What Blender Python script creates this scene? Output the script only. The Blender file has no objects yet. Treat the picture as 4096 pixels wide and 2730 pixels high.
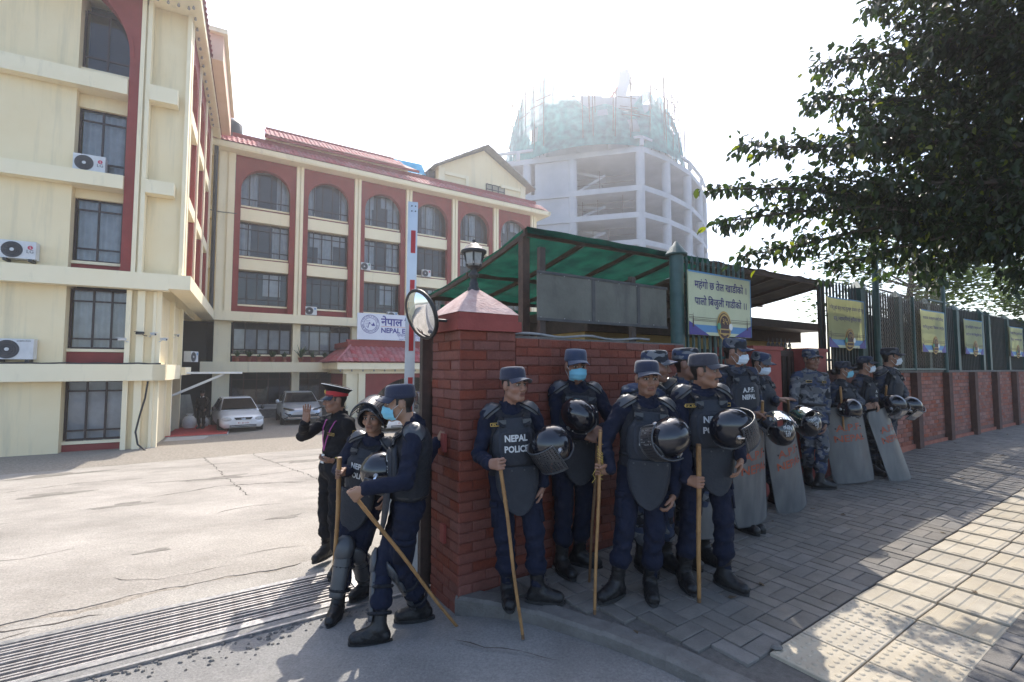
import bpy, bmesh, math, random
import numpy as np
from mathutils import Vector, Matrix
random.seed(7); np.random.seed(7)
R = math.radians
scene = bpy.context.scene
COL = scene.collection
# ---------------------------------------------------------------- camera, light, exposure
cam = bpy.data.objects.new("camera", bpy.data.cameras.new("camera")); COL.objects.link(cam)
cam.location = (0, 0, 1.65); cam.rotation_euler = (R(90 + 3.297), 0, 0)
cam.data.sensor_width = 36; cam.data.lens = 17.0; cam.data.clip_end = 600
scene.camera = cam
SUN_EL = 52.0
world = bpy.data.worlds.new("World"); scene.world = world; world.use_nodes = True
_n = world.node_tree.nodes; _l = world.node_tree.links
_sky = _n.new("ShaderNodeTexSky"); _sky.sky_type = 'NISHITA'; _sky.sun_disc = False
_sky.sun_elevation = R(SUN_EL); _sky.sun_rotation = R(2); _sky.air_density = 1.1; _sky.dust_density = 6.5; _sky.ozone_density = 1.0
_sky.altitude = 1300
_l.new(_sky.outputs[0], _n["Background"].inputs[0]); _n["Background"].inputs[1].default_value = 0.15
sun = bpy.data.objects.new("sun", bpy.data.lights.new("sun", 'SUN')); COL.objects.link(sun)
sun.data.energy = 2.6; sun.data.angle = R(0.55); sun.data.color = (1.0, 0.935, 0.83)
_sv = Vector((math.sin(R(2)) * math.cos(R(SUN_EL)), math.cos(R(2)) * math.cos(R(SUN_EL)), math.sin(R(SUN_EL))))
sun.rotation_euler = _sv.to_track_quat('Z', 'Y').to_euler(); sun.location = (0, 30, 60)
scene.view_settings.view_transform = 'Standard'; scene.view_settings.look = 'None'
scene.view_settings.exposure = 1.38; scene.view_settings.gamma = 1.0; scene.view_settings.use_curve_mapping = False
scene.cycles.max_bounces = 8; scene.cycles.diffuse_bounces = 3; scene.cycles.glossy_bounces = 3
scene.cycles.transmission_bounces = 4; scene.cycles.volume_bounces = 1; scene.cycles.transparent_max_bounces = 12
scene.cycles.use_denoising = True

# ---------------------------------------------------------------- helpers
TH = math.atan2(1111, 1724); E1 = Vector((math.cos(TH), math.sin(TH), 0)); E2 = Vector((-E1.y, E1.x, 0))
P0 = Vector((-.396, 3.665, 0))
def W(t, d, z=0): return P0 + E1 * t + E2 * d + Vector((0, 0, z))
def td(x, y):
    q = Vector((x, y, 0)) - P0; return q.dot(E1), q.dot(E2)
def pz(t): return -.03 + .038 * max(0, min(t, 9))
def zg(t, d):
    z = -.17 - .03 * max(0, min(1, (d - .1) / .7))
    return z - .06 * max(0, min(d, 16) - 1) + .085 * max(0, min(1, (-.05 - d) / .45))
def mk_obj(name, data, parent=None, loc=None, rot=None):
    o = bpy.data.objects.new(name, data); COL.objects.link(o)
    if parent is not None: o.parent = parent
    if loc is not None: o.location = loc
    if rot is not None: o.rotation_euler = rot
    return o
def tag(o, label=None, cat=None, group=None, kind=None):
    if label: o["label"] = label
    if cat: o["category"] = cat
    if group: o["group"] = group
    if kind: o["kind"] = kind
    return o
def thing(name, label, cat, loc=(0, 0, 0), rotz=0, group=None):
    o = mk_obj(name, None, None, loc, (0, 0, rotz)); o.empty_display_size = .2
    return tag(o, label, cat, group)
def copy_tree(o, parent=None):
    c = o.copy(); COL.objects.link(c)
    if parent is not None: c.parent = parent
    for ch in list(o.children): copy_tree(ch, c)
    return c
class MB:
    def __init__(s): s.v = []; s.f = []; s.m = []; s.r = []; s.sm = []; s.rnd = 0.0
    def add(s, vs, fs, mi=0, smooth=False):
        b = len(s.v); s.v += [tuple(v) for v in vs]
        for f in fs:
            s.f.append(tuple(i + b for i in f)); s.m.append(mi); s.r.append(s.rnd); s.sm.append(smooth)
        return s
    def box(s, x0, x1, y0, y1, z0, z1, mi=0, M=None):
        v = [(x0, y0, z0), (x1, y0, z0), (x1, y1, z0), (x0, y1, z0), (x0, y0, z1), (x1, y0, z1), (x1, y1, z1), (x0, y1, z1)]
        if M is not None: v = [M @ Vector(p) for p in v]
        return s.add(v, [(3, 2, 1, 0), (4, 5, 6, 7), (0, 1, 5, 4), (1, 2, 6, 5), (2, 3, 7, 6), (3, 0, 4, 7)], mi)
    def cbox(s, c, sz, mi=0, M=None):
        T = Matrix.Translation(c) @ (M.to_4x4() if M is not None else Matrix.Identity(4))
        return s.box(-sz[0] / 2, sz[0] / 2, -sz[1] / 2, sz[1] / 2, -sz[2] / 2, sz[2] / 2, mi, T)
    def beam(s, a, b, w, h, mi=0):
        a = Vector(a); b = Vector(b); d = b - a; L = d.length
        q = d.to_track_quat('X', 'Z').to_matrix().to_4x4()
        return s.box(0, L, -w / 2, w / 2, -h / 2, h / 2, mi, Matrix.Translation(a) @ q)
    def tube(s, pts, rad, n=8, mi=0, smooth=True, cap=True):
        pts = [Vector(p) for p in pts]; rad = rad if isinstance(rad, (list, tuple)) else [rad] * len(pts)
        vs = []; up = None
        for i, p in enumerate(pts):
            d = (pts[min(i + 1, len(pts) - 1)] - pts[max(i - 1, 0)])
            if d.length < 1e-9: d = Vector((0, 0, 1))
            d.normalize()
            if up is None: up = d.orthogonal().normalized()
            up = (up - d * up.dot(d)); up = up.normalized() if up.length > 1e-6 else d.orthogonal().normalized()
            w = d.cross(up)
            for k in range(n):
                a = 2 * math.pi * k / n; vs.append(p + (up * math.cos(a) + w * math.sin(a)) * rad[i])
        fs = [(i * n + k, i * n + (k + 1) % n, (i + 1) * n + (k + 1) % n, (i + 1) * n + k) for i in range(len(pts) - 1) for k in range(n)]
        s.add(vs, fs, mi, smooth)
        if cap: s.add(vs[:n], [tuple(range(n))[::-1]], mi); s.add(vs[-n:], [tuple(range(n))], mi)
        return s
    def lathe(s, prof, n=16, mi=0, smooth=True, c=(0, 0, 0), sx=1, sy=1, M=None):
        vs = []
        for r, z in prof:
            for k in range(n):
                a = 2 * math.pi * k / n; p = Vector((c[0] + r * sx * math.cos(a), c[1] + r * sy * math.sin(a), c[2] + z))
                vs.append(M @ p if M is not None else p)
        fs = [(i * n + k, i * n + (k + 1) % n, (i + 1) * n + (k + 1) % n, (i + 1) * n + k) for i in range(len(prof) - 1) for k in range(n)]
        s.add(vs, fs, mi, smooth)
        if prof[0][0] > 1e-4: s.add(vs[:n], [tuple(range(n))[::-1]], mi)
        if prof[-1][0] > 1e-4: s.add(vs[-n:], [tuple(range(n))], mi)
        return s
    def grid(s, fn, nu, nv, mi=0, smooth=True, close=False):
        vs = [fn(i / nu, j / nv) for i in range(nu + 1) for j in range(nv + 1)]
        fs = [(i * (nv + 1) + j, (i + 1) * (nv + 1) + j, (i + 1) * (nv + 1) + j + 1, i * (nv + 1) + j + 1) for i in range(nu) for j in range(nv)]
        return s.add(vs, fs, mi, smooth)
    def prism(s, poly, y0, y1, mi=0, M=None):
        # polygon in x,z extruded along y
        n = len(poly); v = [Vector((p[0], y0, p[1])) for p in poly] + [Vector((p[0], y1, p[1])) for p in poly]
        if M is not None: v = [M @ p for p in v]
        return s.add(v, [tuple(range(n)), tuple(range(2 * n - 1, n - 1, -1))] + [(i, i + n, (i + 1) % n + n, (i + 1) % n) for i in range(n)], mi)
    def slab(s, poly, z0, z1, mi=0):
        n = len(poly); v = [(p[0], p[1], z0) for p in poly] + [(p[0], p[1], z1) for p in poly]
        return s.add(v, [tuple(range(n))[::-1], tuple(range(n, 2 * n))] + [(i, (i + 1) % n, (i + 1) % n + n, i + n) for i in range(n)], mi)
    def mesh(s, name, mats):
        me = bpy.data.meshes.new(name); me.from_pydata(s.v, [], s.f)
        for m in (mats if isinstance(mats, (list, tuple)) else [mats]): me.materials.append(m)
        me.polygons.foreach_set("material_index", s.m); me.polygons.foreach_set("use_smooth", s.sm)
        if any(s.r):
            at = me.attributes.new("rnd", 'FLOAT', 'FACE'); at.data.foreach_set("value", s.r)
        me.update(); return me
    def build(s, name, mats, parent=None, loc=None, rot=None, fix=True):
        me = s.mesh(name, mats)
        if fix:
            bm = bmesh.new(); bm.from_mesh(me); bmesh.ops.recalc_face_normals(bm, faces=bm.faces); bm.to_mesh(me); bm.free()
        return mk_obj(name, me, parent, loc, rot)
_tc = {}
def visual_order(s):
    # the short-i sign is drawn before its consonant cluster
    o = []
    for ch in s:
        if ch == "\u093f":
            k = len(o) - 1
            while k >= 2 and o[k - 1] == "\u094d": k -= 2
            o.insert(max(k, 0), ch)
        else: o.append(ch)
    return "".join(o)
def text_mesh(body, size=1.0, bold=0.0, align='CENTER', res=2):
    body = visual_order(body)
    key = (body, bold, align)
    if key not in _tc:
        cu = bpy.data.curves.new("txt", 'FONT'); cu.body = body; cu.size = 1; cu.offset = bold; cu.align_x = align; cu.resolution_u = res
        ob = bpy.data.objects.new("txt", cu); COL.objects.link(ob)
        dg = bpy.context.evaluated_depsgraph_get(); me = bpy.data.meshes.new_from_object(ob.evaluated_get(dg))
        _tc[key] = ([tuple(v.co) for v in me.vertices], [tuple(p.vertices) for p in me.polygons])
        bpy.data.objects.remove(ob); bpy.data.curves.remove(cu); bpy.data.meshes.remove(me)
    v, f = _tc[key]
    return [(p[0] * size, p[1] * size) for p in v], f
def add_text(mb, body, size, fn, bold=0.0, mi=0, width=None, height=None, align='CENTER'):
    v, f = text_mesh(body, size, bold, align)
    if not v: return
    if width:
        x0 = min(p[0] for p in v); x1 = max(p[0] for p in v); k = width / (x1 - x0); xc = (x0 + x1) / 2
        ky = k if not height else height / (max(p[1] for p in v) - min(p[1] for p in v))
        v = [((p[0] - xc) * k, p[1] * ky) for p in v]
    mb.add([fn(p[0], p[1]) for p in v], f, mi)
# ---------------------------------------------------------------- materials
def nd(nt, t, **k):
    n = nt.nodes.new(t)
    for a, b in k.items(): setattr(n, a, b)
    return n
def mat(name, c1, c2=None, scale=6, rough=.8, bump=0, bscale=60, metal=0, rv=0, spec=.5, c3=None, dirt=None, dscale=(1.5, 1.5, .25), damt=.5, coat=0, detail=6, vcol=None, sheen=0, dlo=.5, dhi=.72, grain=0):
    m = bpy.data.materials.new(name); m.use_nodes = True; nt = m.node_tree; L = nt.links.new; b = nt.nodes["Principled BSDF"]
    b.inputs["Roughness"].default_value = rough; b.inputs["Metallic"].default_value = metal
    b.inputs["Specular IOR Level"].default_value = spec; b.inputs["Coat Weight"].default_value = coat
    b.inputs["Sheen Weight"].default_value = sheen
    tc = nd(nt, "ShaderNodeTexCoord")
    col = None
    if vcol:
        a = nd(nt, "ShaderNodeAttribute", attribute_name=vcol); col = a.outputs["Color"]
    if c2 is not None:
        n = nd(nt, "ShaderNodeTexNoise"); n.inputs["Scale"].default_value = scale; n.inputs["Detail"].default_value = detail; n.inputs["Roughness"].default_value = .6
        L(tc.outputs["Object"], n.inputs["Vector"])
        if rv:
            oi0 = nd(nt, "ShaderNodeObjectInfo"); mul = nd(nt, "ShaderNodeMath", operation='MULTIPLY'); mul.inputs[1].default_value = 37
            L(oi0.outputs["Random"], mul.inputs[0]); n.noise_dimensions = '4D'; L(mul.outputs[0], n.inputs["W"])
        r = nd(nt, "ShaderNodeValToRGB"); e = r.color_ramp.elements
        e[0].position = .32; e[0].color = (*c1, 1); e[1].position = .68; e[1].color = (*c2, 1)
        if c3: x = r.color_ramp.elements.new(.5); x.color = (*c3, 1)
        L(n.outputs["Fac"], r.inputs[0]); col = r.outputs[0]
    if col is None:
        rgb = nd(nt, "ShaderNodeRGB"); rgb.outputs[0].default_value = (*c1, 1); col = rgb.outputs[0]
    if rv:
        oi = nd(nt, "ShaderNodeObjectInfo"); at = nd(nt, "ShaderNodeAttribute", attribute_name="rnd")
        ad = nd(nt, "ShaderNodeMath", operation='ADD'); L(oi.outputs["Random"], ad.inputs[0]); L(at.outputs["Fac"], ad.inputs[1])
        fr = nd(nt, "ShaderNodeMath", operation='FRACT'); L(ad.outputs[0], fr.inputs[0])
        mr = nd(nt, "ShaderNodeMapRange"); mr.inputs[3].default_value = 1 - rv; mr.inputs[4].default_value = 1 + rv; L(fr.outputs[0], mr.inputs[0])
        hs = nd(nt, "ShaderNodeHueSaturation"); L(mr.outputs[0], hs.inputs["Value"]); L(col, hs.inputs["Color"])
        m7 = nd(nt, "ShaderNodeMath", operation='MULTIPLY'); m7.inputs[1].default_value = 7.31; L(fr.outputs[0], m7.inputs[0])
        f7 = nd(nt, "ShaderNodeMath", operation='FRACT'); L(m7.outputs[0], f7.inputs[0])
        ms = nd(nt, "ShaderNodeMapRange"); ms.inputs[3].default_value = 1 - rv * 1.2; ms.inputs[4].default_value = 1 + rv * 1.2; L(f7.outputs[0], ms.inputs[0]); L(ms.outputs[0], hs.inputs["Saturation"])
        col = hs.outputs[0]
    if dirt:
        mp = nd(nt, "ShaderNodeMapping"); mp.inputs["Scale"].default_value = dscale; L(tc.outputs["Object"], mp.inputs["Vector"])
        n2 = nd(nt, "ShaderNodeTexNoise"); n2.inputs["Scale"].default_value = 1.0; n2.inputs["Detail"].default_value = 8; n2.inputs["Roughness"].default_value = .68
        L(mp.outputs[0], n2.inputs["Vector"])
        r2 = nd(nt, "ShaderNodeMapRange"); r2.inputs[1].default_value = dlo; r2.inputs[2].default_value = dhi; r2.inputs[3].default_value = 0; r2.inputs[4].default_value = damt
        L(n2.outputs["Fac"], r2.inputs[0])
        mx = nd(nt, "ShaderNodeMix", data_type='RGBA'); L(r2.outputs[0], mx.inputs["Factor"]); L(col, mx.inputs["A"]); mx.inputs["B"].default_value = (*dirt, 1); col = mx.outputs["Result"]
    if grain:
        n5 = nd(nt, "ShaderNodeTexNoise"); n5.inputs["Scale"].default_value = 55; n5.inputs["Detail"].default_value = 6; n5.inputs["Roughness"].default_value = .75; L(tc.outputs["Object"], n5.inputs["Vector"])
        m5 = nd(nt, "ShaderNodeMapRange"); m5.inputs[1].default_value = .3; m5.inputs[2].default_value = .7; m5.inputs[3].default_value = 1 - grain; m5.inputs[4].default_value = 1 + grain; L(n5.outputs["Fac"], m5.inputs[0])
        h5 = nd(nt, "ShaderNodeHueSaturation"); L(m5.outputs[0], h5.inputs["Value"]); L(col, h5.inputs["Color"]); col = h5.outputs[0]
    L(col, b.inputs["Base Color"])
    if bump:
        n3 = nd(nt, "ShaderNodeTexNoise"); n3.inputs["Scale"].default_value = bscale; n3.inputs["Detail"].default_value = 5; L(tc.outputs["Object"], n3.inputs["Vector"])
        bp = nd(nt, "ShaderNodeBump"); bp.inputs["Strength"].default_value = bump; bp.inputs["Distance"].default_value = .02
        L(n3.outputs["Fac"], bp.inputs["Height"]); L(bp.outputs[0], b.inputs["Normal"])
        rr = nd(nt, "ShaderNodeMapRange"); rr.inputs[3].default_value = max(.02, rough - .1); rr.inputs[4].default_value = min(1, rough + .1)
        L(n3.outputs["Fac"], rr.inputs[0]); L(rr.outputs[0], b.inputs["Roughness"])
    return m
def mat_glass(name, tint=(.75, .8, .82), refl=.12, rough=.02):
    m = bpy.data.materials.new(name); m.use_nodes = True; nt = m.node_tree; L = nt.links.new
    nt.nodes.remove(nt.nodes["Principled BSDF"]); out = nt.nodes["Material Output"]
    t = nd(nt, "ShaderNodeBsdfTransparent"); t.inputs[0].default_value = (*tint, 1)
    g = nd(nt, "ShaderNodeBsdfGlossy"); g.inputs["Roughness"].default_value = rough
    lw = nd(nt, "ShaderNodeFresnel"); lw.inputs[0].default_value = 1.5
    ad = nd(nt, "ShaderNodeMath", operation='ADD'); ad.inputs[1].default_value = refl; ad.use_clamp = True; L(lw.outputs[0], ad.inputs[0])
    mx = nd(nt, "ShaderNodeMixShader"); L(ad.outputs[0], mx.inputs[0]); L(t.outputs[0], mx.inputs[1]); L(g.outputs[0], mx.inputs[2]); L(mx.outputs[0], out.inputs[0])
    return m
def mat_sheet(name, c1, c2, trans=.5, clear=.0, scale=3, rough=.9):
    """thin cloth / net / leaf: diffuse + translucent (+ some see-through holes)"""
    m = bpy.data.materials.new(name); m.use_nodes = True; nt = m.node_tree; L = nt.links.new
    nt.nodes.remove(nt.nodes["Principled BSDF"]); out = nt.nodes["Material Output"]
    tc = nd(nt, "ShaderNodeTexCoord"); n = nd(nt, "ShaderNodeTexNoise"); n.inputs["Scale"].default_value = scale; n.inputs["Detail"].default_value = 5; L(tc.outputs["Object"], n.inputs["Vector"])
    r = nd(nt, "ShaderNodeValToRGB"); r.color_ramp.elements[0].position = .35; r.color_ramp.elements[1].position = .65
    r.color_ramp.elements[0].color = (*c1, 1); r.color_ramp.elements[1].color = (*c2, 1); L(n.outputs["Fac"], r.inputs[0])
    d = nd(nt, "ShaderNodeBsdfDiffuse"); t = nd(nt, "ShaderNodeBsdfTranslucent"); L(r.outputs[0], d.inputs[0]); L(r.outputs[0], t.inputs[0])
    mx = nd(nt, "ShaderNodeMixShader"); mx.inputs[0].default_value = trans; L(d.outputs[0], mx.inputs[1]); L(t.outputs[0], mx.inputs[2]); o = mx.outputs[0]
    if clear:
        tr = nd(nt, "ShaderNodeBsdfTransparent"); m2 = nd(nt, "ShaderNodeMixShader"); m2.inputs[0].default_value = clear
        L(o, m2.inputs[1]); L(tr.outputs[0], m2.inputs[2]); o = m2.outputs[0]
    L(o, out.inputs[0]); return m
ASPH = mat("driveway_asphalt", (.265, .24, .208), (.36, .328, .288), .9, .9, .5, 45, dirt=(.15, .135, .115), dscale=(.28, .55, .35), damt=.7, dlo=.47, dhi=.7, grain=.4)
ROAD = mat("apron_concrete", (.16, .155, .147), (.24, .232, .22), 1.2, .9, .4, 70, dirt=(.12, .11, .10), dscale=(.9, .9, .9), damt=.5, grain=.3)
APRON = mat("pale_apron", (.24, .222, .196), (.33, .305, .27), 1.6, .9, .5, 60, dirt=(.15, .13, .11), dscale=(1.2, 1.2, 1), damt=.6, grain=.35)
SOIL = mat("soil", (.17, .145, .115), (.34, .30, .25), 22, .95, .8, 60)
STEEL = mat("worn_steel", (.25, .25, .26), (.48, .47, .46), 30, .42, .1, 200, metal=.85)
STEELR = mat("rusty_steel", (.28, .26, .25), (.46, .44, .43), 18, .5, .2, 120, metal=.7)
PAVER = mat("paver", (.125, .115, .10), (.19, .172, .152), 7, .85, .35, 90, rv=.15, grain=.12, dirt=(.13, .12, .115), dscale=(2, 2, 2), damt=.35)
PAVEB = mat("paver_bed", (.09, .083, .074), (.135, .125, .113), 30, .95, .5, 100)
TACT = mat("tactile", (.33, .285, .215), (.41, .36, .28), 5, .85, .25, 120, rv=.1, dirt=(.2, .18, .15), dscale=(3, 3, 3), damt=.4)
KERB = mat("kerb_stone", (.11, .103, .094), (.175, .165, .152), 8, .9, .5, 60)
BRICK = mat("red_painted_brick", (.145, .036, .023), (.205, .055, .035), 7, .72, .4, 45, rv=.11, dirt=(.10, .055, .045), dscale=(2.5, 2.5, 1.6), damt=.6, grain=.22)
MORT = mat("red_mortar", (.125, .034, .023), (.18, .052, .036), 20, .85, .6, 70)
BRICK2 = mat("bare_brick", (.23, .085, .06), (.34, .14, .10), 10, .9, .5, 60, rv=.2, dirt=(.14, .06, .05), dscale=(4, 4, 3), damt=.4)
MORT2 = mat("brick_mortar", (.15, .08, .065), (.21, .12, .10), 20, .95, .6, 70)
PIER = mat("pier_shade", (.07, .035, .028), (.12, .06, .045), 9, .9, .4, 50)  # dark brown stands in for deeper shade on the pier sides
PLAST = mat("cap_plaster", (.50, .33, .29), (.66, .50, .45), 8, .9, .5, 40, dirt=(.28, .12, .10), dscale=(5, 5, 5), damt=.5)
REDP = mat("red_paint", (.22, .04, .032), (.30, .06, .048), 5, .7, .2, 60)
GREENP = mat("green_metal", (.018, .06, .058), (.032, .085, .08), 12, .45, .1, 90, metal=.0, dirt=(.06, .05, .04), dscale=(6, 6, 2), damt=.4)
FENCEB = mat("dark_fence_bar", (.012, .026, .024), (.03, .032, .028), 14, .6, .1, 90)
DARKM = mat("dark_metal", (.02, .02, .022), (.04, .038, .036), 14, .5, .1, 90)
BROWNM = mat("brown_steel", (.035, .022, .018), (.07, .045, .036), 10, .55, .2, 70)
BLACK = mat("black", (.012, .012, .013), None, rough=.5)
WHITE = mat("white_paint", (.72, .72, .70), (.80, .80, .78), 5, .5)
ALU = mat("aluminium", (.42, .44, .47), (.55, .57, .6), 3, .35, metal=.6)
REDREF = mat("red_reflective", (.36, .012, .012), (.45, .02, .018), 20, .35)
NET = mat_sheet("green_net", (.004, .036, .026), (.009, .08, .054), .36, .02, 5)
NETD = mat_sheet("dark_sheet", (.03, .026, .022), (.055, .048, .04), .1, 0, 4)
NETT = mat_sheet("scaffold_net", (.02, .15, .17), (.07, .32, .33), .4, .12, 1.2)
CREAM = mat("cream_wall", (.85, .695, .43), (.89, .75, .49), .8, .85, .12, 30, dirt=(.50, .44, .30), dscale=(2.2, 2.2, .16), damt=.5)
CREAM2 = mat("cream_trim", (.89, .768, .525), (.92, .808, .57), 1.2, .8, .1, 30, dirt=(.5, .44, .31), dscale=(2.5, 2.5, .5), damt=.4, dlo=.56)
MAROON = mat("maroon_paint", (.23, .034, .03), (.29, .046, .04), 2, .75, .1, 30, dirt=(.16, .04, .035), dscale=(1.5, 1.5, .3), damt=.3)
TILE = mat("roof_tile", (.30, .075, .078), (.40, .115, .12), 6, .75, .2, 40, rv=.14, dirt=(.2, .06, .06), dscale=(2, 2, 2), damt=.3)
FRAME = mat("window_frame", (.022, .010, .010), (.038, .018, .017), 8, .45)
GLASS = mat_glass("window_glass", (.66, .70, .75), .02)
CURT = mat("curtain", (.62, .60, .58), (.84, .82, .78), 2.5, .95, 0)
INTER = mat("dim_room", (.03, .03, .032), (.06, .06, .062), .6, .95)  # dark colour stands in for unlit rooms behind the panes
TCONC = mat("hazed_concrete", (.30, .32, .36), (.40, .42, .46), .3, .9, .15, 4, dirt=(.30, .30, .30), dscale=(.3, .3, .08), damt=.4)  # pale bluish tint paints distance haze into the concrete
CONC = mat("raw_concrete", (.30, .29, .28), (.42, .41, .39), .5, .9, .2, 6, dirt=(.2, .19, .18), dscale=(.4, .4, .08), damt=.45)
# ---------------------------------------------------------------- ground
def jag(t, s): return .035 * math.sin(t * 3.1 + s) + .02 * math.sin(t * 9.7 + 2 * s) + .012 * math.sin(t * 27 + s) + .008 * math.sin(t * 61 + 3 * s)
ts = sorted(set([-75, -50, -35, -25, -18, -13, -10, -8] + [round(-6.5 + .08 * i, 3) for i in range(84)] + [.3, .8, 1.5, 3, 5, 8, 12, 18, 26, 36, 50, 66]))
def edge_y(t): return 1.95 + .03 * t * .2 + jag(t, 1)
def gap(t): return 0 if t > -.75 else min(.11, .03 + .05 * (-.75 - t)) * (1 + .5 * math.sin(t * 5) + .3 * math.sin(t * 17))
def sheet(name, d0, d1, m, rows, t0=-80, t1=80, dz=0.0, skirt=.12):
    mb = MB(); tt = [t for t in ts if t0 <= t <= t1]
    if t0 > -80 and tt[0] != t0: tt = [t0] + tt
    if t1 < 80 and tt[-1] != t1: tt = tt + [t1]
    n = len(rows); vs = []
    for t in tt:
        a, b = d0(t), d1(t)
        ds = [a + (b - a) * r for r in rows]
        vs.append(W(t, a, zg(t, a) - skirt + dz))
        for d in ds: vs.append(W(t, d, zg(t, d) + dz))
        vs.append(W(t, b, zg(t, b) - skirt + dz))
    k = n + 2
    mb.add(vs, [(i * k + j, (i + 1) * k + j, (i + 1) * k + j + 1, i * k + j + 1) for i in range(len(tt) - 1) for j in range(k - 1)])
    return tag(mb.build(name, m, fix=False), kind="structure")
lin = [0, .01, .03, .06, .1, .15, .2, .26, .32, .5, 1]
sheet("yard", edge_y, lambda t: 75, ASPH, [0, .003, .006, .012, .02, .04, .08, .12, .16, .193, .25, .5, 1])
sheet("concrete_apron", lambda t: 1.42, lambda t: edge_y(t) - gap(t), APRON, [0, .3, .7, 1])
sheet("road", lambda t: -26, lambda t: .72, ROAD, [0, .4, .7, .85, .93, .96, .975, .99, 1])
sheet("concrete_fill", lambda t: .72, lambda t: 1.42, ROAD, [0, .5, 1], t0=-.5)
mb = MB(); mb.add([W(-75, -26, -.55), W(66, -26, -.55), W(66, 75, -1.6), W(-75, 75, -1.6)], [(0, 1, 2, 3)]); tag(mb.build("soil_bed", SOIL, fix=False), kind="structure")
mb = MB(); mb.add([W(-20, .6, -.262), W(-.45, .6, -.262), W(-.45, 1.98, -.262), W(-20, 1.98, -.262)], [(0, 1, 2, 3)])
rng = random.Random(3)
for i in range(420):
    t = rng.uniform(-5, -.55); d = rng.uniform(.74, 1.40); r = rng.uniform(.008, .028); p = W(t, d, -.258)
    mb.lathe([(r * .7, -.01), (r, .0), (r * .7, r * .6), (0, r * .8)], 5, 1, False, c=p, sx=rng.uniform(.7, 1.4))
tag(mb.build("drain_bottom", [SOIL, KERB], fix=False), kind="structure")
mb = MB(); tq = [t for t in ts if -20 < t < -.7]
vv = []
for t in tq: vv += [W(t, edge_y(t) - gap(t) - .002, zg(t, 1.9) - .014), W(t, edge_y(t) + .002, zg(t, 1.9) - .014)]
mb.add(vv, [(2 * i, 2 * i + 2, 2 * i + 3, 2 * i + 1) for i in range(len(tq) - 1)]); tag(mb.build("crack", mat("joint_shade", (.025, .022, .018), (.05, .043, .036), 40, .95), fix=False), kind="structure")  # dark strip paints the shade down inside the open joint
# cracks in the yard: thin gaps filled with dirt
def crack(name, pts, w, m=None, wob=.04, seed=1, tdz=zg):
    rg = random.Random(seed); out = []
    for a, b in zip(pts, pts[1:]):
        n = max(2, int(math.dist(a, b) / .12))
        for i in range(n):
            f = i / n; out.append((a[0] + (b[0] - a[0]) * f + rg.uniform(-wob, wob), a[1] + (b[1] - a[1]) * f + rg.uniform(-wob, wob)))
    out.append(pts[-1]); mb = MB(); vs = []
    for i, p in enumerate(out):
        q = out[min(i + 1, len(out) - 1)]; o = out[max(0, i - 1)]
        dx, dy = q[0] - o[0], q[1] - o[1]; L = math.hypot(dx, dy) or 1; ww = w * rg.uniform(.4, 1.2) * .55 * (0.15 if i in (0, len(out) - 1) else 1) * (.4 + rg.random())
        for s in (-1, 1): vs.append(W(p[0] - dy / L * ww * s, p[1] + dx / L * ww * s, tdz(*p) + .004))
    mb.add(vs, [(2 * i, 2 * i + 2, 2 * i + 3, 2 * i + 1) for i in range(len(out) - 1)])
    return tag(mb.build(name, m or SOILD, fix=False), kind="structure")
SOILD = mat("crack_dirt", (.05, .042, .035), (.09, .075, .06), 40, .95)
for i, (pts, w) in enumerate([([(-.9, 6.2), (-1.5, 14), (-2.0, 20.5)], .02), ([(.6, 5.6), (-.2, 13), (.2, 21)], .02), ([(1.8, 6), (2.4, 13), (3, 21)], .02),
        ([(-2.6, 9.3), (-.8, 8.6), (1.2, 8.9), (2.6, 8.2)], .025), ([(-3.2, 12), (-1, 11.6), (2, 11.8)], .018), ([(-2.4, 7.2), (-1.2, 7.7), (.2, 7.0)], .03),
        ([(-2.3, 2.6), (-1.9, 2.25), (-1.3, 2.3)], .008), ([(-4.2, 1.6), (-3.5, 1.72), (-3.1, 1.55), (-2.6, 1.62)], .01), ([(-3.6, 4.2), (-3.2, 4.0), (-2.7, 4.1)], .012), ([(-1.4, 5.0), (-1.0, 5.25), (-.4, 5.1)], .014), ([(-5.5, 6.5), (-4.6, 6.2), (-3.8, 6.4)], .018), ([(-4.8, 10), (-3.6, 10.4), (-2.6, 10.1)], .022), ([(.4, 7.4), (1.4, 7.9), (2.2, 7.5)], .02), ([(-4.6, 14.2), (-3.4, 13.6), (-2.2, 13.9), (-.8, 13.4)], .03), ([(-1.3, 2.5), (-1.0, 2.62), (-.6, 2.5)], .012), ([(-3.4, 1.6), (-2.9, 1.75), (-2.2, 1.62)], .012), ([(-.2, -.35), (-.1, -.6), (.1, -.72), (.2, -.95)], .009)]):
    crack("crack", pts, w, seed=i)
STAIN = mat("oil_stain", (.13, .115, .098), (.22, .20, .17), 5, .8, .3, 40, grain=.4)
rng = random.Random(31)
for t, d, r in [(-1.2, 8.9, .35), (-2.6, 6.8, .22), (.8, 10.5, .4), (-3.9, 9.0, .3), (1.6, 6.2, .25), (-.6, 4.1, .12), (-2.0, 3.4, .09), (-4.4, 12.5, .5), (-1.9, 16.6, .5), (1.0, 17.8, .6)]:
    mb = MB(); n = 22; ps = []
    for i in range(n):
        a = 2 * math.pi * i / n; k = r * (1 + .35 * math.sin(a * 3 + t) + rng.uniform(-.25, .25)); x, y = t + 1.6 * k * math.cos(a), d + k * .7 * math.sin(a); ps.append(W(x, y, zg(x, y) + .0035))
    mb.add([W(t, d, zg(t, d) + .0035)] + ps, [(0, i + 1, (i + 1) % n + 1) for i in range(n)]); tag(mb.build("stain", STAIN, fix=False), kind="structure")
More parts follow.
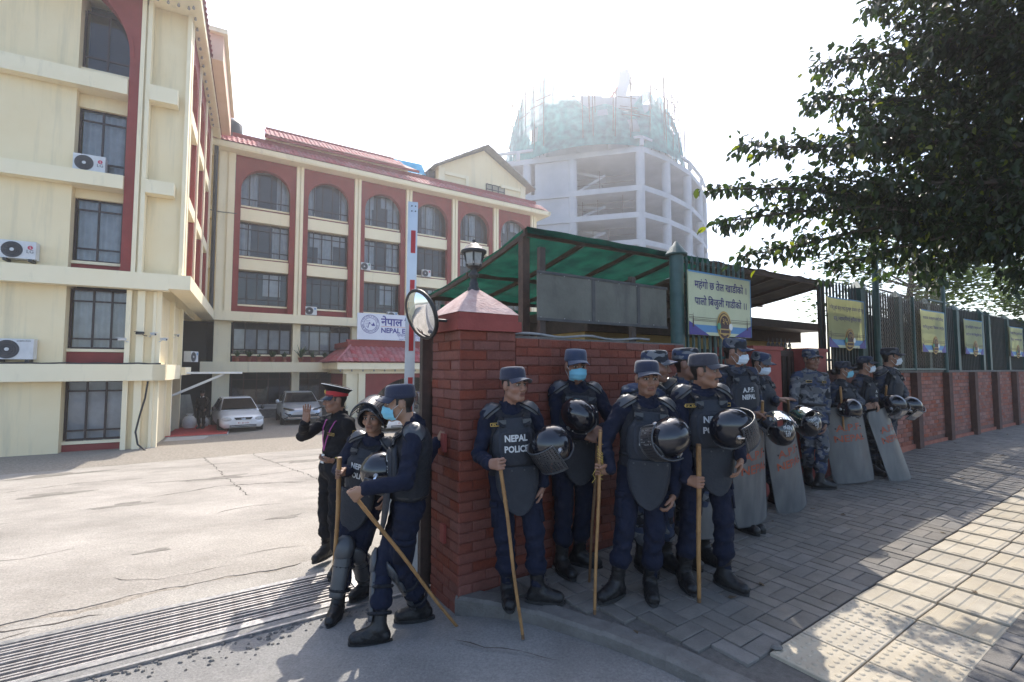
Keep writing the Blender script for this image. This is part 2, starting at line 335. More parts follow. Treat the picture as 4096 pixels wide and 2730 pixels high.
# ---------------------------------------------------------------- drain grate
gr = thing("drain_grate", "long steel bar grate over the drain across the gateway", "drain grate", W(-.5, 1.07, -.2), TH)
bars = MB(); bars.box(-20, 0, -.009, .009, -.05, .0); barm = bars.mesh("bar", STEELR)
for i in range(12):
    o = mk_obj("bar", barm, gr, (0, -.262 + i * .0477, .004 + .003 * math.sin(i * 2.3)), (0, 0, 0)); o.rotation_euler = (0, 0, R(.03 * math.sin(i * 5)))
mb = MB(); mb.box(-20, .0, -.345, -.29, -.07, .012); mb.build("border_plate", STEEL, gr)
mb = MB(); mb.box(-20, .0, .29, .345, -.07, .010); mb.build("border_plate", STEEL, gr)
mb = MB()
for i in range(20): mb.box(-19.5 + i, -19.47 + i, -.29, .29, -.11, -.062)
tag(mb.build("cross_support", STEELR, gr), kind="stuff")
mb = MB(); mb.box(.003, .11, -.345, .345, -.04, .014); mb.build("end_plate", STEEL, gr)
mb = MB(); mb.box(-20, .55, -.012, .012, -.03, .022); rl = mb.build("gate_rail", STEEL, None, W(-.5, .585, -.192), (0, 0, TH))
tag(rl, "thin steel gate rail running beside the drain grate", "rail")
# small stones and leaves lying along the grate
mb = MB(); rng = random.Random(5)
for i in range(260):
    t = rng.uniform(-3.2, -.3); d = .62 - abs(rng.gauss(0, .13)) - (.05 if rng.random() < .5 else 0)
    r = rng.uniform(.004, .016); p = W(t, d, zg(t, d) + r * .2)
    mb.rnd = rng.random(); mb.lathe([(r * .6, -r * .5), (r, .0), (r * .6, r * .6), (0, r * .75)], 5, 0, False, c=p, sx=rng.uniform(.7, 1.5), M=None)
tag(mb.build("gravel", KERB, fix=False), kind="stuff")
# ---------------------------------------------------------------- pavement
KL = [(-.02, .02), (.12, -.16), (.34, -.5), (.53, -.95), (.65, -1.35), (.76, -2.0), (.85, -3.2), (.95, -6), (1.0, -12)]
def kerb_t(d):
    for a, b in zip(KL, KL[1:]):
        if b[1] <= d <= a[1]: return a[0] + (b[0] - a[0]) * (d - a[1]) / (b[1] - a[1])
    return KL[0][0] if d > 0 else 1.0
pv = MB()
tt = [0, .5, 1, 2, 4, 6, 9, 14, 22, 40, 60]; vs = []
dd = [.06, 0, -.16, -.3, -.5, -.75, -.95, -1.35, -2, -3.2, -6, -12]
for d in dd:
    k = kerb_t(min(d, .02))
    for t in tt: vs.append((k + t + .12, d, pz(k + t) - .014))
n = len(tt)
pv.add(vs, [(i * n + j, (i + 1) * n + j, (i + 1) * n + j + 1, i * n + j + 1) for i in range(len(dd) - 1) for j in range(n - 1)])
pav = tag(pv.build("pavement", PAVEB, None, W(0, 0, 0), (0, 0, TH), fix=False), kind="structure")
# kerb stones
for i, (a, b) in enumerate(zip(KL, KL[1:])):
    L = math.dist(a, b); n = max(1, round(L / .45))
    for j in range(n):
        p = [a[k] + (b[k] - a[k]) * j / n for k in (0, 1)]; q = [a[k] + (b[k] - a[k]) * (j + 1) / n for k in (0, 1)]
        ang = math.atan2(q[1] - p[1], q[0] - p[0]); l = math.dist(p, q) + .012
        mb = MB(); w = .15; z1 = pz(p[0]) + .004
        pr = [(0, -.4), (0, z1 - .02), (.02, z1), (w, z1), (w, -.4)]
        M = Matrix.Rotation(ang, 4, 'Z')
        v = [M @ Vector((x, c[0], c[1])) for x in (0.002, l) for c in pr]
        mb.add(v, [(0, 1, 2, 3, 4), (9, 8, 7, 6, 5)] + [(k, k + 5, (k + 1) % 5 + 5, (k + 1) % 5) for k in range(5)])
        mb.build("kerb_stone", KERB, pav, (p[0], p[1], 0))
# pavers: basket weave
C = .236; G = .0026
def paver_geo(mb, L, Wd, mi=0, M=None, h=.03):
    x, y = L / 2 - G, Wd / 2 - G; c = .004
    v = [(-x, -y, -h), (x, -y, -h), (x, y, -h), (-x, y, -h), (-x, -y, -c), (x, -y, -c), (x, y, -c), (-x, y, -c), (-x + c, -y + c, 0), (x - c, -y + c, 0), (x - c, y - c, 0), (-x + c, y - c, 0)]
    if M is not None: v = [M @ Vector(p) for p in v]
    mb.add(v, [(8, 9, 10, 11)] + [(i, (i + 1) % 4, (i + 1) % 4 + 4, i + 4) for i in range(4)] + [(i + 4, (i + 1) % 4 + 4, (i + 1) % 4 + 8, i + 8) for i in range(4)], mi)
pm = MB(); paver_geo(pm, C, C / 2); PVM = pm.mesh("paver", PAVER)
pcs = []; rng = random.Random(11); SL = math.atan(.038)
def on_pav(t, d, m=.28): return t > kerb_t(d) + m and d < -.03
for i in range(0, 66):
    for j in range(0, 24):
        t = .02 + i * C; d = -.01 - C / 2 - j * C
        if d < -1.70 and d > -2.40 and t > 1.05: continue
        if d < -5: continue
        for h in (-1, 1):
            ori = (i + j) % 2
            tt_, dd_ = (t, d + h * C / 4) if ori else (t + h * C / 4, d)
            if not on_pav(tt_, dd_): continue
            p = W(tt_, dd_, 0)
            if p.y < .9: continue
            u = p.x / p.y
            if not -.3 < u < 1.25: continue
            pcs.append((p.length, tt_, dd_, ori))
pcs.sort(); stuff = MB()
vis_first = [q for q in pcs if W(q[1], q[2]).y > 2.45]; rest = [q for q in pcs if W(q[1], q[2]).y <= 2.45]
for k, (_, t, d, ori) in enumerate(vis_first + rest):
    z = pz(t) + rng.gauss(0, .0012) + .002; rot = (rng.gauss(0, .004), -SL * (1 if ori else 0) + rng.gauss(0, .003), (0 if ori else math.pi / 2) + rng.gauss(0, .006))
    if not ori: rot = (-SL + rng.gauss(0, .004) if False else SL * 0, 0, rot[2])
    if k < 300: mk_obj("paver", PVM, pav, (t, d, z), rot)
    else:
        stuff.rnd = rng.random(); paver_geo(stuff, C, C / 2, 0, Matrix.Translation((t, d, z)) @ Matrix.Rotation(0 if ori else math.pi / 2, 4, 'Z'))
tag(stuff.build("paver", PAVER, pav, fix=False), kind="stuff")
# tactile strip, two rows of 0.35 m tiles : studs near the gateway, bars beyond
def tact(kind):
    mb = MB(); S = .352; paver_geo(mb, S, S, h=.03)
    if kind == 0:
        for a in range(6):
            for b in range(6):
                mb.lathe([(.017, 0), (.014, .004), (.008, .006), (0, .0065)], 8, 0, True, c=(-.145 + a * .058, -.145 + b * .058, 0))
    else:
        for a in range(3):
            x = -.117 + a * .117
            mb.add([(x - .042, -.16, 0), (x + .042, -.16, 0), (x + .042, .16, 0), (x - .042, .16, 0), (x - .034, -.152, .006), (x + .034, -.152, .006), (x + .034, .152, .006), (x - .034, .152, .006)],
                   [(4, 5, 6, 7)] + [(q, (q + 1) % 4, (q + 1) % 4 + 4, q + 4) for q in range(4)])
    return mb.mesh("tactile_tile", TACT)
TM = [tact(0), tact(1)]
for i in range(40):
    for j in range(2):
        t = 1.16 + i * .356 + .178; d = -1.668 - .178 - j * .356
        o = mk_obj("tactile_tile", TM[0 if i < 3 else 1], pav, (t, d, pz(t) + .003), (0, -SL if t < 9 else 0, math.pi / 2 if i >= 3 else 0))
        if i >= 3: o.rotation_euler = (SL if False else 0, 0, math.pi / 2)
# fallen leaves and grit on the pavement
LEAFD = mat("dry_leaf", (.05, .032, .018), (.10, .065, .03), 20, .8)
lm = MB(); lm.add([(0, 0, .002), (.02, .018, .012), (.05, .02, .004), (.075, 0, .014), (.05, -.02, .01), (.02, -.018, .003)], [(0, 1, 2, 3), (0, 3, 4, 5)]); LFM = lm.mesh("fallen_leaf", LEAFD)
rng = random.Random(21); spots = []
for i in range(46):
    t = rng.uniform(1.5, 13); d = rng.uniform(-1.7, -.25) if i % 3 else rng.uniform(-4, -2); spots.append((t, d, pz(t) + .006))
spots += [(.42, -1.02, -.14), (.2, -1.45, -.165), (.75, -1.1, -.02)]
for t, d, z in spots:
    s = rng.uniform(.5, 1.0); o = mk_obj("fallen_leaf", LFM, None, W(t, d, z), (rng.uniform(-.2, .2), rng.uniform(-.2, .2), rng.uniform(0, 6.3))); o.scale = (s, s, s)
    tag(o, "small dry fallen leaf lying on the pavement", "leaf", "fallen leaves scattered on the pavement")
for i, (t, d, z) in enumerate([(1.22, -1.68, .022)]):
    mb = MB(); mb.lathe([(.02, 0), (.028, .008), (.02, .022), (.008, .026)], 6, 0, False, sx=1.4)
    tag(mb.build("stone", KERB, None, W(t, d, z)), "small grey stone at the corner of the studded tactile tiles", "stone")
# ---------------------------------------------------------------- gate pillar, brick walls
def brick_mesh(L, H, m, D=.05, c=.005):
    mb = MB(); x, z = L / 2, H / 2
    mb.add([(-x, D, -z), (x, D, -z), (x, D, z), (-x, D, z), (-x, c, -z), (x, c, -z), (x, c, z), (-x, c, z), (-x + c, 0, -z + c), (x - c, 0, -z + c), (x - c, 0, z - c), (-x + c, 0, z - c)],
           [(8, 9, 10, 11)] + [(i, (i + 1) % 4, (i + 1) % 4 + 4, i + 4) for i in range(4)] + [(i + 4, (i + 1) % 4 + 4, (i + 1) % 4 + 8, i + 8) for i in range(4)])
    return mb.mesh("brick", m)
def brick_field(parent, m, org, ang, L, z0, z1, bl=.235, bh=.076, joint=.007, proud=.004, limit=10**9, seed=0, zfun=None):
    """course bricks on a vertical face: org = left end of the face, ang = direction of the face in parent space; outward = right-hand side"""
    rg = random.Random(seed); ms = {}; st = MB(); cnt = 0; n = int((z1 - z0) / bh); proud = min(proud, .0035)
    Mx = Matrix.Translation(org) @ Matrix.Rotation(ang, 4, 'Z')
    items = []
    for i in range(n):
        z = z1 - (i + .5) * bh; x = 0; first = True
        lens = []
        off = bl / 2 if i % 2 else bl
        while x < L - .02:
            l = off if first else bl
            first = False; l = min(l, L - x)
            if L - x - l < .05: l = L - x
            lens.append((x + l / 2, round(l, 3))); x += l
        for xc, l in lens:
            if zfun and z - bh / 2 < zfun(xc): continue
            items.append((xc, z, l))
    items.sort(key=lambda q: q[0] if limit < 10**6 else 0)
    for xc, z, l in items:
        p = Mx @ Vector((xc, -proud + rg.gauss(0, .0015), z)); rt = (rg.gauss(0, .004), rg.gauss(0, .004), ang + rg.gauss(0, .006))
        if cnt < limit:
            if l not in ms: ms[l] = brick_mesh(l - joint, bh - joint, m)
            mk_obj("brick", ms[l], parent, p, rt)
        else:
            st.rnd = rg.random(); x, h = (l - joint) / 2, (bh - joint) / 2; c = .004
            v = [(-x, .03, -h), (x, .03, -h), (x, .03, h), (-x, .03, h), (-x + c, 0, -h + c), (x - c, 0, -h + c), (x - c, 0, h - c), (-x + c, 0, h - c)]
            MM = Matrix.Translation(p) @ Matrix.Rotation(ang, 4, 'Z')
            st.add([MM @ Vector(q) for q in v], [(4, 5, 6, 7)] + [(k, (k + 1) % 4, (k + 1) % 4 + 4, k + 4) for k in range(4)])
        cnt += 1
    if st.v: tag(st.build("brick", m, parent, fix=False), kind="stuff")
PW = .507
pil = thing("gate_pillar", "square red brick gate pillar with a pale pyramid top", "gate pillar", W(0, 0, 0), TH)
mb = MB(); mb.box(.006, PW - .006, .006, PW - .006, -.45, 1.95); mb.build("core", MORT, pil)
brick_field(pil, BRICK, (0, 0, 0), 0, PW, -.3, 1.945, seed=1)
brick_field(pil, BRICK, (0, PW, 0), -math.pi / 2, PW, -.3, 1.945, seed=2)
brick_field(pil, BRICK, (PW, 0, 0), math.pi / 2, .1, 1.85, 1.945, seed=2)
mb = MB(); e = .035
mb.box(-e, PW + e, -e, PW + e, 1.947, 2.03); mb.box(-e + .02, PW + e - .02, -e + .02, PW + e - .02, 2.032, 2.085); mb.build("moulding", REDP, pil)
mb = MB(); a, b = -.02, PW + .02; c = PW / 2
def pyr(u, v):
    k = v; h = 2.087 + .235 * (k ** .85); x = a + (b - a) * u
    return None
q = [(a, a), (b, a), (b, b), (a, b)]; lv = []
for k in range(6):
    f = k / 5; s = 1 - f * .88; lv += [(c + (x - c) * s, c + (y - c) * s, 2.087 + .225 * f ** .9) for x, y in q]
mb.add(lv, [(i * 4 + j, i * 4 + (j + 1) % 4, i * 4 + 4 + (j + 1) % 4, i * 4 + 4 + j) for i in range(5) for j in range(4)] + [(20, 21, 22, 23)]); mb.build("pyramid_top", PLAST, pil)
mb = MB(); mb.box(.08, .15, -.045, -.005, 1.18, 1.30); mb.box(.1, .13, -.03, -.004, 1.06, 1.18)
# hinge plates on the gate side of the pillar
for z_ in (1.0, .3):
    mb = MB(); mb.box(-.03, -.006, .2, .27, z_, z_ + .14); mb.build("hinge_plate", REDP, pil)
wl = thing("brick_wall", "low red painted brick wall beside the gate pillar", "wall", W(0, 0, 0), TH)
mb = MB(); mb.box(PW + .003, .88, .016, .22, -.3, 1.9); mb.box(.883, 2.69, .056, .24, -.3, 1.9); mb.build("core", MORT, wl)
brick_field(wl, BRICK, (PW + .002, .01, 0), 0, .375, -.02, 1.905, seed=3)
brick_field(wl, BRICK, (.89, .05, 0), 0, 1.80, .02, 1.905, seed=4)
brick_field(wl, BRICK, (2.69, .05, 0), math.pi / 2, .19, .1, 1.905, seed=5)
mb = MB(); mb.box(PW + .002, .885, .02, .24, 1.902, 1.922); mb.box(.886, 2.695, .06, .26, 1.902, 1.918); mb.build("mortar_cap", KERB, wl)
ck = MB(); rng = random.Random(9)
pts = [(PW + .02 + i * .1, .12 + .02 * math.sin(i * 1.3), 1.945 + .012 * math.sin(i * .9)) for i in range(18)]
ck.tube(pts, .012, 6); hs = ck.build("hose", mat("grey_hose", (.2, .2, .2), (.3, .3, .3), 9, .6), None, W(0, 0, 0), (0, 0, TH)); tag(hs, "grey hose lying along the top of the red brick wall", "hose")
# red gate pillars with a brown gate between (behind the officers)
for k, (t0, t1) in enumerate([(3.92, 4.55), (5.22, 5.72)]):
    o = thing("gate_pillar", ["plain red plastered pillar left of the brown side gate", "plain red plastered pillar right of the brown side gate"][k], "gate pillar", W(t0, .02, 0), TH)
    mb = MB(); mb.box(0, t1 - t0, 0, .5, -.1, 1.88); mb.build("shaft", REDP, o)
    mb = MB(); mb.box(-.02, t1 - t0 + .02, -.02, .52, 1.882, 1.93); mb.build("coping", REDP, o)
g = thing("side_gate", "brown steel side gate with slots and scroll top between red pillars", "gate", W(4.56, .2, 0), TH)
mb = MB(); mb.box(0, .65, 0, .03, .12, .2); mb.box(0, .65, 0, .03, 1.82, 1.9); mb.box(0, .05, -.002, .032, .2, 1.82); mb.box(.6, .65, -.002, .032, .2, 1.82); mb.build("gate_frame", BROWNM, g)
for i in range(4):
    mb = MB(); mb.box(.09 + i * .14, .16 + i * .14, .005, .025, .2, 1.82); mb.build("slat", BROWNM, g)
mb = MB(); mb.box(.05, .6, .03, .04, .2, 1.82); mb.build("back_sheet", DARKM, g)
for i in range(6):
    mb = MB(); x = .06 + i * .105
    mb.tube([(x + .035 * math.cos(a), .015, 1.955 + .045 * math.sin(a)) for a in [R(-90 + 36 * k) for k in range(9)]], .008, 5); mb.tube([(x, .015, 1.9), (x, .015, 2.06)], .007, 5); mb.build("scroll", DARKM, g)
# far brick wall under the fence
T0, T1 = 6.0, 17.5
fw = thing("brick_wall", "long bare brick wall with piers darkened for shade under the green fence", "wall", W(0, 0, 0), TH)
mb = MB(); mb.box(T0, T1, .016, .25, .05, 1.60); mb.build("core", MORT2, fw)
brick_field(fw, BRICK2, (T0, .01, 0), 0, T1 - T0, .1, 1.585, bl=.215, bh=.072, joint=.01, proud=.006, limit=300, seed=6, zfun=lambda x: pz(T0 + x) + .05)
mb = MB(); mb.box(T0, T1, -.01, .27, 1.586, 1.622); mb.build("coping", KERB, fw)
mb = MB(); mb.box(T0, T1, -.03, .0, .1, pz(9) + .06); mb.build("plinth", BRICK2, fw)
for t in [7.25, 8.72, 10.27, 11.77, 13.3, 14.85, 16.4]:
    mb = MB(); mb.box(t - .09, t + .09, -.09, .004, .05, 1.583); mb.build("pier", PIER, fw)
# ---------------------------------------------------------------- fence
def spear(z0, z1, m):
    mb = MB(); mb.box(-.012, .012, -.012, .012, z0, z1 - .08)
    for (r, za, zb) in ((.026, z1 - .085, z1),):
        mb.add([(-r, -.008, za), (r, -.008, za), (r, .008, za), (-r, .008, za), (0, 0, zb)], [(0, 1, 4), (1, 2, 4), (2, 3, 4), (3, 0, 4), (3, 2, 1, 0)])
    return mb.mesh("bar", m)
def fence(name, label, t0, t1, z0, z1, n, rails, posts, cone=False):
    f = thing(name, label, "fence", W(0, 0, 0), TH)
    sm = spear(z0, z1, GREENP if n == 12 and t0 < 4 else FENCEB)
    for i in range(n): mk_obj("bar", sm, f, (t0 + (t1 - t0) * (i + .5) / n, .12, .004 * math.sin(i * 3.7)))
    for z in rails:
        mb = MB(); mb.box(t0, t1, .136, .156, z - .015, z + .015); mb.build("rail", GREENP, f)
    for p in posts:
        t, w, zt, kd = p; mb = MB()
        if kd == 0:
            mb.lathe([(w, z0 - .5), (w, zt - .16)], 20, 0, True, c=(t, .15, 0)); mb.lathe([(w * 1.55, zt - .165), (w * 1.6, zt - .15), (w * .8, zt - .07), (0.004, zt)], 20, 0, False, c=(t, .15, 0))
        else:
            mb.box(t - w, t + w, .06, .06 + 2 * w, z0, zt - .13)
            c = (t, .06 + w); e = w * 1.25
            mb.add([(c[0] - e, c[1] - e, zt - .13), (c[0] + e, c[1] - e, zt - .13), (c[0] + e, c[1] + e, zt - .13), (c[0] - e, c[1] + e, zt - .13), (c[0], c[1], zt)], [(0, 1, 4), (1, 2, 4), (2, 3, 4), (3, 0, 4), (3, 2, 1, 0)])
        mb.build("post", GREENP, f)
    return f
fence("iron_fence", "green spear topped fence section with the large slogan board", 2.80, 3.98, .3, 2.93, 12, [1.78, 2.62], [(2.72, .075, 3.06, 0)])
mb = MB(); mb.box(2.7, 3.92, .05, .26, .0, .32); o = mb.build("low_wall", REDP, None, W(0, 0, 0), (0, 0, TH)); tag(o, "low red plinth wall under the first green fence section", "wall")
fence("iron_fence", "green fence section right of the side gate with the cream banner", 5.78, 7.0, 1.0, 2.98, 12, [1.78, 2.60], [(7.09, .085, 3.05, 1)])
LONG = fence("iron_fence", "long green spear topped fence on the bare brick wall", 7.22, 16.9, 1.61, 2.96, 96, [1.85, 2.66], [(8.52, .07, 3.02, 1), (9.83, .065, 3.0, 1), (11.42, .07, 2.99, 1), (13.05, .07, 3.0, 1), (13.55, .07, 3.0, 1), (15.05, .07, 3.0, 1), (16.6, .07, 3.0, 1)])
mb = MB()
for (t, zt) in ((7.30, 4.6), (10.25, 4.6)): mb.lathe([(.045, .2), (.045, zt)], 12, 0, True, c=(t, -.03, 0))
mb.lathe([(.03, 1.62), (.03, 2.9)], 10, 0, True, c=(8.75, -.03, 0)); mb.box(9.5, 10.5, -.05, -.01, 2.9, 2.93)
nf = thing("mesh_screen", "chain link screen on tall green poles in front of the fence", "mesh screen", W(0, 0, 0), TH); mb.build("pole", GREENP, nf)
WIRE = mat("rusty_wire", (.10, .075, .05), (.17, .13, .09), 20, .6, metal=.3)
mb = MB(); t0, t1, z0, z1 = 7.34, 10.22, 1.66, 3.75; sp = .075; w = .0019
for sgn in (1, -1):
    n = int((t1 - t0 + z1 - z0) / sp)
    for i in range(n):
        c = i * sp
        if sgn > 0:
            xa = t0 + c - (z1 - z0); pts = [(xa, z0), (xa + (z1 - z0), z1)]
        else:
            xa = t0 + c; pts = [(xa, z0), (xa - (z1 - z0), z1)]
        (xa, za), (xb, zb) = pts; dx, dz = xb - xa, zb - za; lo, hi = 0, 1
        for bound in (t0, t1):
            f = (bound - xa) / dx
            if (dx > 0) == (bound == t0): lo = max(lo, f)
            else: hi = min(hi, f)
        if hi - lo < .01: continue
        A = Vector((xa + dx * lo, -.03 + .004 * sgn, za + dz * lo)); B = Vector((xa + dx * hi, -.03 + .004 * sgn, za + dz * hi)); q = Vector((w, 0, -w * sgn)); y = Vector((0, w * 1.3, 0))
        mb.add([A - q, A + y, A + q, B - q, B + y, B + q], [(0, 1, 4, 3), (1, 2, 5, 4), (2, 0, 3, 5)])
tag(mb.build("wire_mesh", WIRE, nf, fix=False), kind="stuff")
mb = MB(); mb.box(7.34, 10.22, -.045, -.015, 1.63, 1.66); mb.build("bottom_rail", GREENP, nf)
# corrugated backing inside the compound
bk = thing("tin_screen", "brown corrugated tin screen standing behind the long fence", "screen wall", W(0, 0, 0), TH)
TIN = mat("brown_tin", (.085, .06, .042), (.15, .105, .07), 3, .8, .2, 20, dirt=(.05, .035, .025), dscale=(2, 2, .3), damt=.6)
for k, (a, b, h) in enumerate([(7.1, 9.9, 2.62), (9.9, 13, 2.58), (13, 17.5, 2.62)]):
    mb = MB(); n = int((b - a) / .045)
    mb.add([(a + (b - a) * i / n, .55 + .018 * (i % 2), z) for i in range(n + 1) for z in (0, h)], [(2 * i, 2 * i + 2, 2 * i + 3, 2 * i + 1) for i in range(n)])
    mb.build("tin_panel", TIN, bk, fix=False)
# ---------------------------------------------------------------- slogan boards
BCREAM = mat("board_cream", (.52, .55, .36), (.58, .60, .41), 2, .6, dirt=(.42, .44, .30), dscale=(6, 6, 1.2), damt=.3); BBLUE = mat("print_blue", (.10, .26, .48), None, rough=.6); BPURP = mat("print_purple", (.07, .055, .24), None, rough=.6)
BLIGHT = mat("print_light_blue", (.24, .48, .60), None, rough=.6); BINK = mat("print_navy", (.035, .025, .16), None, rough=.6); BGOLD = mat("print_gold", (.50, .32, .10), None, rough=.6); BDARK = mat("print_dark_brown", (.07, .03, .03), None, rough=.6); BGREEN = mat("print_green", (.10, .30, .18), None, rough=.6)
BCLOTH = mat_sheet('banner_cloth', (.64, .65, .42), (.72, .73, .49), .6, 0, 3)
def board(label, t, w, z0, z1, lines, ls, cloth=0.0, d=.02):
    h = z1 - z0; o = thing("slogan_board", label, "slogan board", W(t, d, z0), TH, None)
    bend = lambda x, z: -.012 * 0 + cloth * (math.sin(x / w * 7) * .012 + (z / h - .5) ** 2 * .06 * math.sin(x / w * 3.1 + .4))
    def P(x, z, k): return (x, -.004 - k * .0022 + bend(x, z), z)
    mb = MB(); mb.grid(lambda a, b: P(a * w, b * h, 0), 12, 8, 0, True)
    mb.grid(lambda a, b: (a * w, .006 + bend(a * w, b * h), b * h), 12, 8, 0, True); mb.build("sheet", BCLOTH if cloth else BCREAM, o)
    mb = MB()
    def poly(pts, k, mi): mb.add([P(x * w, z * h, k) for x, z in pts], [tuple(range(len(pts)))], mi)
    def band(xa, xb, za, zb, k, mi, n=12):
        mb.add([P((xa + (xb - xa) * i / n) * w, (za if j == 0 else zb) * h, k) for i in range(n + 1) for j in (0, 1)], [(2 * i, 2 * i + 2, 2 * i + 3, 2 * i + 1) for i in range(n)], mi)
    band(0, 1, .03, .16, 1, 1); band(.25, .8, .0, .05, 1.5, 0)
    for s in (0, 1):
        f = lambda x: x if s == 0 else 1 - x
        poly([(f(0), 0), (f(.3), 0), (f(.15), .1), (f(0), .21)], 2, 2)
    band(0, 1, .975, 1, 2, 1); band(.985, 1, .0, .975, 2, 1)
    # round emblem
    cx, cz, r = .53, .17, .12
    ring = lambda rr, k, mi, dz=0, rx=1: mb.add([P(cx * w + rr * w * rx * math.cos(a), cz * h + dz + rr * w * 1.25 * math.sin(a), k) for a in [2 * math.pi * i / 20 for i in range(20)]], [tuple(range(20))], mi)
    ring(.115, 3, 4); ring(.10, 4, 5); ring(.085, 5, 4, .01); ring(.07, 6, 5, .012)
    poly([(cx - .09, .03), (cx + .09, .03), (cx + .085, .12), (cx - .085, .12)], 7, 4); poly([(cx - .07, .05), (cx + .07, .05), (cx + .07, .1), (cx - .07, .1)], 8, 5)
    for s, mi in ((-1, 6), (1, 7)):
        mb.add([P((cx + s * .095) * w + .03 * w * math.cos(a), .155 * h + .034 * w * math.sin(a), 7.5) for a in [2 * math.pi * i / 12 for i in range(12)]], [tuple(range(12))], 6 if s < 0 else 7)
    add_text(mb, "३५", .1, lambda x, y: P(cx * w + x, .2 * h + y, 9), .012, 4, width=.085 * w)
    # small pylons and wires
    for s in (.05, .91):
        poly([(s, .12), (s + .02, .12), (s + .011, .34), (s + .009, .34)], 2.5, 5)
    for zz in (.3, .27, .25):
        for xa, xb in ((.0, .06), (.06, .42), (.64, .91), (.91, 1)): band(xa, xb, zz - .03 * (xa > .05), zz + .006 - .03 * (xa > .05), 2.5, 5, 3)
    mb.build("print", [BCREAM, BBLUE, BPURP, BLIGHT, BGOLD, BDARK, BGREEN, WHITE], o, fix=False)
    for (s, zc, hh, x0, x1) in lines:
        mb = MB(); add_text(mb, s, 1, lambda x, y: P((x0 + x1) / 2 * w + x, zc * h + y, 2), .012, 0, width=(x1 - x0) * w, height=hh * h); mb.build("lettering", BINK, o, fix=False)
    return o
board("large cream slogan board with two lines beside the green round post", 2.735, 1.17, 2.02, 2.72, [("महंगो छ तेल खाडीको ।", .735, .185, .09, .92), ("पालो बिजुली गाडीको ।।", .475, .20, .09, .92)], 1)
board("cream cloth banner tied to the fence right of the side gate", 5.83, 1.16, 1.96, 2.69, [("म बिद्युतको कार्य गर्दा सुरक्षा उपकरण प्रयोग गर्छु,", .76, .12, .05, .97), ("आफू र सहकर्मीलाई सुरक्षित राख्छु ।", .55, .12, .14, .90)], 1, cloth=1)
board("cream banner behind the chain link screen", 8.93, 1.14, 1.95, 2.70, [("वातावरण संरक्षण हाम्रो दायित्व,", .78, .11, .08, .93), ("जलविद्युतबाट विकास र समृद्धि", .56, .11, .04, .95)], 1, cloth=.7, d=-.09)
board("smaller cream banner on the fence past the chain link screen", 11.62, 1.18, 1.96, 2.69, [("सुधौ बानीबेहोरा फस्रक नलागी", .75, .11, .06, .92), ("हाम्रो घर भरन बिजुलीको मर्छ", .54, .11, .08, .92)], 1, cloth=.7)
board("cream banner at the right edge of the fence line", 14.93, 1.18, 1.96, 2.69, [("विदेशी विद्युतको साटो", .75, .11, .06, .92), ("विद्युत बचतमा ध्यान", .54, .11, .06, .85)], 1, cloth=.7)
# grey weathered back of an old notice board
nb = thing("notice_board", "weathered grey metal notice board above the red wall", "notice board", W(.85, .17, 0), TH)
GREYB = mat("weathered_board", (.10, .10, .085), (.17, .17, .145), 2.2, .75, .2, 30, dirt=(.045, .045, .05), dscale=(3, 3, .7), damt=.7)
for k, (a, b) in enumerate([(0, .66), (.664, 1.28), (1.284, 1.72)]):
    mb = MB(); mb.box(a, b, 0, .012, 2.09, 2.52); mb.build("panel", GREYB, nb)
mb = MB()
for (a, b, c, d_) in ((-.01, 1.73, 2.08, 2.105), (-.01, 1.73, 2.505, 2.53)): mb.box(a, b, -.008, -.001, c, d_)
for x in (.662, 1.282): mb.box(x - .02, x + .02, -.007, -.0015, 2.106, 2.504)
mb.build("batten", mat("batten", (.05, .05, .055), (.09, .09, .09), 8, .7), nb)
mb = MB(); mb.box(.04, .1, .014, .06, 1.9, 2.75); mb.box(1.2, 1.26, .014, .06, 1.9, 2.6); mb.build("post", BROWNM, nb)
mb = MB()
for x in (.03, .3, .6, .72, 1.0, 1.25, 1.5):
    for z in (2.5, 2.11): mb.lathe([(.006, 0), (.004, .004)], 6, 0, True, M=Matrix.Translation((x, -.009, z)) @ Matrix.Rotation(R(90), 4, 'X'))
mb.build("rivet", STEEL, nb)
# ---------------------------------------------------------------- green net canopy
cn = thing("net_canopy", "green shade net canopy on a rusty steel frame behind the wall", "canopy", W(0, 0, 0), TH)
def cz(t, d): return 2.965 + .011 * (t - 1) - .145 * (d - .5) - .04 * math.sin((d - .5) / 2.35 * math.pi)
def net(name, t0, t1, m):
    mb = MB(); nu = int((t1 - t0) / .12) + 2
    mb.grid(lambda a, b: (t0 + (t1 - t0) * a, .46 + 2.42 * b, cz(t0 + (t1 - t0) * a, .46 + 2.42 * b) + .035 - .025 * abs(math.sin((t0 + (t1 - t0) * a) * math.pi)) + .008 * math.sin(a * 40 + b * 23)), nu, 14)
    return mb.build(name, m, cn, fix=False)
net("shade_net", .93, 3.75, NET); net("roof_sheet", 3.75, 7.1, NETD)
mb = MB()
mb.grid(lambda a, b: (.93 + 2.8 * a, .455 + .01 * math.sin(a * 30) - .02 * b, cz(.93 + 2.8 * a, .46) + .04 - .07 * b), 24, 2); mb.build("net_hem", NET, cn, fix=False)
RUST = mat("rusty_frame", (.05, .03, .022), (.10, .06, .042), 9, .75, .3, 60)
mb = MB(); mb.beam((.93, .5, cz(.93, .5)), (7.1, .5, cz(7.1, .5)), .04, .07); mb.build("front_beam", RUST, cn)
mb = MB(); mb.beam((.93, 2.85, cz(.93, 2.85)), (7.1, 2.85, cz(7.1, 2.85)), .04, .06); mb.beam((.93, 1.7, cz(.93, 1.7) - .0), (7.1, 1.7, cz(7.1, 1.7)), .03, .05); mb.build("back_beam", RUST, cn)
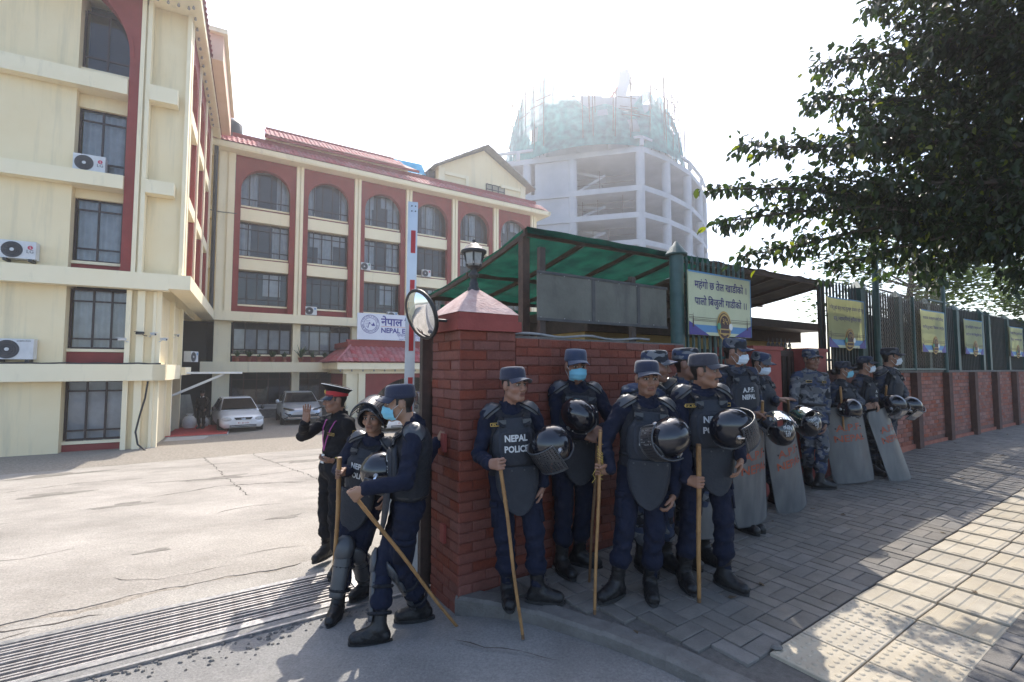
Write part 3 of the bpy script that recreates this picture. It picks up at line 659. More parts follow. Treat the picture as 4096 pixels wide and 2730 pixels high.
for i in range(9):
    t = .96 + i * .74; mb = MB()
    for k in range(6):
        a, b = .5 + 2.35 * k / 6, .5 + 2.35 * (k + 1) / 6; mb.beam((t, a, cz(t, a) - .01), (t, b, cz(t, b) - .01), .035, .045)
    mb.build("rafter", RUST, cn)
for t, d in ((.97, .56), (4.0, .6), (6.9, .6), (.97, 2.8), (3.9, 2.8)):
    mb = MB(); mb.box(t - .04, t + .04, d - .04, d + .04, -.3, cz(t, d) - .03); mb.build("post", RUST, cn)
mb = MB(); mb.grid(lambda a, b: (1.15 + 2.5 * a, 2.9 + .03 * math.sin(a * 25), -.2 + 2.75 * b), 40, 4); mb.build("side_net", NET, cn, fix=False)
sw = MB(); sw.box(1.35, 7.6, 3.6, 3.75, -.4, 2.35); o = sw.build("dark_backing", DARKM, None, W(0, 0, 0), (0, 0, TH)); tag(o, "added dark panel giving the gloom behind the canopy", "wall")  # dark panel added to deepen the gloom under the canopy
gh = thing("guard_house", "low ochre guard house with a dark flat roof behind the fence", "guard house", W(4.2, 1.3, 0), TH)
OCH = mat("ochre_wall", (.36, .25, .09), (.45, .33, .13), 2, .85, dirt=(.2, .14, .06), dscale=(2, 2, .4), damt=.5)
mb = MB(); mb.box(-1.8, 2.9, 0, 2, -.3, 2.12); mb.build("wall", OCH, gh)
mb = MB(); mb.box(-1.9, 3.3, -.5, 2.2, 2.30, 2.42); mb.box(-1.85, 3.25, -.1, 2.1, 2.122, 2.298); mb.build("roof", BROWNM, gh)
mb = MB(); mb.box(.2, .9, -.02, .03, .3, 1.95); mb.build("door", BROWNM, gh); mb = MB(); mb.box(1.3, 2.2, -.02, .03, 1.1, 1.9); mb.build("window", DARKM, gh)
# ---------------------------------------------------------------- pillar lamp, mirror, barrier, gate edge
lp = thing("pillar_lamp", "black lantern lamp standing on the pillar's pyramid top", "lamp", W(PW / 2, PW / 2, 2.29), TH)
mb = MB(); mb.lathe([(.05, 0), (.052, .03), (.035, .05), (.04, .07), (.03, .09), (.028, .12), (.045, .135), (.045, .15), (.03, .165), (.026, .19), (.05, .205), (.062, .215)], 16); mb.build("stem", DARKM, lp)
mb = MB(); mb.lathe([(.055, .216), (.075, .235), (.088, .335)], 6, 0, False); mb.build("lantern_glass", mat("lantern_glass", (.25, .25, .24), (.40, .40, .38), 20, .3), lp)
for k in range(6):
    a = math.pi / 3 * k; mb = MB(); mb.beam((.06 * math.cos(a), .06 * math.sin(a), .218), (.092 * math.cos(a), .092 * math.sin(a), .335), .016, .014); mb.build("lantern_bar", DARKM, lp)
mb = MB(); mb.lathe([(.10, .325), (.108, .335), (.108, .35), (.092, .358), (.07, .385), (.035, .41), (.015, .418), (.012, .43), (.016, .438), (.004, .45)], 18); mb.build("lantern_cap", DARKM, lp)
mr = thing("convex_mirror", "round convex traffic mirror with a black rim beside the pillar", "mirror", (-.70, 3.72, 2.07), 0)
Mm = Vector((-.72, -.66, -.34)).to_track_quat('Z', 'Y').to_matrix().to_4x4()
mb = MB(); mb.lathe([(0.0001, .055), (.05, .053), (.10, .044), (.15, .028), (.185, .008)], 32, M=Mm); mb.build("mirror_glass", mat("mirror", (.85, .86, .87), None, rough=.03, metal=1), mr, fix=False)
mb = MB(); mb.lathe([(.182, .012), (.196, .016), (.204, .004), (.200, -.012), (.16, -.03), (.05, -.04), (.001, -.042)], 32, M=Mm); mb.build("rim", BLACK, mr)
mb = MB(); mb.tube([(.02, .03, 0), (.12, .05, -.04), (.30, .09, -.05)], .012, 8); mb.box(.285, .315, .05, .13, -.13, .0); mb.build("bracket", DARKM, mr)
br = thing("barrier_arm", "raised white barrier arm with red reflective strips", "barrier arm", (-.985, 4.6, -.2), R(14))
mb = MB(); Mb = Matrix.Rotation(R(.5), 4, 'Y')
mb.box(-.042, .042, -.022, .022, .6, 3.46, 0, Mb); mb.box(-.05, -.036, -.026, .026, .6, 3.46, 0, Mb); mb.build("arm", ALU, br)
for z0, z1 in ((3.18, 2.96), (2.70, 2.48), (2.365, 2.02), (1.77, 1.44), (1.1, .9)):
    mb = MB(); mb.box(-.018, .026, -.0255, -.0225, z1, z0, 0, Mb); mb.build("reflective_strip", REDREF, br)
mb = MB()
for x in (-.015, .02):
    for z in (3.42, 3.37): mb.lathe([(.008, 0), (.006, .006)], 8, 0, True, M=Mb @ Matrix.Translation((x, -.022, z)) @ Matrix.Rotation(R(90), 4, 'X'))
mb.build("bolt", DARKM, br)
mb = MB(); mb.box(-.16, .16, -.14, .2, 0, 1.0); mb.build("housing", WHITE, br)
gp = thing("sliding_gate", "brown steel edge of the sliding gate beside the pillar", "gate", W(-.01, .56, -.2), TH)
mb = MB(); mb.box(-.06, .02, .0, .06, .02, 2.12); mb.build("end_post", BROWNM, gp)
mb = MB(); mb.box(.022, 3.4, .01, .05, .05, 1.75); mb.build("gate_leaf", BROWNM, gp)
# ---------------------------------------------------------------- buildings
def window(par, x0, x1, z0, z1, y, cols, rows, curt=0, sill=True, seed=0, bw=.07, Mx=None, blind=None):
    """window frame part with its panes, curtain and sill; local x,z plane at depth y, outward = -y"""
    rg = random.Random(seed); Mx = Mx or Matrix.Identity(4); w, h = x1 - x0, z1 - z0
    mb = MB(); xs = [x0] + [x0 + w * c for c in cols] + [x1]; zs = [z0] + [z0 + h * r for r in rows] + [z1]
    for i, x in enumerate(xs):
        b = bw * (.75 if 0 < i < len(xs) - 1 else 1); mb.box(x - b / 2, x + b / 2, y - .03, y + .03, z0, z1, 0, Mx)
    for i, z in enumerate(zs):
        b = bw * (.75 if 0 < i < len(zs) - 1 else 1)
        for a, c in zip(xs, xs[1:]): mb.box(a + bw * .5, c - bw * .5, y - .025, y + .025, z - b / 2, z + b / 2, 0, Mx)
    fr = mb.build("window", FRAME, par)
    for a, c in zip(xs, xs[1:]):
        for p, q in zip(zs, zs[1:]):
            m = MB(); t = rg.gauss(0, .004); m.add([Mx @ Vector(v) for v in ((a + .02, y + t, p + .02), (c - .02, y - t, p + .02), (c - .02, y - t + .003, q - .02), (a + .02, y + t + .003, q - .02))], [(0, 1, 2, 3)])
            m.build("pane", GLASS, fr, fix=False)
    if curt:
        spans = [(x0 + .03, x1 - .03)] if curt == 3 else ([(x0 + .02, x0 + w * rg.uniform(.2, .36)), (x1 - w * rg.uniform(.18, .34), x1 - .02)] if curt == 1 else [(x0 + w * rg.uniform(.3, .42), x0 + w * rg.uniform(.62, .8))])
        for a, c in spans:
            m = MB(); n = int((c - a) / .03) + 4
            m.grid(lambda u, v: Mx @ Vector((a + (c - a) * u, y + .15 + .05 * math.sin(u * n * .62 + .6 * math.sin(v * 3)) * (1 - .3 * v), z0 + .01 + (h - .03) * v)), n * 2, 3)
            m.build("curtain", CURT, fr, fix=False)
    if blind:
        for a, c, p, q in blind:
            m = MB(); m.box(x0 + w * a, x0 + w * c, y + .10, y + .11, z0 + h * p, z0 + h * q, 0, Mx); m.build("blind", CURT, fr)
    if sill:
        m = MB(); m.box(x0 - .06, x1 + .06, y - .16, y + .04, z0 - .12, z0 - .025, 0, Mx); m.build("sill", CREAM2, fr)
    return fr
def arch_panel(x0, x1, z0, z1, a0, a1, zs, y0, y1, mb, Mx=None, n=22, mi=0, rz=None):
    """wall panel from x0..x1, z0..z1 with an opening a0..a1 open at the bottom and round at the top"""
    Mx = Mx or Matrix.Identity(4); c = (a0 + a1) / 2; r = (a1 - a0) / 2; rz = rz or r
    arc = [(c - r * math.cos(math.pi * i / n), zs + rz * math.sin(math.pi * i / n)) for i in range(n + 1)]
    path = [(a0, z0)] + arc + [(a1, z0)]
    outer = [(x0, z0), (x0, zs)] + [(x0 + (x1 - x0) * i / n, z1) for i in range(1, n)] + [(x1, zs), (x1, z0)]
    outer[1] = (x0, zs)
    m = len(path); v = []
    for (px, pzz), (ox, oz) in zip(path, outer): v += [Mx @ Vector((px, y0, pzz)), Mx @ Vector((ox, y0, oz)), Mx @ Vector((px, y1, pzz)), Mx @ Vector((ox, y1, oz))]
    f = []
    for i in range(m - 1):
        k, q = 4 * i, 4 * i + 4
        f += [(k, k + 1, q + 1, q), (k, q, q + 2, k + 2), (k + 1, k + 3, q + 3, q + 1)]
    mb.add(v, f, mi)
    for sx, xx in ((x0, arc[1]), (x1, arc[-2])):
        pass
    # corner fillers
    mb.add([Mx @ Vector((x0, y0, zs)), Mx @ Vector((x0, y0, z1)), Mx @ Vector((outer[2][0], y0, z1))], [(0, 1, 2)], mi)
    mb.add([Mx @ Vector((x1, y0, zs)), Mx @ Vector((outer[m - 3][0], y0, z1)), Mx @ Vector((x1, y0, z1))], [(0, 1, 2)], mi)
def arch_ring(c, r0, r1, zs, y, mb, Mx=None, n=22, mi=0):
    Mx = Mx or Matrix.Identity(4); v = []
    for i in range(n + 1):
        a = math.pi * i / n
        for rr, yy in ((r0, y + .03), (r0, y), (r1, y), (r1, y + .03)): v.append(Mx @ Vector((c - rr * math.cos(a), yy, zs + rr * math.sin(a))))
    mb.add(v, [(i * 4 + k, i * 4 + 4 + k, i * 4 + 5 + k, i * 4 + 1 + k) for i in range(n) for k in range(3)], mi)
def tile_mesh(w, l):
    mb = MB(); n = 6
    mb.add([(-w / 2 + w * i / n, y, (.038 * math.sin(math.pi * min(1, i / 4)) if i < 4 else -.004 * (i - 4)) + z) for i in range(n + 1) for y, z in ((0, .0), (0, .022), (l, .004))],
           [(3 * i, 3 * i + 3, 3 * i + 4, 3 * i + 1) for i in range(n)] + [(3 * i + 1, 3 * i + 4, 3 * i + 5, 3 * i + 2) for i in range(n)], 0, False)
    return mb.mesh("tile", TILE)
TMESH = tile_mesh(.30, .42); TMESH2 = tile_mesh(.25, .42)
def tiled(par, fn, L, rows, w=.30, skip=None, tm=None):
    """fn(x, s) -> local point; s = distance up the slope; tiles laid row over row"""
    n = int(L / w)
    for r in range(rows):
        for i in range(n):
            x = (i + .5) * L / n
            if skip and skip(x, r): continue
            p = Vector(fn(x, r * .36)); q = Vector(fn(x, r * .36 + .1)); dx = (Vector(fn(x + .05, r * .36)) - p).normalized(); up = (q - p).normalized(); nn = dx.cross(up).normalized()
            o = mk_obj("tile", tm or TMESH, par); o.matrix_local = Matrix.Translation(p + nn * .02) @ Matrix((dx, up, nn)).transposed().to_4x4()
# ======== middle block: long facade with six arched bays
MO = Vector((-15.83, 27.5, 0)); BASEZ = -1.13
mid = thing("office_block", "long cream four storey office block with six maroon arched bays", "building", (MO.x, MO.y, BASEZ), TH)
MZ = Matrix.Translation((0, 0, -BASEZ))   # local z = world z - BASEZ
PIT = 3.495; X0 = -.2
def xb(i): return X0 + PIT * i
mb = MB(); mb.box(-1.3, 21.2, 1.1, 12, BASEZ, 14.6, 0, MZ); mb.build("interior", INTER, mid)
mb = MB(); mb.box(-7, -1.16, .75, 3, 4.36, 14.35, 0, MZ); mb.build("wall", CREAM, mid); mb = MB(); mb.box(-12, -1.31, 1.0, 3, BASEZ, 4.35, 0, MZ); mb.build("passage", BLACK, mid)  # solid black box stands in for the unlit passage
mb = MB(); mb.box(21.02, 21.22, -.02, 12, BASEZ, 14.0, 0, MZ); mb.build("wall", CREAM, mid)
mb = MB(); mb.box(-1.15, -1.0, -.02, 1.1, 4.88, 14.0, 0, MZ); mb.build("side_wall", CREAM, mid)
for (za, zb) in ((10.28, 10.98), (7.40, 8.04)):
    mb = MB(); mb.box(-4, -1.16, .30, .748, za, zb, 0, MZ); mb.build("ledge", CREAM2, mid)
for i in range(7):
    a = xb(i) - (.82 if i == 0 else .26); b = xb(i) + (-.02 if i == 0 else .14)
    mb = MB(); w = b - a
    mb.box(a, a + w * .42, -.30, .2, 4.60, 14.02, 0, MZ); mb.box(a + w * .58, b, -.30, .2, 4.60, 14.02, 0, MZ); mb.box(a + w * .42, a + w * .58, -.2, .2, 4.62, 14.02, 0, MZ)
    mb.build("pier", CREAM2, mid)
    for (z0, z1) in ((2.05, 4.35), (-1.13, 1.45)):
        mb = MB(); mb.box(a + .02, a + w * .42, -.12, .5, z0, z1, 0, MZ); mb.box(a + w * .42, b + .05, -.05, .5, z0, z1, 0, MZ); mb.build("pier", CREAM2, mid)
CUR = {(0, 0): 1, (0, 1): 1, (0, 2): 0, (1, 0): 1, (1, 1): 2, (2, 0): 1, (2, 1): 1, (3, 0): 2, (4, 0): 2, (5, 0): 1, (3, 1): 0}
for i in range(6):
    x0, x1 = xb(i) + (.0 if i == 0 else .15), xb(i + 1) - .27
    a0, a1 = x0 + .3, x1 - .3
    mb = MB(); arch_panel(x0, x1, 4.88, 14.02, a0, a1, 13.40 - (a1 - a0) / 2, -.12, .25, mb, MZ); mb.build("arch_panel", MAROON, mid)
    mb = MB(); arch_ring((a0 + a1) / 2, (a1 - a0) / 2 + .001, (a1 - a0) / 2 + .15, 13.40 - (a1 - a0) / 2, -.15, mb, MZ); mb.build("arch_moulding", MAROON, mid, fix=False)
    for k, (wz0, wz1, bz0, bz1) in enumerate([(11.25, 13.35, 10.28, 10.98), (8.27, 10.2, 7.40, 8.04), (5.42, 7.3, 4.9, 5.0)]):
        rg = random.Random(i * 7 + k)
        window(mid, a0 - .02, a1 + .02, wz0, wz1, .38, [.18, .38, .62, .82], [.17, .83] if k else [.2], CUR.get((i, k), 0), True, i * 7 + k, Mx=MZ, blind=[(.5, .86, .3, 1)] if (k == 2 and i in (0, 2)) else ([(.1, .3, .55, 1), (.5, .95, .65, 1)] if (i + k) % 3 == 2 else None))
        mb = MB(); mb.box(a0 - .03, a1 + .03, .28, .5, (bz1 if k < 2 else 4.88) + .004, wz0 - .03, 0, MZ); mb.build("spandrel", MAROON, mid)
        if k < 2: mb = MB(); mb.box(a0 + .002, a1 - .002, .0, .6, bz0, bz1, 0, MZ); mb.build("band", CREAM2, mid)
    # two lower floors
    l0, l1 = xb(i) + .15, xb(i + 1) - .3
    window(mid, l0, l1, 2.52, 4.34, .3, [.2, .4, .6, .8], [.14, .8], 0, True, 50 + i, Mx=MZ, blind=[(.02, .19, .16, .8), (.21, .39, .16, .8), (.42, .59, .0, .8), (.62, .79, .16, .8), (.82, .98, .0, .8)] if i in (0, 1) else None)
    mb = MB(); mb.box(l0, l1, .2, .55, 2.06, 2.49, 0, MZ); mb.build("spandrel", MAROON, mid)
    window(mid, l0, l1, -.4, 1.44, .3, [.2, .42, .62, .82], [.78], 0, False, 70 + i, Mx=MZ)
    mb = MB(); mb.box(l0, l1, .1, .55, BASEZ, -.43, 0, MZ); mb.build("plinth", CONC, mid)
mb = MB(); mb.box(-1.6, 21.3, -.55, 1.0, 4.36, 4.878, 0, MZ); mb.build("ledge", CREAM2, mid)
mb = MB(); mb.box(-1.6, 21.3, -.55, .9, 1.456, 2.045, 0, MZ); mb.build("ledge", CREAM2, mid)
mb = MB(); mb.box(-4.2, 21.9, -.95, 1.2, 14.03, 14.16, 0, MZ); mb.box(-4.2, 21.9, -1.0, -.86, 14.10, 14.34, 0, MZ); mb.build("eave", CREAM2, mid)
mb = MB(); mb.box(21.7, 21.95, -1.0, 8, 14.10, 14.34, 0, MZ); mb.build("eave", CREAM2, mid)
mb = MB(); mb.add([MZ @ Vector(p) for p in ((-3.0, -1.0, 14.32), (21.9, -1.0, 14.32), (21.1, .0, 15.0), (-3.0, .0, 15.0), (21.9, 8, 14.32), (21.1, 8, 15.0))], [(0, 1, 2, 3), (1, 4, 5, 2)]); mb.box(-3.0, 21.15, -.02, .16, 14.9, 15.34, 0, MZ); mb.build("roof", MAROON, mid)
rf = thing  # noqa
tiled(mid, lambda x, s: MZ @ Vector((-3.0 + x, -1.05 + s * .82, 14.34 + s * .60)), 24.6, 3, w=.25, tm=TMESH2)
mb = MB(); mb.box(1.3, 10.2, .0, 4.5, 14.6, 15.66, 0, MZ); mb.build("upper_wall", CREAM, mid)
mb = MB(); mb.add([MZ @ Vector(p) for p in ((1.2, -.3, 15.5), (10.9, -.3, 15.5), (9.5, 1.1, 16.45), (1.4, 1.1, 16.45))], [(0, 1, 2, 3)]); mb.box(1.38, 9.52, 1.05, 1.2, 16.35, 16.62, 0, MZ); mb.box(1.2, 10.9, -.35, -.25, 15.36, 15.5, 0, MZ); mb.build("upper_roof", MAROON, mid)
stt = MB()
tiled(mid, lambda x, s: MZ @ Vector((1.25 + x, -.33 + s * .82, 15.52 + s * .56)), 8.7, 4, w=.25, tm=TMESH2)
# portico
po = thing("entrance_portico", "entrance portico with a red tiled hip roof and maroon arch", "portico", (MO.x, MO.y, BASEZ), TH)
LP = MB()
for (x0, x1) in ((5.3, 6.35), (12.3, 13.3)):
    w = x1 - x0; mb = MB(); mb.box(x0, x0 + w * .36, -3.95, -3.1, BASEZ, 1.6, 0, MZ); mb.box(x0 + w * .38, x0 + w * .62, -3.85, -3.2, BASEZ, 1.6, 0, MZ); mb.box(x0 + w * .64, x1, -3.95, -3.1, BASEZ, 1.6, 0, MZ); mb.build("column", CREAM2, po)
mb = MB(); arch_panel(6.36, 12.29, BASEZ, 1.38, 6.75, 11.9, -.85, -3.8, -3.5, mb, MZ, rz=2.0); mb.build("arch_panel", MAROON, po)
mb = MB(); mb.box(5.3, 5.6, -3.0, -.1, BASEZ, 1.6, 0, MZ); mb.build("side_wall", MAROON, po)
mb = MB(); mb.box(5.1, 13.5, -4.0, -.1, 1.385, 1.62, 0, MZ); mb.build("beam", CREAM2, po)
mb = MB(); mb.box(4.7, 13.9, -4.35, -.0, 1.625, 2.0, 0, MZ); mb.build("eave", CREAM2, po)
mb = MB(); mb.add([MZ @ Vector(p) for p in ((4.65, -4.4, 2.0), (13.95, -4.4, 2.0), (12.9, -3.1, 2.98), (5.7, -3.1, 2.98), (4.65, 0, 2.0), (5.7, 0, 2.98))], [(0, 1, 2, 3), (4, 0, 3, 5)]); mb.build("roof", MAROON, po)
mb = MB(); mb.box(5.5, 13.1, -3.3, -3.1, 2.9, 3.22, 0, MZ); mb.box(5.45, 13.15, -3.35, -3.05, 3.222, 3.34, 0, MZ); mb.box(5.5, 5.7, -3.09, 0, 2.9, 3.22, 0, MZ); mb.build("parapet", MAROON, po)
tiled(po, lambda x, s: MZ @ Vector((4.65 + x, -4.45 + s * .80, 2.04 + s * .60)), 9.3, 4, w=.30, skip=lambda x, r: x < .29 * r + .05 or x > 9.25 - .29 * r)
tiled(po, lambda x, s: MZ @ Vector((4.60 + s * .80, -x, 2.04 + s * .60)), 4.4, 4, w=.30, skip=lambda x, r: x > 4.3 - .29 * r)
mb = MB(); mb.tube([MZ @ Vector(p) for p in ((4.65, -4.45, 2.08), (5.7, -3.2, 3.05))], .07, 8); mb.build("hip_cap", TILE, po)
bulb = MB(); bulb.lathe([(.03, 0), (.05, .03), (.035, .08), (.02, .12)], 8); BUL = bulb.mesh("bulb", CONC)
for i in range(11): mk_obj("bulb", BUL, po, MZ @ Vector((4.9 + i * .62, -4.2, 1.50)))
# sign on the portico roof
sg = thing("company_sign", "white sign board with blue lettering and round emblem on the portico roof", "sign", (MO.x, MO.y, 0), TH)
SGW = mat("sign_white", (.66, .68, .76), (.72, .74, .80), 2, .6); SGB = mat("sign_navy", (.05, .045, .25), None, rough=.6); SGO = mat("sign_orange", (.6, .2, .1), None, rough=.6)
mb = MB(); mb.box(5.98, 12.2, -3.45, -3.35, 3.36, 4.90); mb.build("panel", SGW, sg)
mb = MB(); F = lambda x, z: (x, -3.456, z); cx, cz_ = 6.72, 4.27
def ringf(r0, r1, n=36): mb.add([F(cx + r * math.cos(2 * math.pi * i / n), cz_ + r * math.sin(2 * math.pi * i / n)) for i in range(n) for r in (r0, r1)], [(2 * i, 2 * ((i + 1) % n), 2 * ((i + 1) % n) + 1, 2 * i + 1) for i in range(n)])
ringf(.52, .55); ringf(.36, .385)
def arc_text(s, r, a0, a1, size, flip=False):
    n = len(s)
    for i, ch in enumerate(s):
        a = a0 + (a1 - a0) * (i + .5) / n
        ca, sa = math.cos(a), math.sin(a); d = -1 if not flip else 1
        add_text(mb, ch, size, lambda x, y: F(cx + r * ca + (x * sa - y * (-ca)) * (1 if not flip else -1), cz_ + r * sa + (-x * ca + y * sa) * (1 if not flip else -1)), .01)
arc_text("NEPAL ELECTRICITY AUTHORITY", .49, R(185), R(355), .12, True)
arc_text("नेपाल विद्युत प्राधिकरण".replace("्", ""), .42, R(168), R(12), .12)
mb.add([F(cx + a, cz_ + b) for a, b in ((-.16, -.24), (-.06, .12), (-.02, .12), (.10, -.10), (.14, .02), (.10, .02), (.06, -.04), (-.02, .06), (-.05, .0), (-.12, -.24))], [(0, 1, 2, 7, 8, 9), (2, 3, 6, 7), (3, 4, 5, 6)])
mb.add([F(cx + a, cz_ + b) for a, b in ((.1, -.1), (.3, -.1), (.2, .12))], [(0, 1, 2)])
for k in range(5): mb.add([F(cx - .30 + .02 * abs(k - 2), cz_ - .16 + k * .09), F(cx - .12 + .03 * k, cz_ - .16 + k * .09), F(cx - .12 + .03 * k, cz_ - .145 + k * .09), F(cx - .30 + .02 * abs(k - 2), cz_ - .145 + k * .09)], [(0, 1, 2, 3)])
add_text(mb, "नेपाल विद्युत प्राधिकरण", .62, lambda x, y: F(7.38 + x, 4.24 + y), .032, 0, align='LEFT')
add_text(mb, "NEPAL ELECTRICITY AUTHORITY", .40, lambda x, y: F(7.36 + x, 3.80 + y), .036, 0, align='LEFT')
add_text(mb, "प्रधान कार्यालय, दरबारमार्ग, काठमाडौं", .22, lambda x, y: F(8.35 + x, 3.66 + y - .06), .006, 0, align='LEFT')
add_text(mb, "फोन नं. ०१-४१५३०००  ०१-४१५३००६", .13, lambda x, y: F(8.8 + x, 3.50 + y), .004, 0, align='LEFT')
add_text(mb, "Email: nea@nea.org.np   Web: www.nea.org.np", .12, lambda x, y: F(8.5 + x, 3.40 + y), .003, 0, align='LEFT')
mb.build("lettering", SGB, sg, fix=False)
mb = MB(); mb.add([F(7.36, 4.16), F(11.8, 4.16), F(11.8, 4.18), F(7.36, 4.18)], [(0, 1, 2, 3)]); mb.build("rule", SGO, sg, fix=False)
# ======== gabled penthouse and blue roof behind
gbh = thing("gabled_penthouse", "cream gabled penthouse with a grey metal roof above the office block", "building", (MO.x, MO.y, 14.3), TH)
GRY = mat("grey_metal_roof", (.20, .21, .21), (.28, .29, .29), 3, .6, .2, 30)
mb = MB(); x0, x1 = 13.0, 20.9; zt = 4.0
mb.prism([(x0, 0), (x1, 0), (x1, 2.6), ((x0 + x1) / 2, 4.75), (x0, 2.6)], 1.2, 9); mb.build("wall", CREAM, gbh)
mb = MB()
for (a, b, c, d) in ((x0 + .02, x0 + .5, .3, 2.55), (x1 - .5, x1 - .02, .3, 2.55), (x0 + 2.3, x0 + 2.55, .3, 2.3), (x0 + .52, x0 + 2.28, 2.05, 2.3), (x1 - 2.4, x1 - .52, 2.05, 2.3)): mb.box(a, b, 1.1, 1.197, c, d)
mb.build("trim", CREAM2, gbh)
xm = (x0 + x1) / 2
for s in (-1, 1):
    mb = MB(); n = 12
    e = (xm + s * (x1 - x0) / 2 * 1.16, 2.6 - .34)
    for k in range(n):
        f0, f1 = k / n, (k + 1) / n - .004
        mb.add([(xm + (e[0] - xm) * f, y, 4.95 + (e[1] - 4.95) * f + dz + (.02 if k % 2 else 0)) for f in (f0, f1) for y in (.5, 9.2) for dz in (0, .07)], [(0, 2, 3, 1), (4, 5, 7, 6), (0, 1, 5, 4), (2, 6, 7, 3), (1, 3, 7, 5), (0, 4, 6, 2)])
    mb.build("roof", GRY, gbh)
window(gbh, xm + .2, xm + 1.9, .5, 2.1, 1.19, [.33, .66], [.75], 3, False, 91)
mb = MB(); mb.box(-.0, .02, 2.2, 3.4, .9, 2.2, 0, Matrix.Translation((x0 - .03, 0, 0))); mb.build("window", FRAME, gbh)
mb = MB(); mb.box(x0 - .6, x0 - .1, 1.6, 2.1, 1.7, 2.3); mb.build("speaker_box", BLACK, gbh)
bl = thing("blue_roof", "translucent blue sheet roof on a frame beside the gabled penthouse", "roof", (MO.x, MO.y, 15.0), TH)
BLUS = mat_sheet("blue_sheet", (.03, .30, .58), (.06, .40, .68), .6, .0, 2)
mb = MB(); mb.add([(9.8, 4.5, 3.1), (13.0, 4.5, 3.2), (12.4, 2.0, 1.3), (10.6, 2.0, 1.25)], [(0, 1, 2, 3)]); mb.build("sheet", BLUS, bl, fix=False)
mb = MB()
for f in (0, .33, .66, 1):
    a = Vector((10.6, 2, 1.2)).lerp(Vector((9.8, 4.5, 3.05)), f); b = Vector((12.4, 2, 1.25)).lerp(Vector((13, 4.5, 3.15)), f); mb.beam(a, b, .06, .05)
    mb.beam(Vector((10.6, 2, 1.2)).lerp(Vector((12.4, 2, 1.25)), f), Vector((9.8, 4.5, 3.05)).lerp(Vector((13, 4.5, 3.15)), f), .05, .04)
mb.build("frame", DARKM, bl)
# ======== left wing
LA = math.atan2(1111, 2084); LO = Vector((-14.34, 15.3, 0))
lw = thing("office_wing", "near cream office wing with a tall maroon arch and protruding ledges", "building", (LO.x, LO.y, BASEZ), LA)
YB = Matrix.Rotation(0, 4, 'Z')
def LB(name, m, boxes):
    mb = MB()
    for b in boxes: mb.box(*b, 0, MZ)
    return mb.build(name, m, lw)
LB("interior", INTER, [(.0, 2.0, 1.0, 3.0, BASEZ, 14.3)])
LB("wall", CREAM, [(-14, .1, 0, 3, BASEZ, 14.5)])
LB("wall", CREAM, [(2.06, 3.04, .10, 1.0, 4.86, 14.38)])
LB("wall", CREAM, [(1.66, 2.46, .02, .9, BASEZ, 4.3)])
LB("corner_fin", CREAM2, [(3.045, 3.16, -.05, .35, 4.6, 14.38)])
LB("pilaster", CREAM2, [(1.76, 1.88, -.28, .2, 4.55, 14.38), (1.94, 2.055, -.28, .2, 4.55, 14.38), (1.882, 1.938, -.18, .2, 4.6, 14.2)])
LB("pilaster", CREAM2, [(1.66, 1.80, -.14, .0, BASEZ, 4.28), (1.96, 2.16, -.14, .0, BASEZ, 4.28), (2.38, 2.47, -.05, .0, BASEZ, 4.28)])
for z0, z1 in ((4.30, 4.85), (1.26, 1.80)): LB("ledge", CREAM2, [(-14, 2.83, -.42, .0, z0, z1)])
for z0, z1 in ((7.60, 8.05), (10.83, 11.36)):
    LB("ledge", CREAM2, [(-14, 1.46, -.34, .0, z0, z1)]); LB("ledge_stub", CREAM2, [(2.06, 2.86, -.34, .098, z0, z1)])
LB("arch_jamb", MAROON, [(1.47, 1.75, -.20, .3, 4.86, 12.2)])
mb = MB(); v = []; c_, r_ = -1.15, 2.62; n = 20
for i in range(n + 1):
    a = R(0 + 62 * i / n); px, pz_ = c_ + r_ * math.cos(a), 12.2 + r_ * math.sin(a)
    for yy in (-.2, .3): v += [MZ @ Vector((px, yy, min(pz_, 14.38))), MZ @ Vector((1.75, yy, min(12.2 + 2.18 * i / n, 14.38)))]
mb.add(v, [(4 * i, 4 * i + 1, 4 * i + 5, 4 * i + 4) for i in range(n)] + [(4 * i, 4 * i + 4, 4 * i + 6, 4 * i + 2) for i in range(n)]); mb.build("arch_panel", MAROON, lw)
mb = MB(); v = []
for i in range(n + 1):
    a = R(56 * i / n)
    for rr, yy in ((r_ - .002, -.17), (r_ - .002, -.235), (r_ + .13, -.235), (r_ + .13, -.19)): v.append(MZ @ Vector((c_ + rr * math.cos(a), yy, 12.2 + rr * math.sin(a))))
mb.add(v, [(i * 4 + k, i * 4 + 4 + k, i * 4 + 5 + k, i * 4 + 1 + k) for i in range(n) for k in range(3)]); mb.build("arch_moulding", MAROON, lw, fix=False)
window(lw, .13, 1.7, 11.75, 13.75, .42, [.40, .82], [.22], 0, True, 1, Mx=MZ)
window(lw, .13, 1.55, 8.25, 10.35, .42, [.42, .86], [.15, .82], 3, True, 2, Mx=MZ)
window(lw, .13, 1.55, 5.22, 7.28, .42, [.42, .86], [.2, .83], 3, True, 3, Mx=MZ)
window(lw, .13, 1.64, 2.33, 4.27, .42, [.38, .70], [.16, .8], 3, True, 4, Mx=MZ)
window(lw, .13, 1.64, -.66, 1.25, .42, [.34, .67], [.16, .83], 0, True, 5, Mx=MZ, blind=[(.02, .98, .02, .98)])
for bb in [(.102, 1.66, .3, .8, 11.364, 11.62), (.102, 1.6, .3, .8, 8.054, 8.12), (.102, 1.6, .3, .8, 4.854, 5.09), (.102, 1.655, .3, .8, 1.804, 2.2), (.102, 1.655, .3, .8, BASEZ, -.79)]: LB("spandrel", MAROON, [bb])
for z0, z1 in ((7.602, 8.05), (10.832, 11.36)): LB("ledge_back", CREAM2, [(.102, 1.46, .002, .9, z0, z1)])
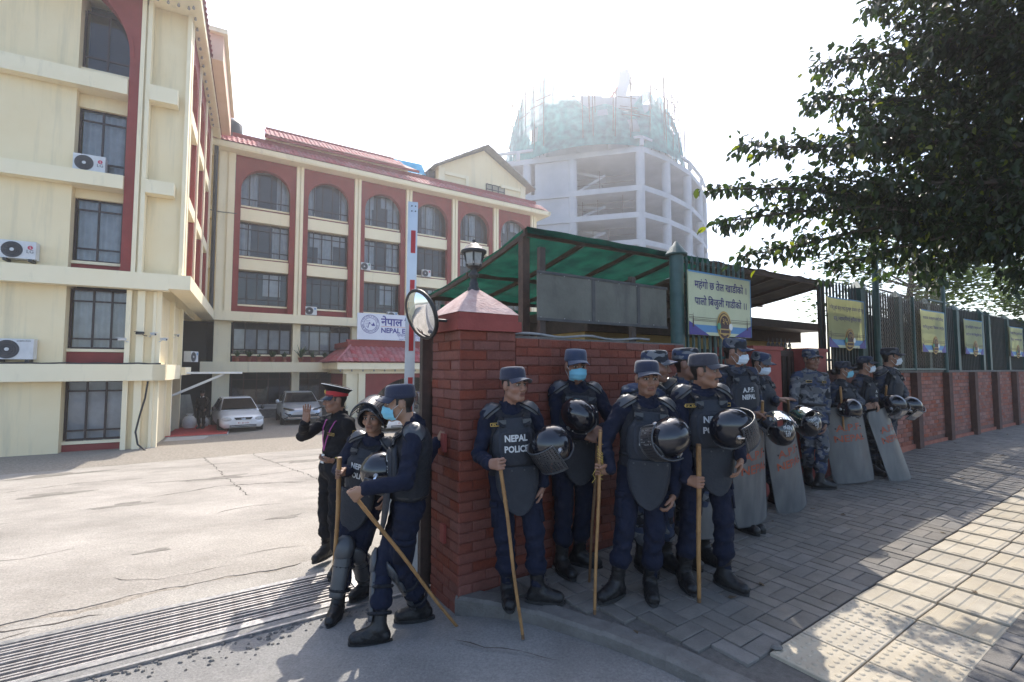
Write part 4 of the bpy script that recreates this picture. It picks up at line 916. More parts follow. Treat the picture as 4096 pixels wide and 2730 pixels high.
for z0, z1 in ((10.36, 10.83), (7.29, 7.60)): LB("lintel", CREAM, [(.102, 1.46, .28, .9, z0, z1)])
# right-hand face of the wing
RF = MB(); RX = 3.16
LB("wall", CREAM, [(2.6, 2.95, .36, 10.5, 4.86, 14.38)])
for k in range(4):
    y = .36 + k * 2.95
    LB("pier", CREAM2, [(2.96, 3.18, y, y + .3, 4.6, 14.38)])
for k in range(3):
    y0, y1 = .66 + k * 2.95, .36 + (k + 1) * 2.95
    Mr = MZ @ Matrix.Translation((3.12, 0, 0)) @ Matrix.Rotation(R(90), 4, 'Z')
    mb = MB(); arch_panel(y0, y1, 4.86, 14.38, y0 + .3, y1 - .3, 12.5, 0, .5, mb, Mr); mb.build("arch_panel", MAROON, lw)
    for z0, z1, wz0, wz1 in ((10.83, 11.36, 11.7, 13.5), (7.6, 8.05, 8.3, 10.3), (4.9, 4.95, 5.3, 7.2)):
        if z1 - z0 > .1: LB("band", CREAM2, [(2.7, 3.16, y0 + .302, y1 - .302, z0, z1)])
        window(lw, y0 + .28, y1 - .28, wz0, wz1, .25, [.33, .66], [.2], 0, False, 9, Mx=Mr)
LB("ledge", CREAM2, [(2.832, 3.45, -.42, 10.6, 4.36, 4.85)])
LB("wall", CREAM, [(2.0, 2.47, .9, 3.0, BASEZ, 4.3), (2.0, 2.47, 5.6, 6.9, BASEZ, 4.3), (2.3, 2.47, 3.0, 5.6, 1.5, 4.3)])
LB("pier", CREAM2, [(2.3, 2.62, 2.9, 3.12, BASEZ, 4.3), (2.3, 2.62, 5.5, 5.72, BASEZ, 4.3), (2.471, 2.6, .0, .2, BASEZ, 4.3)])
LB("lobby_gloom", mat("lobby_shade", (.012, .013, .016), (.02, .02, .024), 1, .9), [(-2, 2.2, 3.2, 5.4, BASEZ + .16, 1.48), (1.2, 1.9, 6.92, 14, BASEZ, 4.3), (-1, 1.9, 3.2, 10.4, 1.6, 4.2)])  # near-black boxes paint the shade inside the entrance
LB("ledge", CREAM2, [(2.475, 2.83, -.42, 3.4, 1.26, 1.80)]); LB("ledge", CREAM2, [(2.475, 3.0, 3.402, 5.4, 1.4, 1.72)])
LB("ceiling", CREAM, [(1.0, 2.5, 5.4, 11, 4.3, 4.36)])
# eave of the wing
LB("eave", CREAM2, [(-14, 3.48, -1.20, 10.6, 14.39, 14.50)]); LB("eave", CREAM2, [(-14, 3.50, -1.22, -1.10, 14.36, 14.66)]); LB("eave", CREAM2, [(3.39, 3.50, -1.098, 10.6, 14.36, 14.66)])
mb = MB(); mb.add([MZ @ Vector(p) for p in ((-14, -1.25, 14.66), (3.53, -1.25, 14.66), (3.53, 10.6, 14.66), (2.7, 10.6, 15.3), (2.7, -.45, 15.3), (-14, -.45, 15.3))], [(0, 1, 4, 5), (1, 2, 3, 4)]); mb.build("roof", MAROON, lw, fix=False)
tiled(lw, lambda x, s: MZ @ Vector((3.56 - s * .8, -1.25 + x, 14.68 + s * .62)), 11.8, 2, w=.32)
for i in range(16): mk_obj("bulb", BUL, lw, MZ @ Vector((3.25, -.6 + i * .62, 14.27)))
for i in range(5): mk_obj("bulb", BUL, lw, MZ @ Vector((1.9 + i * .3, -.5, 14.27)))
up = thing("rooftop_wall", "peach rooftop wall rising past the wing's eave", "rooftop wall", (LO.x, LO.y, 14.68), LA)
mb = MB(); mb.box(2.8, 3.95, 3.0, 10.5, 0, 1.1); mb.build("wall", mat("peach_wall", (.70, .46, .32), (.76, .52, .38), 1, .85), up); mb = MB(); mb.box(2.7, 4.1, 2.8, 10.6, 1.102, 1.3); mb.build("coping", CREAM2, up)
aw = thing("entrance_awning", "white steel awning panel on a slanting strut above the office entrance", "awning", (LO.x, LO.y, 0), LA)
mb = MB(); mb.box(2.5, 5.0, 3.9, 5.2, 1.44, 1.52); mb.build("panel", WHITE, aw); mb = MB(); mb.beam((2.5, 4.0, .55), (4.3, 4.1, 1.42), .09, .09); mb.build("strut", WHITE, aw); mb = MB(); mb.beam((2.5, 5.0, .55), (4.3, 5.0, 1.42), .09, .09); mb.build("strut", WHITE, aw)
tk = MB(); tk.lathe([(.55, 0), (.6, .1), (.6, 1.1), (.5, 1.25), (.2, 1.35), (.2, 1.42)], 20)
tag(tk.build("water_tank", DARKM, None, LO + Vector((3.9 * math.cos(LA) - 12.0 * math.sin(LA), 3.9 * math.sin(LA) + 12.0 * math.cos(LA), 14.9))), "dark rooftop water tank where the two office blocks meet", "water tank")
def LW(x, y, z): return Vector((LO.x + x * math.cos(LA) - y * math.sin(LA), LO.y + x * math.sin(LA) + y * math.cos(LA), z))
dp = MB(); dp.tube([LW(3.3, 10.65, z) for z in (4.4, 9, 14.2)], .11, 8); tag(dp.build("drain_pipe", DARKM), "dark rain pipe in the corner between the office blocks", "drain pipe")
# ======== unfinished tower
tw = thing("unfinished_tower", "grey concrete tower frame under construction with green netting on top", "building", (17.6, 64, -1.2), 0)
TX, TY = 17.6, 64
TDARK = mat('tower_core_shade', (.10, .105, .12), (.16, .165, .18), .4, .9)  # darker concrete paints the shade inside the open floors
def tower_plan(off=0, back=30):
    left = Vector((-.963, .27)); pts = []
    pts.append(Vector((TX, TY)) + left * 26)
    pts.append(Vector((TX, TY)))
    pts += [Vector(p) for p in ((22.3, 67.4), (27.2, 72.3), (31.3, 78.2), (34.4, 84), (36, 91))]
    pts += [Vector((30, 100)), Vector((-8, 100))]
    return [(p.x - TX, p.y - TY) for p in pts]
TP = tower_plan(); LV = [7.9, 11.6, 15.35, 19.1, 22.85, 26.55, 31.9]; Z0 = 1.2
for i, z in enumerate(LV):
    mb = MB(); mb.slab(TP, z + Z0 - .75, z + Z0); mb.build("floor_slab", TCONC, tw)
cols = [TP[0], (TP[0][0] * .62, TP[0][1] * .62), (TP[0][0] * .36, TP[0][1] * .36), TP[1], TP[2], TP[3], TP[4], TP[5]]
cols += [] and [((TP[k][0] + TP[k + 1][0]) / 2, (TP[k][1] + TP[k + 1][1]) / 2) for k in (1, 2, 3, 4)]
for (za, zb) in zip([-1.2] + LV[:-1], LV):
    for k, (x, y) in enumerate(cols):
        mb = MB(); cxx, cyy = x * .985 - .1, y + .6
        mb.lathe([(.62, za + Z0 + .003), (.62, zb + Z0 - .753)], 12, 0, True, c=(cxx, cyy, 0)); mb.build("column", TCONC, tw)
    for (x, y) in ((-14, 12), (-4, 12), (5, 14), (12, 24)):
        mb = MB(); mb.box(x, x + .9, y, y + .9, za + Z0 + .003, zb + Z0 - .753); mb.build("column", TCONC, tw)
    a, b = Vector(TP[0]), Vector(TP[1]); p = b.lerp(a, .37); q = b.lerp(a, .57)
    mb = MB(); mb.add([(p.x, p.y + .3, za + Z0), (q.x, q.y + .3, za + Z0), (q.x, q.y + .3, zb + Z0 - .755), (p.x, p.y + .3, zb + Z0 - .755), (p.x, p.y + .9, za + Z0), (q.x, q.y + .9, za + Z0), (q.x, q.y + .9, zb + Z0 - .755), (p.x, p.y + .9, zb + Z0 - .755)], [(0, 1, 2, 3), (4, 7, 6, 5), (0, 4, 5, 1), (0, 3, 7, 4), (1, 5, 6, 2)]); mb.build("shear_wall", TCONC, tw)
    mb = MB(); mb.beam((-9, 6, za + Z0), (-4, 4.6, (za + zb) / 2 + Z0), 2.2, .35); mb.beam((-4, 5.5, (za + zb) / 2 + Z0), (-9, 7.5, zb + Z0 - .8), 2.2, .35); mb.build("stair_flight", TCONC, tw)
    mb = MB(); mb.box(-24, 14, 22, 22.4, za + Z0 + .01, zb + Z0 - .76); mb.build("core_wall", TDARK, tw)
    mb = MB(); rg = random.Random(int(zb * 10))
    for k in range(14):
        f = rg.uniform(.05, .95); pp = Vector(TP[1]).lerp(Vector(TP[0]), f); mb.beam((pp.x, pp.y + 1.2, za + Z0), (pp.x, pp.y + 1.2, za + Z0 + rg.uniform(1.5, 3)), .07, .07)
    pp, qq = Vector(TP[1]), Vector(TP[0])
    for f in (.3, .6): mb.beam((pp.x - 1, pp.y + .9, za + Z0 + 3.0 * f), (qq.x + 1, qq.y + .9, za + Z0 + 3.0 * f), .05, .05)
    tag(mb.build("prop", RUST, tw), kind="stuff")
mb = MB(); rail = TP[:7]
for a, b in zip(rail, rail[1:]):
    A, B = Vector((*a, LV[-1] + Z0 + 1.2)), Vector((*b, LV[-1] + Z0 + 1.2)); mb.beam(A, B, .35, .35)
    n = max(1, int((B - A).length / 4))
    for k in range(n): pp = A.lerp(B, k / n); mb.box(pp.x - .25, pp.x + .25, pp.y - .2, pp.y + .2, LV[-1] + Z0 + .003, pp.z - .18)
mb.build("parapet", TCONC, tw)
mb = MB(); mb.add([], []); A = Vector(TP[1]); L = (Vector(TP[0]) - A).normalized(); Rr = (Vector(TP[2]) - A).normalized()
q = [A + L * 11 + Vector((0, 2)), A + Vector((-.5, 1.4)), A + Rr * 6 + Vector((-.6, 1)), A + Rr * 6 + Vector((-12, 6))]
mb.slab([tuple(p) for p in q], 34.0 + Z0, 34.6 + Z0)
for p in (q[0] + Vector((.6, .3)), q[1] + Vector((-.4, .5)), q[2] + Vector((-.6, .3))): mb.box(p.x - .4, p.x + .4, p.y - .1, p.y + .7, LV[-1] + Z0, 33.99 + Z0)
mb.build("roof_room", TCONC, tw)
mb = MB(); mb.box(-9.5, -6.5, 3.0, 3.3, 11.65 + Z0, 14.2 + Z0); mb.box(-6.4, -4.4, 3.0, 3.3, 11.65 + Z0, 13.3 + Z0); mb.build("red_formwork", mat("red_shutter", (.42, .16, .13), (.52, .24, .2), 2, .8), tw)
# netted drum
dc = Vector((13.2 - TX, 78 - TY)); DR = 14.4
rg = random.Random(4)
def drum_top(a): return 42.3 + 3.4 * math.sin(a * 2 + 1) + 1.6 * math.sin(a * 5 + .4) + 1.0 * math.sin(a * 11)
mb = MB(); na = 60
for i in range(na):
    a0, a1 = 2 * math.pi * i / na, 2 * math.pi * (i + 1) / na
    for k in range(6):
        if rg.random() < .07 + .05 * (k > 3): continue
        vv = []
        for a in (a0, a1):
            for kk in (k, k + 1):
                f = kk / 6; z = 31.9 + (drum_top(a) - 31.9) * f; r = DR * (1 - .17 * f * f)
                vv.append((dc.x + r * math.cos(a), dc.y + r * math.sin(a), z + Z0))
        mb.add(vv, [(0, 2, 3, 1)])
mb.build("netting", NETT, tw, fix=False)
mb = MB(); mb.lathe([(DR * .84, 31.95 + Z0), (DR * .8, 36 + Z0), (DR * .7, 38.2 + Z0)], 40, 0, False, c=(dc.x, dc.y, 0))
for k in range(7):
    a = R(200 + 20 * k); mb.box(dc.x + 9 * math.cos(a) - 1.6, dc.x + 9 * math.cos(a) + 1.6, dc.y + 9 * math.sin(a) - .3, dc.y + 9 * math.sin(a) + .3, 36 + Z0, 40.5 + rg.uniform(-1, 2) + Z0)
mb.build("drum_core", TCONC, tw)
mb = MB()
for k in range(110):
    a = rg.uniform(0, 2 * math.pi); r = DR * rg.uniform(.80, 1.03); z1 = drum_top(a) + rg.uniform(1, 6.5) * (1 if rg.random() < .6 else .4)
    x, y = dc.x + r * math.cos(a), dc.y + r * math.sin(a); mb.beam((x, y, 33 + Z0), (x + rg.uniform(-.3, .3), y, z1 + Z0), .10, .10)
for k in range(90):
    a = rg.uniform(0, 2 * math.pi); z = rg.uniform(36, 45); b = a + .2; r = DR * .95
    mb.beam((dc.x + r * math.cos(a), dc.y + r * math.sin(a), z + Z0), (dc.x + r * math.cos(b), dc.y + r * math.sin(b), z + Z0), .08, .08)
tag(mb.build("scaffold", RUST, tw, fix=False), kind="stuff")
cr = thing("tower_crane", "faint crane jib with a counterweight above the unfinished tower", "crane", (14.5, 76, 31), 0)
mb = MB()
for s in (-.4, .4):
    mb.beam((-3, s, 7), (3.2, s, 15.8), .18, .18); mb.beam((-3, s, 8.2), (3.2, s, 16.9), .18, .18)
for k in range(9): f = k / 9; g_ = (k + 1) / 9; mb.beam((-3 + 6.2 * f, 0, 7 + 8.8 * f), (-3 + 6.2 * g_, 0, 8.2 + 8.7 * g_), .12, .12)
mb.build("jib", mat("crane_red", (.5, .2, .17), None, rough=.6), cr)
mb = MB(); mb.prism([(2.3, 14.2), (3.9, 14.6), (4.7, 17.4), (4.2, 19), (2.9, 18.6)], -.7, .7); mb.build("counterweight", TCONC, cr)
mb = MB(); mb.box(-3.6, -2.6, -.5, .5, 1.5, 8.5); mb.build("mast", RUST, cr)
# ---------------------------------------------------------------- cars
CARW = mat("white_car_paint", (.70, .71, .72), None, rough=.25, coat=.6); CARS = mat("silver_car_paint", (.40, .43, .47), (.46, .49, .53), 2, .3, metal=.5, coat=.6); CARD = mat("dark_car_paint", (.03, .035, .04), None, rough=.25, coat=.6)
CGLASS = mat("car_glass", (.012, .014, .016), None, rough=.06, spec=.4); TYRE = mat("tyre", (.018, .018, .018), (.03, .03, .03), 30, .85); LAMPG = mat("lamp_lens", (.35, .36, .37), (.6, .6, .6), 14, .12, spec=.8); CHROME = mat("chrome", (.7, .7, .72), None, rough=.15, metal=1); AMBER = mat("amber_lens", (.5, .2, .03), None, rough=.2)
def car(name, label, cat, loc, heading, paint, suv=False):
    """local +y is the front"""
    o = thing(name, label, cat, loc, math.atan2(heading[1], heading[0]) - math.pi / 2)
    H = 1.58 if suv else 1.46; Wd = .93 if suv else .85; hz = 1.02 if suv else .90
    st = [(2.2, .55, .36, .60), (2.16, .70, .30, .66), (2.05, .80, .25, .74), (1.8, Wd - .02, .23, hz - .12), (1.3, Wd, .22, hz - .03), (.95, Wd, .22, hz + .03), (-.2, Wd, .22, hz + .05), (-1.5, Wd, .22, hz + .06), (-2.0, Wd - .06, .26, hz + .03), (-2.2, Wd - .2, .32, hz - .1)]
    if suv: st = [(y, w, zb + .05, zt + (.08 if y > 1.9 else .0)) for y, w, zb, zt in st]
    mb = MB(); vs = []
    for y, w, zb, zt in st:
        for x, z in ((-w * .86, zb), (-w, zb + .12), (-w * 1.0, (zb + zt) / 2), (-w * .97, zt - .12), (-w * .86, zt - .02), (-w * .4, zt + .02), (w * .4, zt + .02), (w * .86, zt - .02), (w * .97, zt - .12), (w, (zb + zt) / 2), (w, zb + .12), (w * .86, zb)): vs.append((x, y, z))
    n = 12; mb.add(vs, [(i * n + k, i * n + (k + 1) % n, (i + 1) * n + (k + 1) % n, (i + 1) * n + k) for i in range(len(st) - 1) for k in range(n)], 0, True); mb.add(vs[:n], [tuple(range(n))]); mb.add(vs[-n:], [tuple(range(n))[::-1]])
    # cabin
    b = hz + .02; cab = [(1.02, Wd * .86, b), (.25, Wd * .70, H - .06), (.0, Wd * .69, H), (-.9, Wd * .68, H), (-1.2, Wd * .68, H - .08), (-1.95, Wd * .80, b + .02)]
    vs = []
    for y, w, z in cab: vs += [(-Wd * .93, y, b - .05), (-w, y, z - .03), (-w * .9, y, z), (w * .9, y, z), (w, y, z - .03), (Wd * .93, y, b - .05)]
    mb.add(vs, [(i * 6 + k, i * 6 + k + 1, i * 6 + 7 + k, i * 6 + 6 + k) for i in range(5) for k in range(5)], 0, False)
    mb.build("body", paint, o)
    mb = MB(); e = .012
    y0, w0, z0 = cab[0]; y1, w1, z1 = cab[1]
    mb.add([(-w0 * .97, y0 - .03 + e, z0 + .035 + e), (w0 * .97, y0 - .03 + e, z0 + .035 + e), (w1 * .93, y1 + .02 + e, z1 - .0 + e), (-w1 * .93, y1 + .02 + e, z1 - .0 + e)], [(0, 1, 2, 3)]); mb.build("windscreen", CGLASS, o, fix=False)
    mb = MB()
    for k in range(3): mb.beam((-.5 + .35 * k, .97, b + .06 + e), (-.12 + .35 * k, .93, b + .10 + e), .02, .01)
    mb.build("wiper", BLACK, o)
    for s in (-1, 1):
        for (ya, yb) in ((.72, -.32), (-.38, -1.3)):
            mb = MB(); q = lambda y, z, w: (s * (w + .012), y, z)
            zt = H - .10; mb.add([q(ya, b + .0, Wd * .92), q(yb, b + .0, Wd * .92), q(yb + .05, zt, Wd * .70), q(min(ya, .3), zt, Wd * .715)], [(0, 1, 2, 3)]); mb.build("side_window", CGLASS, o, fix=False)
        mb = MB(); mb.lathe([(.02, -.1), (.07, -.07), (.08, .05), (.02, .09)], 10, 0, True, c=(s * (Wd + .12), .75, b + .10), sy=.6); mb.box(min(s * Wd * .9, s * (Wd + .1)), max(s * Wd * .9, s * (Wd + .1)), .73, .77, b + .05, b + .09); mb.build("mirror", paint if suv else BLACK, o)
        mb = MB()
        if suv: mb.add([(s * .40, 2.195, .80), (s * .86, 1.93, .90), (s * .88, 1.86, .82), (s * .62, 2.14, .74), (s * .42, 2.20, .76)], [(0, 1, 2, 3, 4)])
        else:
            vv = []
            for a in range(12):
                t = 2 * math.pi * a / 12; x = .62 + .185 * math.cos(t); z = .64 + .085 * math.sin(t) + .05 * (x - .62); vv.append((s * x, 2.205 - (x - .42) ** 2 * .75, z))
            mb.add(vv + [(s * .62, 2.235 - .03, .65)], [(a, (a + 1) % 12, 12) for a in range(12)], 0, True)
        mb.build("headlight", LAMPG if not suv else CGLASS, o, fix=False)
        for y in (1.35, -1.3):
            mb = MB(); Mw = Matrix.Translation((s * (Wd - .1), y, .31)) @ Matrix.Rotation(R(90) * s, 4, 'Y'); r = .34 if suv else .31
            mb.lathe([(r * .6, -.1), (r * .96, -.1), (r, -.06), (r, .08), (r * .95, .115), (r * .66, .12)], 24, 0, True, M=Mw); t = mb.build("wheel", TYRE, o)
            mb = MB(); mb.lathe([(r * .66, .10), (r * .6, .118), (r * .3, .10), (.04, .112), (.001, .115)], 10, 0, False, M=Mw); mb.build("rim", ALU, t)
    mb = MB()
    if suv:
        mb.add([(-.75, 2.19, .60), (.75, 2.19, .60), (.62, 2.225, .42), (-.62, 2.225, .42)], [(0, 1, 2, 3)]); mb.build("lower_grille", BLACK, o, fix=False)
        mb = MB(); mb.box(-.42, .42, 2.19, 2.225, .80, .815); mb.box(-.7, .7, 2.21, 2.24, .40, .43); mb.build("chrome_bar", CHROME, o)
        for s in (-1, 1):
            mb = MB(); mb.beam((s * .85, 2.06, .66), (s * .58, 2.2, .50), .03, .05); mb.beam((s * .58, 2.2, .50), (s * .84, 2.08, .36), .03, .05); mb.build("bumper_fin", CHROME, o)
    else:
        mb.add([(-.36, 2.212, .70), (.36, 2.212, .70), (.28, 2.225, .60), (-.28, 2.225, .60)], [(0, 1, 2, 3)]); mb.build("grille", BLACK, o, fix=False)
        mb = MB(); mb.box(-.5, .5, 2.19, 2.222, .30, .385); mb.build("lower_intake", BLACK, o)
        mb = MB(); mb.box(-.49, .49, 2.223, 2.23, .335, .35); mb.build("intake_bar", paint, o)
        mb = MB()
        for (rx, rz, cx, cz_) in ((.068, .046, 0, .655), (.022, .044, 0, .656), (.046, .018, 0, .675)):
            n = 20; mb.add([(cx + (rx + dr) * math.cos(2 * math.pi * i / n), 2.228 + .004 * (dr > 0), cz_ + (rz + dr) * math.sin(2 * math.pi * i / n)) for i in range(n) for dr in (0, .010)], [(2 * i, 2 * i + 1, 2 * ((i + 1) % n) + 1, 2 * ((i + 1) % n)) for i in range(n)])
        mb.build("emblem", CHROME, o, fix=False)
        mb = MB(); mb.box(-.26, .26, 2.222, 2.232, .41, .53); pl = mb.build("number_plate", WHITE, o)
        mb = MB(); add_text(mb, "बा १ झ ६२१७", 1, lambda x, y: (-x, 2.2345, .44 + y), .01, width=.42, height=.07); mb.build("plate_number", REDREF, pl, fix=False)
    return o
GY = -1.105
car("parked_car", "white parked sedan with red lettered number plate by the office entrance", "car", (-12.75, 22.5, GY), (.60, -.80), CARW)
car("parked_car", "silver parked crossover with slim headlights beside the white sedan", "car", (-11.2, 25.5, GY), (.50, -.866), CARS, True)
car("parked_car", "white car half hidden between the helmeted and the masked officers", "car", (-5.6, 22.6, GY), (.45, -.89), CARW)
car("parked_car", "dark car seen beside the gate post under the portico arch", "car", (-4.4, 25.6, GY), (.5, -.866), CARD, True)
# ---------------------------------------------------------------- air conditioners, cameras, cable, entrance clutter
ACW = mat("ac_white", (.60, .61, .62), (.68, .68, .68), 4, .5, dirt=(.4, .38, .35), dscale=(3, 3, 1), damt=.4)
LGR = mat("brand_red", (.5, .03, .08), None, rough=.5); LGG = mat("brand_grey", (.12, .12, .13), None, rough=.5)
def ac(label, loc, rz, brand, w=.82, h=.56, base=True):
    o = thing("air_conditioner", label, "air conditioner", loc, rz, "outdoor air conditioner units")
    mb = MB(); mb.box(-w / 2, w / 2, -.15, .15, .02, h); mb.build("case", ACW, o)
    cx = -w * .16; mb = MB(); Mx = Matrix.Translation((cx, -.152, h / 2)) @ Matrix.Rotation(R(90), 4, 'X')
    mb.lathe([(.001, .0), (h * .44, .0)], 28, 0, False, M=Mx); mb.build("fan_recess", LGG, o, fix=False)
    mb = MB()
    for k in range(5):
        r = h * (.08 + .085 * k); mb.lathe([(r, .004), (r + .008, .012), (r + .012, .004)], 24, 0, False, M=Mx)
    for k in range(8): a = k * math.pi / 4; mb.beam((cx, -.158, h / 2), (cx + h * .44 * math.cos(a), -.158, h / 2 + h * .44 * math.sin(a)), .008, .008)
    mb.build("fan_guard", LGG, o)
    mb = MB(); mb.lathe([(.001, .014), (.05, .012), (.055, .0)], 16, 0, False, M=Mx); mb.build("fan_hub", ACW, o)
    mb = MB(); P = lambda x, z: (x, -.1535, z)
    if brand == "LG":
        c = (w * .34, h * .66); n = 20
        mb.add([P(c[0] + .062 * math.cos(2 * math.pi * i / n), c[1] + .062 * math.sin(2 * math.pi * i / n)) for i in range(n)], [tuple(range(n))], 0)
        mb.add([(c[0] + x, -.156, c[1] + z) for x, z in ((-.008, .04), (.004, .04), (.004, -.02), (.03, -.02), (.03, -.03), (-.008, -.03))], [(0, 1, 2, 3, 4, 5)], 2)
        add_text(mb, "LG", .14, lambda x, y: P(w * .34 + x, h * .36 + y), .012, 1)
    elif brand == "SAMSUNG": add_text(mb, "SAMSUNG", .07, lambda x, y: P(w * .25 + x, h * .86 + y), .008, 1)
    else: mb.add([P(w * .26, h * .66), P(w * .42, h * .66), P(w * .42, h * .88), P(w * .26, h * .88)], [(0, 1, 2, 3)], {"green": 3, "blue": 4, "red": 0}[brand])
    mb.build("badge", [LGR, LGG, WHITE, BGREEN, BBLUE], o, fix=False)
    if base:
        mb = MB(); mb.box(-w * .4, -w * .3, -.16, .2, -.06, .018); mb.box(w * .3, w * .4, -.16, .2, -.06, .018); mb.build("bracket", DARKM, o)
    return o
ac("outdoor unit with round red emblem on the second ledge below the curtained window", LW(.52, .06, 8.09), LA, "LG")
ac("outdoor unit with red emblem cut by the left picture edge, upper of two", LW(-.98, -.2, 4.99), LA, "LG")
ac("outdoor unit cut by the left picture edge, on the lowest ledge", LW(-.95, -.2, 1.92), LA, "SAMSUNG", .9, .64)
def MW(x, y, z): return Vector((MO.x, MO.y, 0)) + E1 * x + E2 * y + Vector((0, 0, z))
ac("small outdoor unit with a green badge under the third bay's middle window", MW(7.35, .0, 8.1), TH, "green", .62, .5, False)
ac("small outdoor unit with a red badge under the fourth bay's middle window", MW(11.6, .0, 8.1), TH, "red", .62, .5, False)
ac("small outdoor unit with a blue badge on the ledge at the second pier", MW(4.05, .0, 4.95), TH, "blue", .66, .52, False)
ac("small outdoor unit partly behind the white company sign", MW(9.2, .0, 4.95), TH, "grey" if False else "blue", .66, .52, False)
ac("small outdoor unit on the wing's low ledge by the dark entrance passage", LW(2.9, 6.3, 1.95), LA + R(70), "blue", .66, .5, False)
CAMW = mat("camera_white", (.62, .62, .62), None, rough=.4)
for i, (x, y, z, rz, m, lb) in enumerate([(1.62, -.22, 2.62, -60, CAMW, "white bullet camera pointing left below the wing's window corner"), (2.1, -.25, 2.84, -50, DARKM, "dark bullet camera on the wing's middle pilaster"), (2.42, -.2, 2.82, 40, CAMW, "white camera pointing right on the wing's corner"), (2.7, -.1, 2.66, 50, CAMW, "small white camera at the wing's outer corner edge"), (2.75, 2.6, 2.95, 30, CAMW, "white camera on the side wall near the passage")]):
    o = thing("security_camera", lb, "security camera", LW(x, y, z), LA + R(rz)); mb = MB(); Mc = Matrix.Rotation(R(96), 4, 'X')
    mb.lathe([(.035, -.1), (.045, -.08), (.045, .12), (.04, .14), (.025, .13)], 12, 0, True, M=Mc); mb.box(-.05, .05, -.17, .08, .03, .05); mb.build("camera_body", m, o)
    mb = MB(); mb.tube([(0, .05, -.03), (0, .12, -.08), (0, .2, -.08)], .015, 6); mb.build("arm", m, o); mb = MB(); mb.lathe([(.001, .145), (.03, .143)], 10, 0, False, M=Mc); mb.build("lens", BLACK, o, fix=False)
for x, z in ((1.72, 2.42), (2.42, 2.6)): pass
mb = MB(); mb.tube([LW(*p) for p in ((2.38, -.46, 1.24), (2.33, -.47, .7), (2.2, -.47, .1), (2.12, -.5, -.4), (2.2, -.55, -.8), (2.45, -.65, -1.02), (2.9, -.7, -1.08), (3.5, -.8, -1.09))], .028, 8)
tag(mb.build("cable", BLACK), "thick black cable hanging from the ledge down to the ground", "cable")
mb = MB(); mb.tube([LW(-3 + .3 * i, -.36 - .02 * (i % 2), 1.815 + .012 * (i % 3)) for i in range(20)], .025, 6); tag(mb.build("cable", DARKM), "dark cables running along the top of the wing's low ledge", "cable")
mb = MB(); mb.tube([MW(*p) for p in ((-1.8, -.9, 14.0), (-2.2, -.2, 11.6), (-2.5, .2, 11.0), (-1.8, -.1, 10.6), (-.9, -.4, 10.45), (-.1, -.36, 10.5))], .02, 6); tag(mb.build("cable", DARKM), "thin dark cable looping between the office blocks", "cable")
CARP = mat("red_carpet", (.32, .035, .032), (.42, .06, .05), 8, .95, .3, 80)
st = thing("entrance_step", "low concrete entrance step covered with a red carpet", "step", LW(2.5, 2.6, -1.13), LA)
mb = MB(); mb.box(0, 2.1, 0, 4.0, -.1, .15); mb.build("slab", CONC, st); mb = MB(); mb.box(-.0, 2.06, .05, 3.95, .152, .165); mb.build("carpet", CARP, st)
rp = MB(); rp.add([LW(*p) for p in ((2.6, -.7, -1.125), (3.7, -.6, -1.125), (4.05, 2.58, -1.125), (2.6, 2.58, -1.125), (2.6, -.6, -1.08), (3.6, -.5, -1.08), (3.9, 2.55, -.99), (2.6, 2.55, -.99))], [(4, 5, 6, 7), (0, 1, 5, 4), (1, 2, 6, 5), (3, 0, 4, 7)]); tag(rp.build("ramp", CONC), "short grey concrete ramp leading to the red carpeted step", "ramp")
SACK = mat("white_sack", (.55, .56, .54), (.66, .67, .65), 9, .8, .4, 30); 
for lb, loc, s in (("white woven sack beside the doorway of the office wing", LW(3.0, 5.6, -.97), 1.0), ("white plastic bag on the low wall between the two parked cars", Vector((-10.75, 25.4, -.25)), .9), ("grey plastic bundle behind the white sack in the doorway", LW(3.5, 6.1, -.97), .75)):
    mb = MB(); mb.lathe([(.20, 0), (.27, .12), (.26, .35), (.17, .5), (.08, .55), (.14, .62)], 12, 0, True)
    rg = random.Random(len(lb)); mb.v = [(x * (1 + rg.uniform(-.12, .12)) * s, y * (1 + rg.uniform(-.12, .12)) * s, z * s) for x, y, z in mb.v]; tag(mb.build("sack", SACK, None, loc), lb, "sack")
mb = MB(); mb.box(-.5, .5, -.03, .03, 0, 1.5, 0, Matrix.Rotation(R(-14), 4, 'X')); tag(mb.build("board_stack", GREYB, None, LW(2.9, 6.3, -1.0), (0, 0, LA + R(60))), "dark boards leaning in the doorway of the office wing", "board")
low = thing("planter_wall", "low dark stone planter wall behind the parked cars", "low wall", MW(-1, -1.3, -1.13), TH)
mb = MB(); mb.box(0, 6.2, 0, .3, 0, .52); mb.build("core", KERB, low); mb = MB(); mb.box(-.05, 6.25, -.04, .34, .522, .58); mb.build("coping", CONC, low)
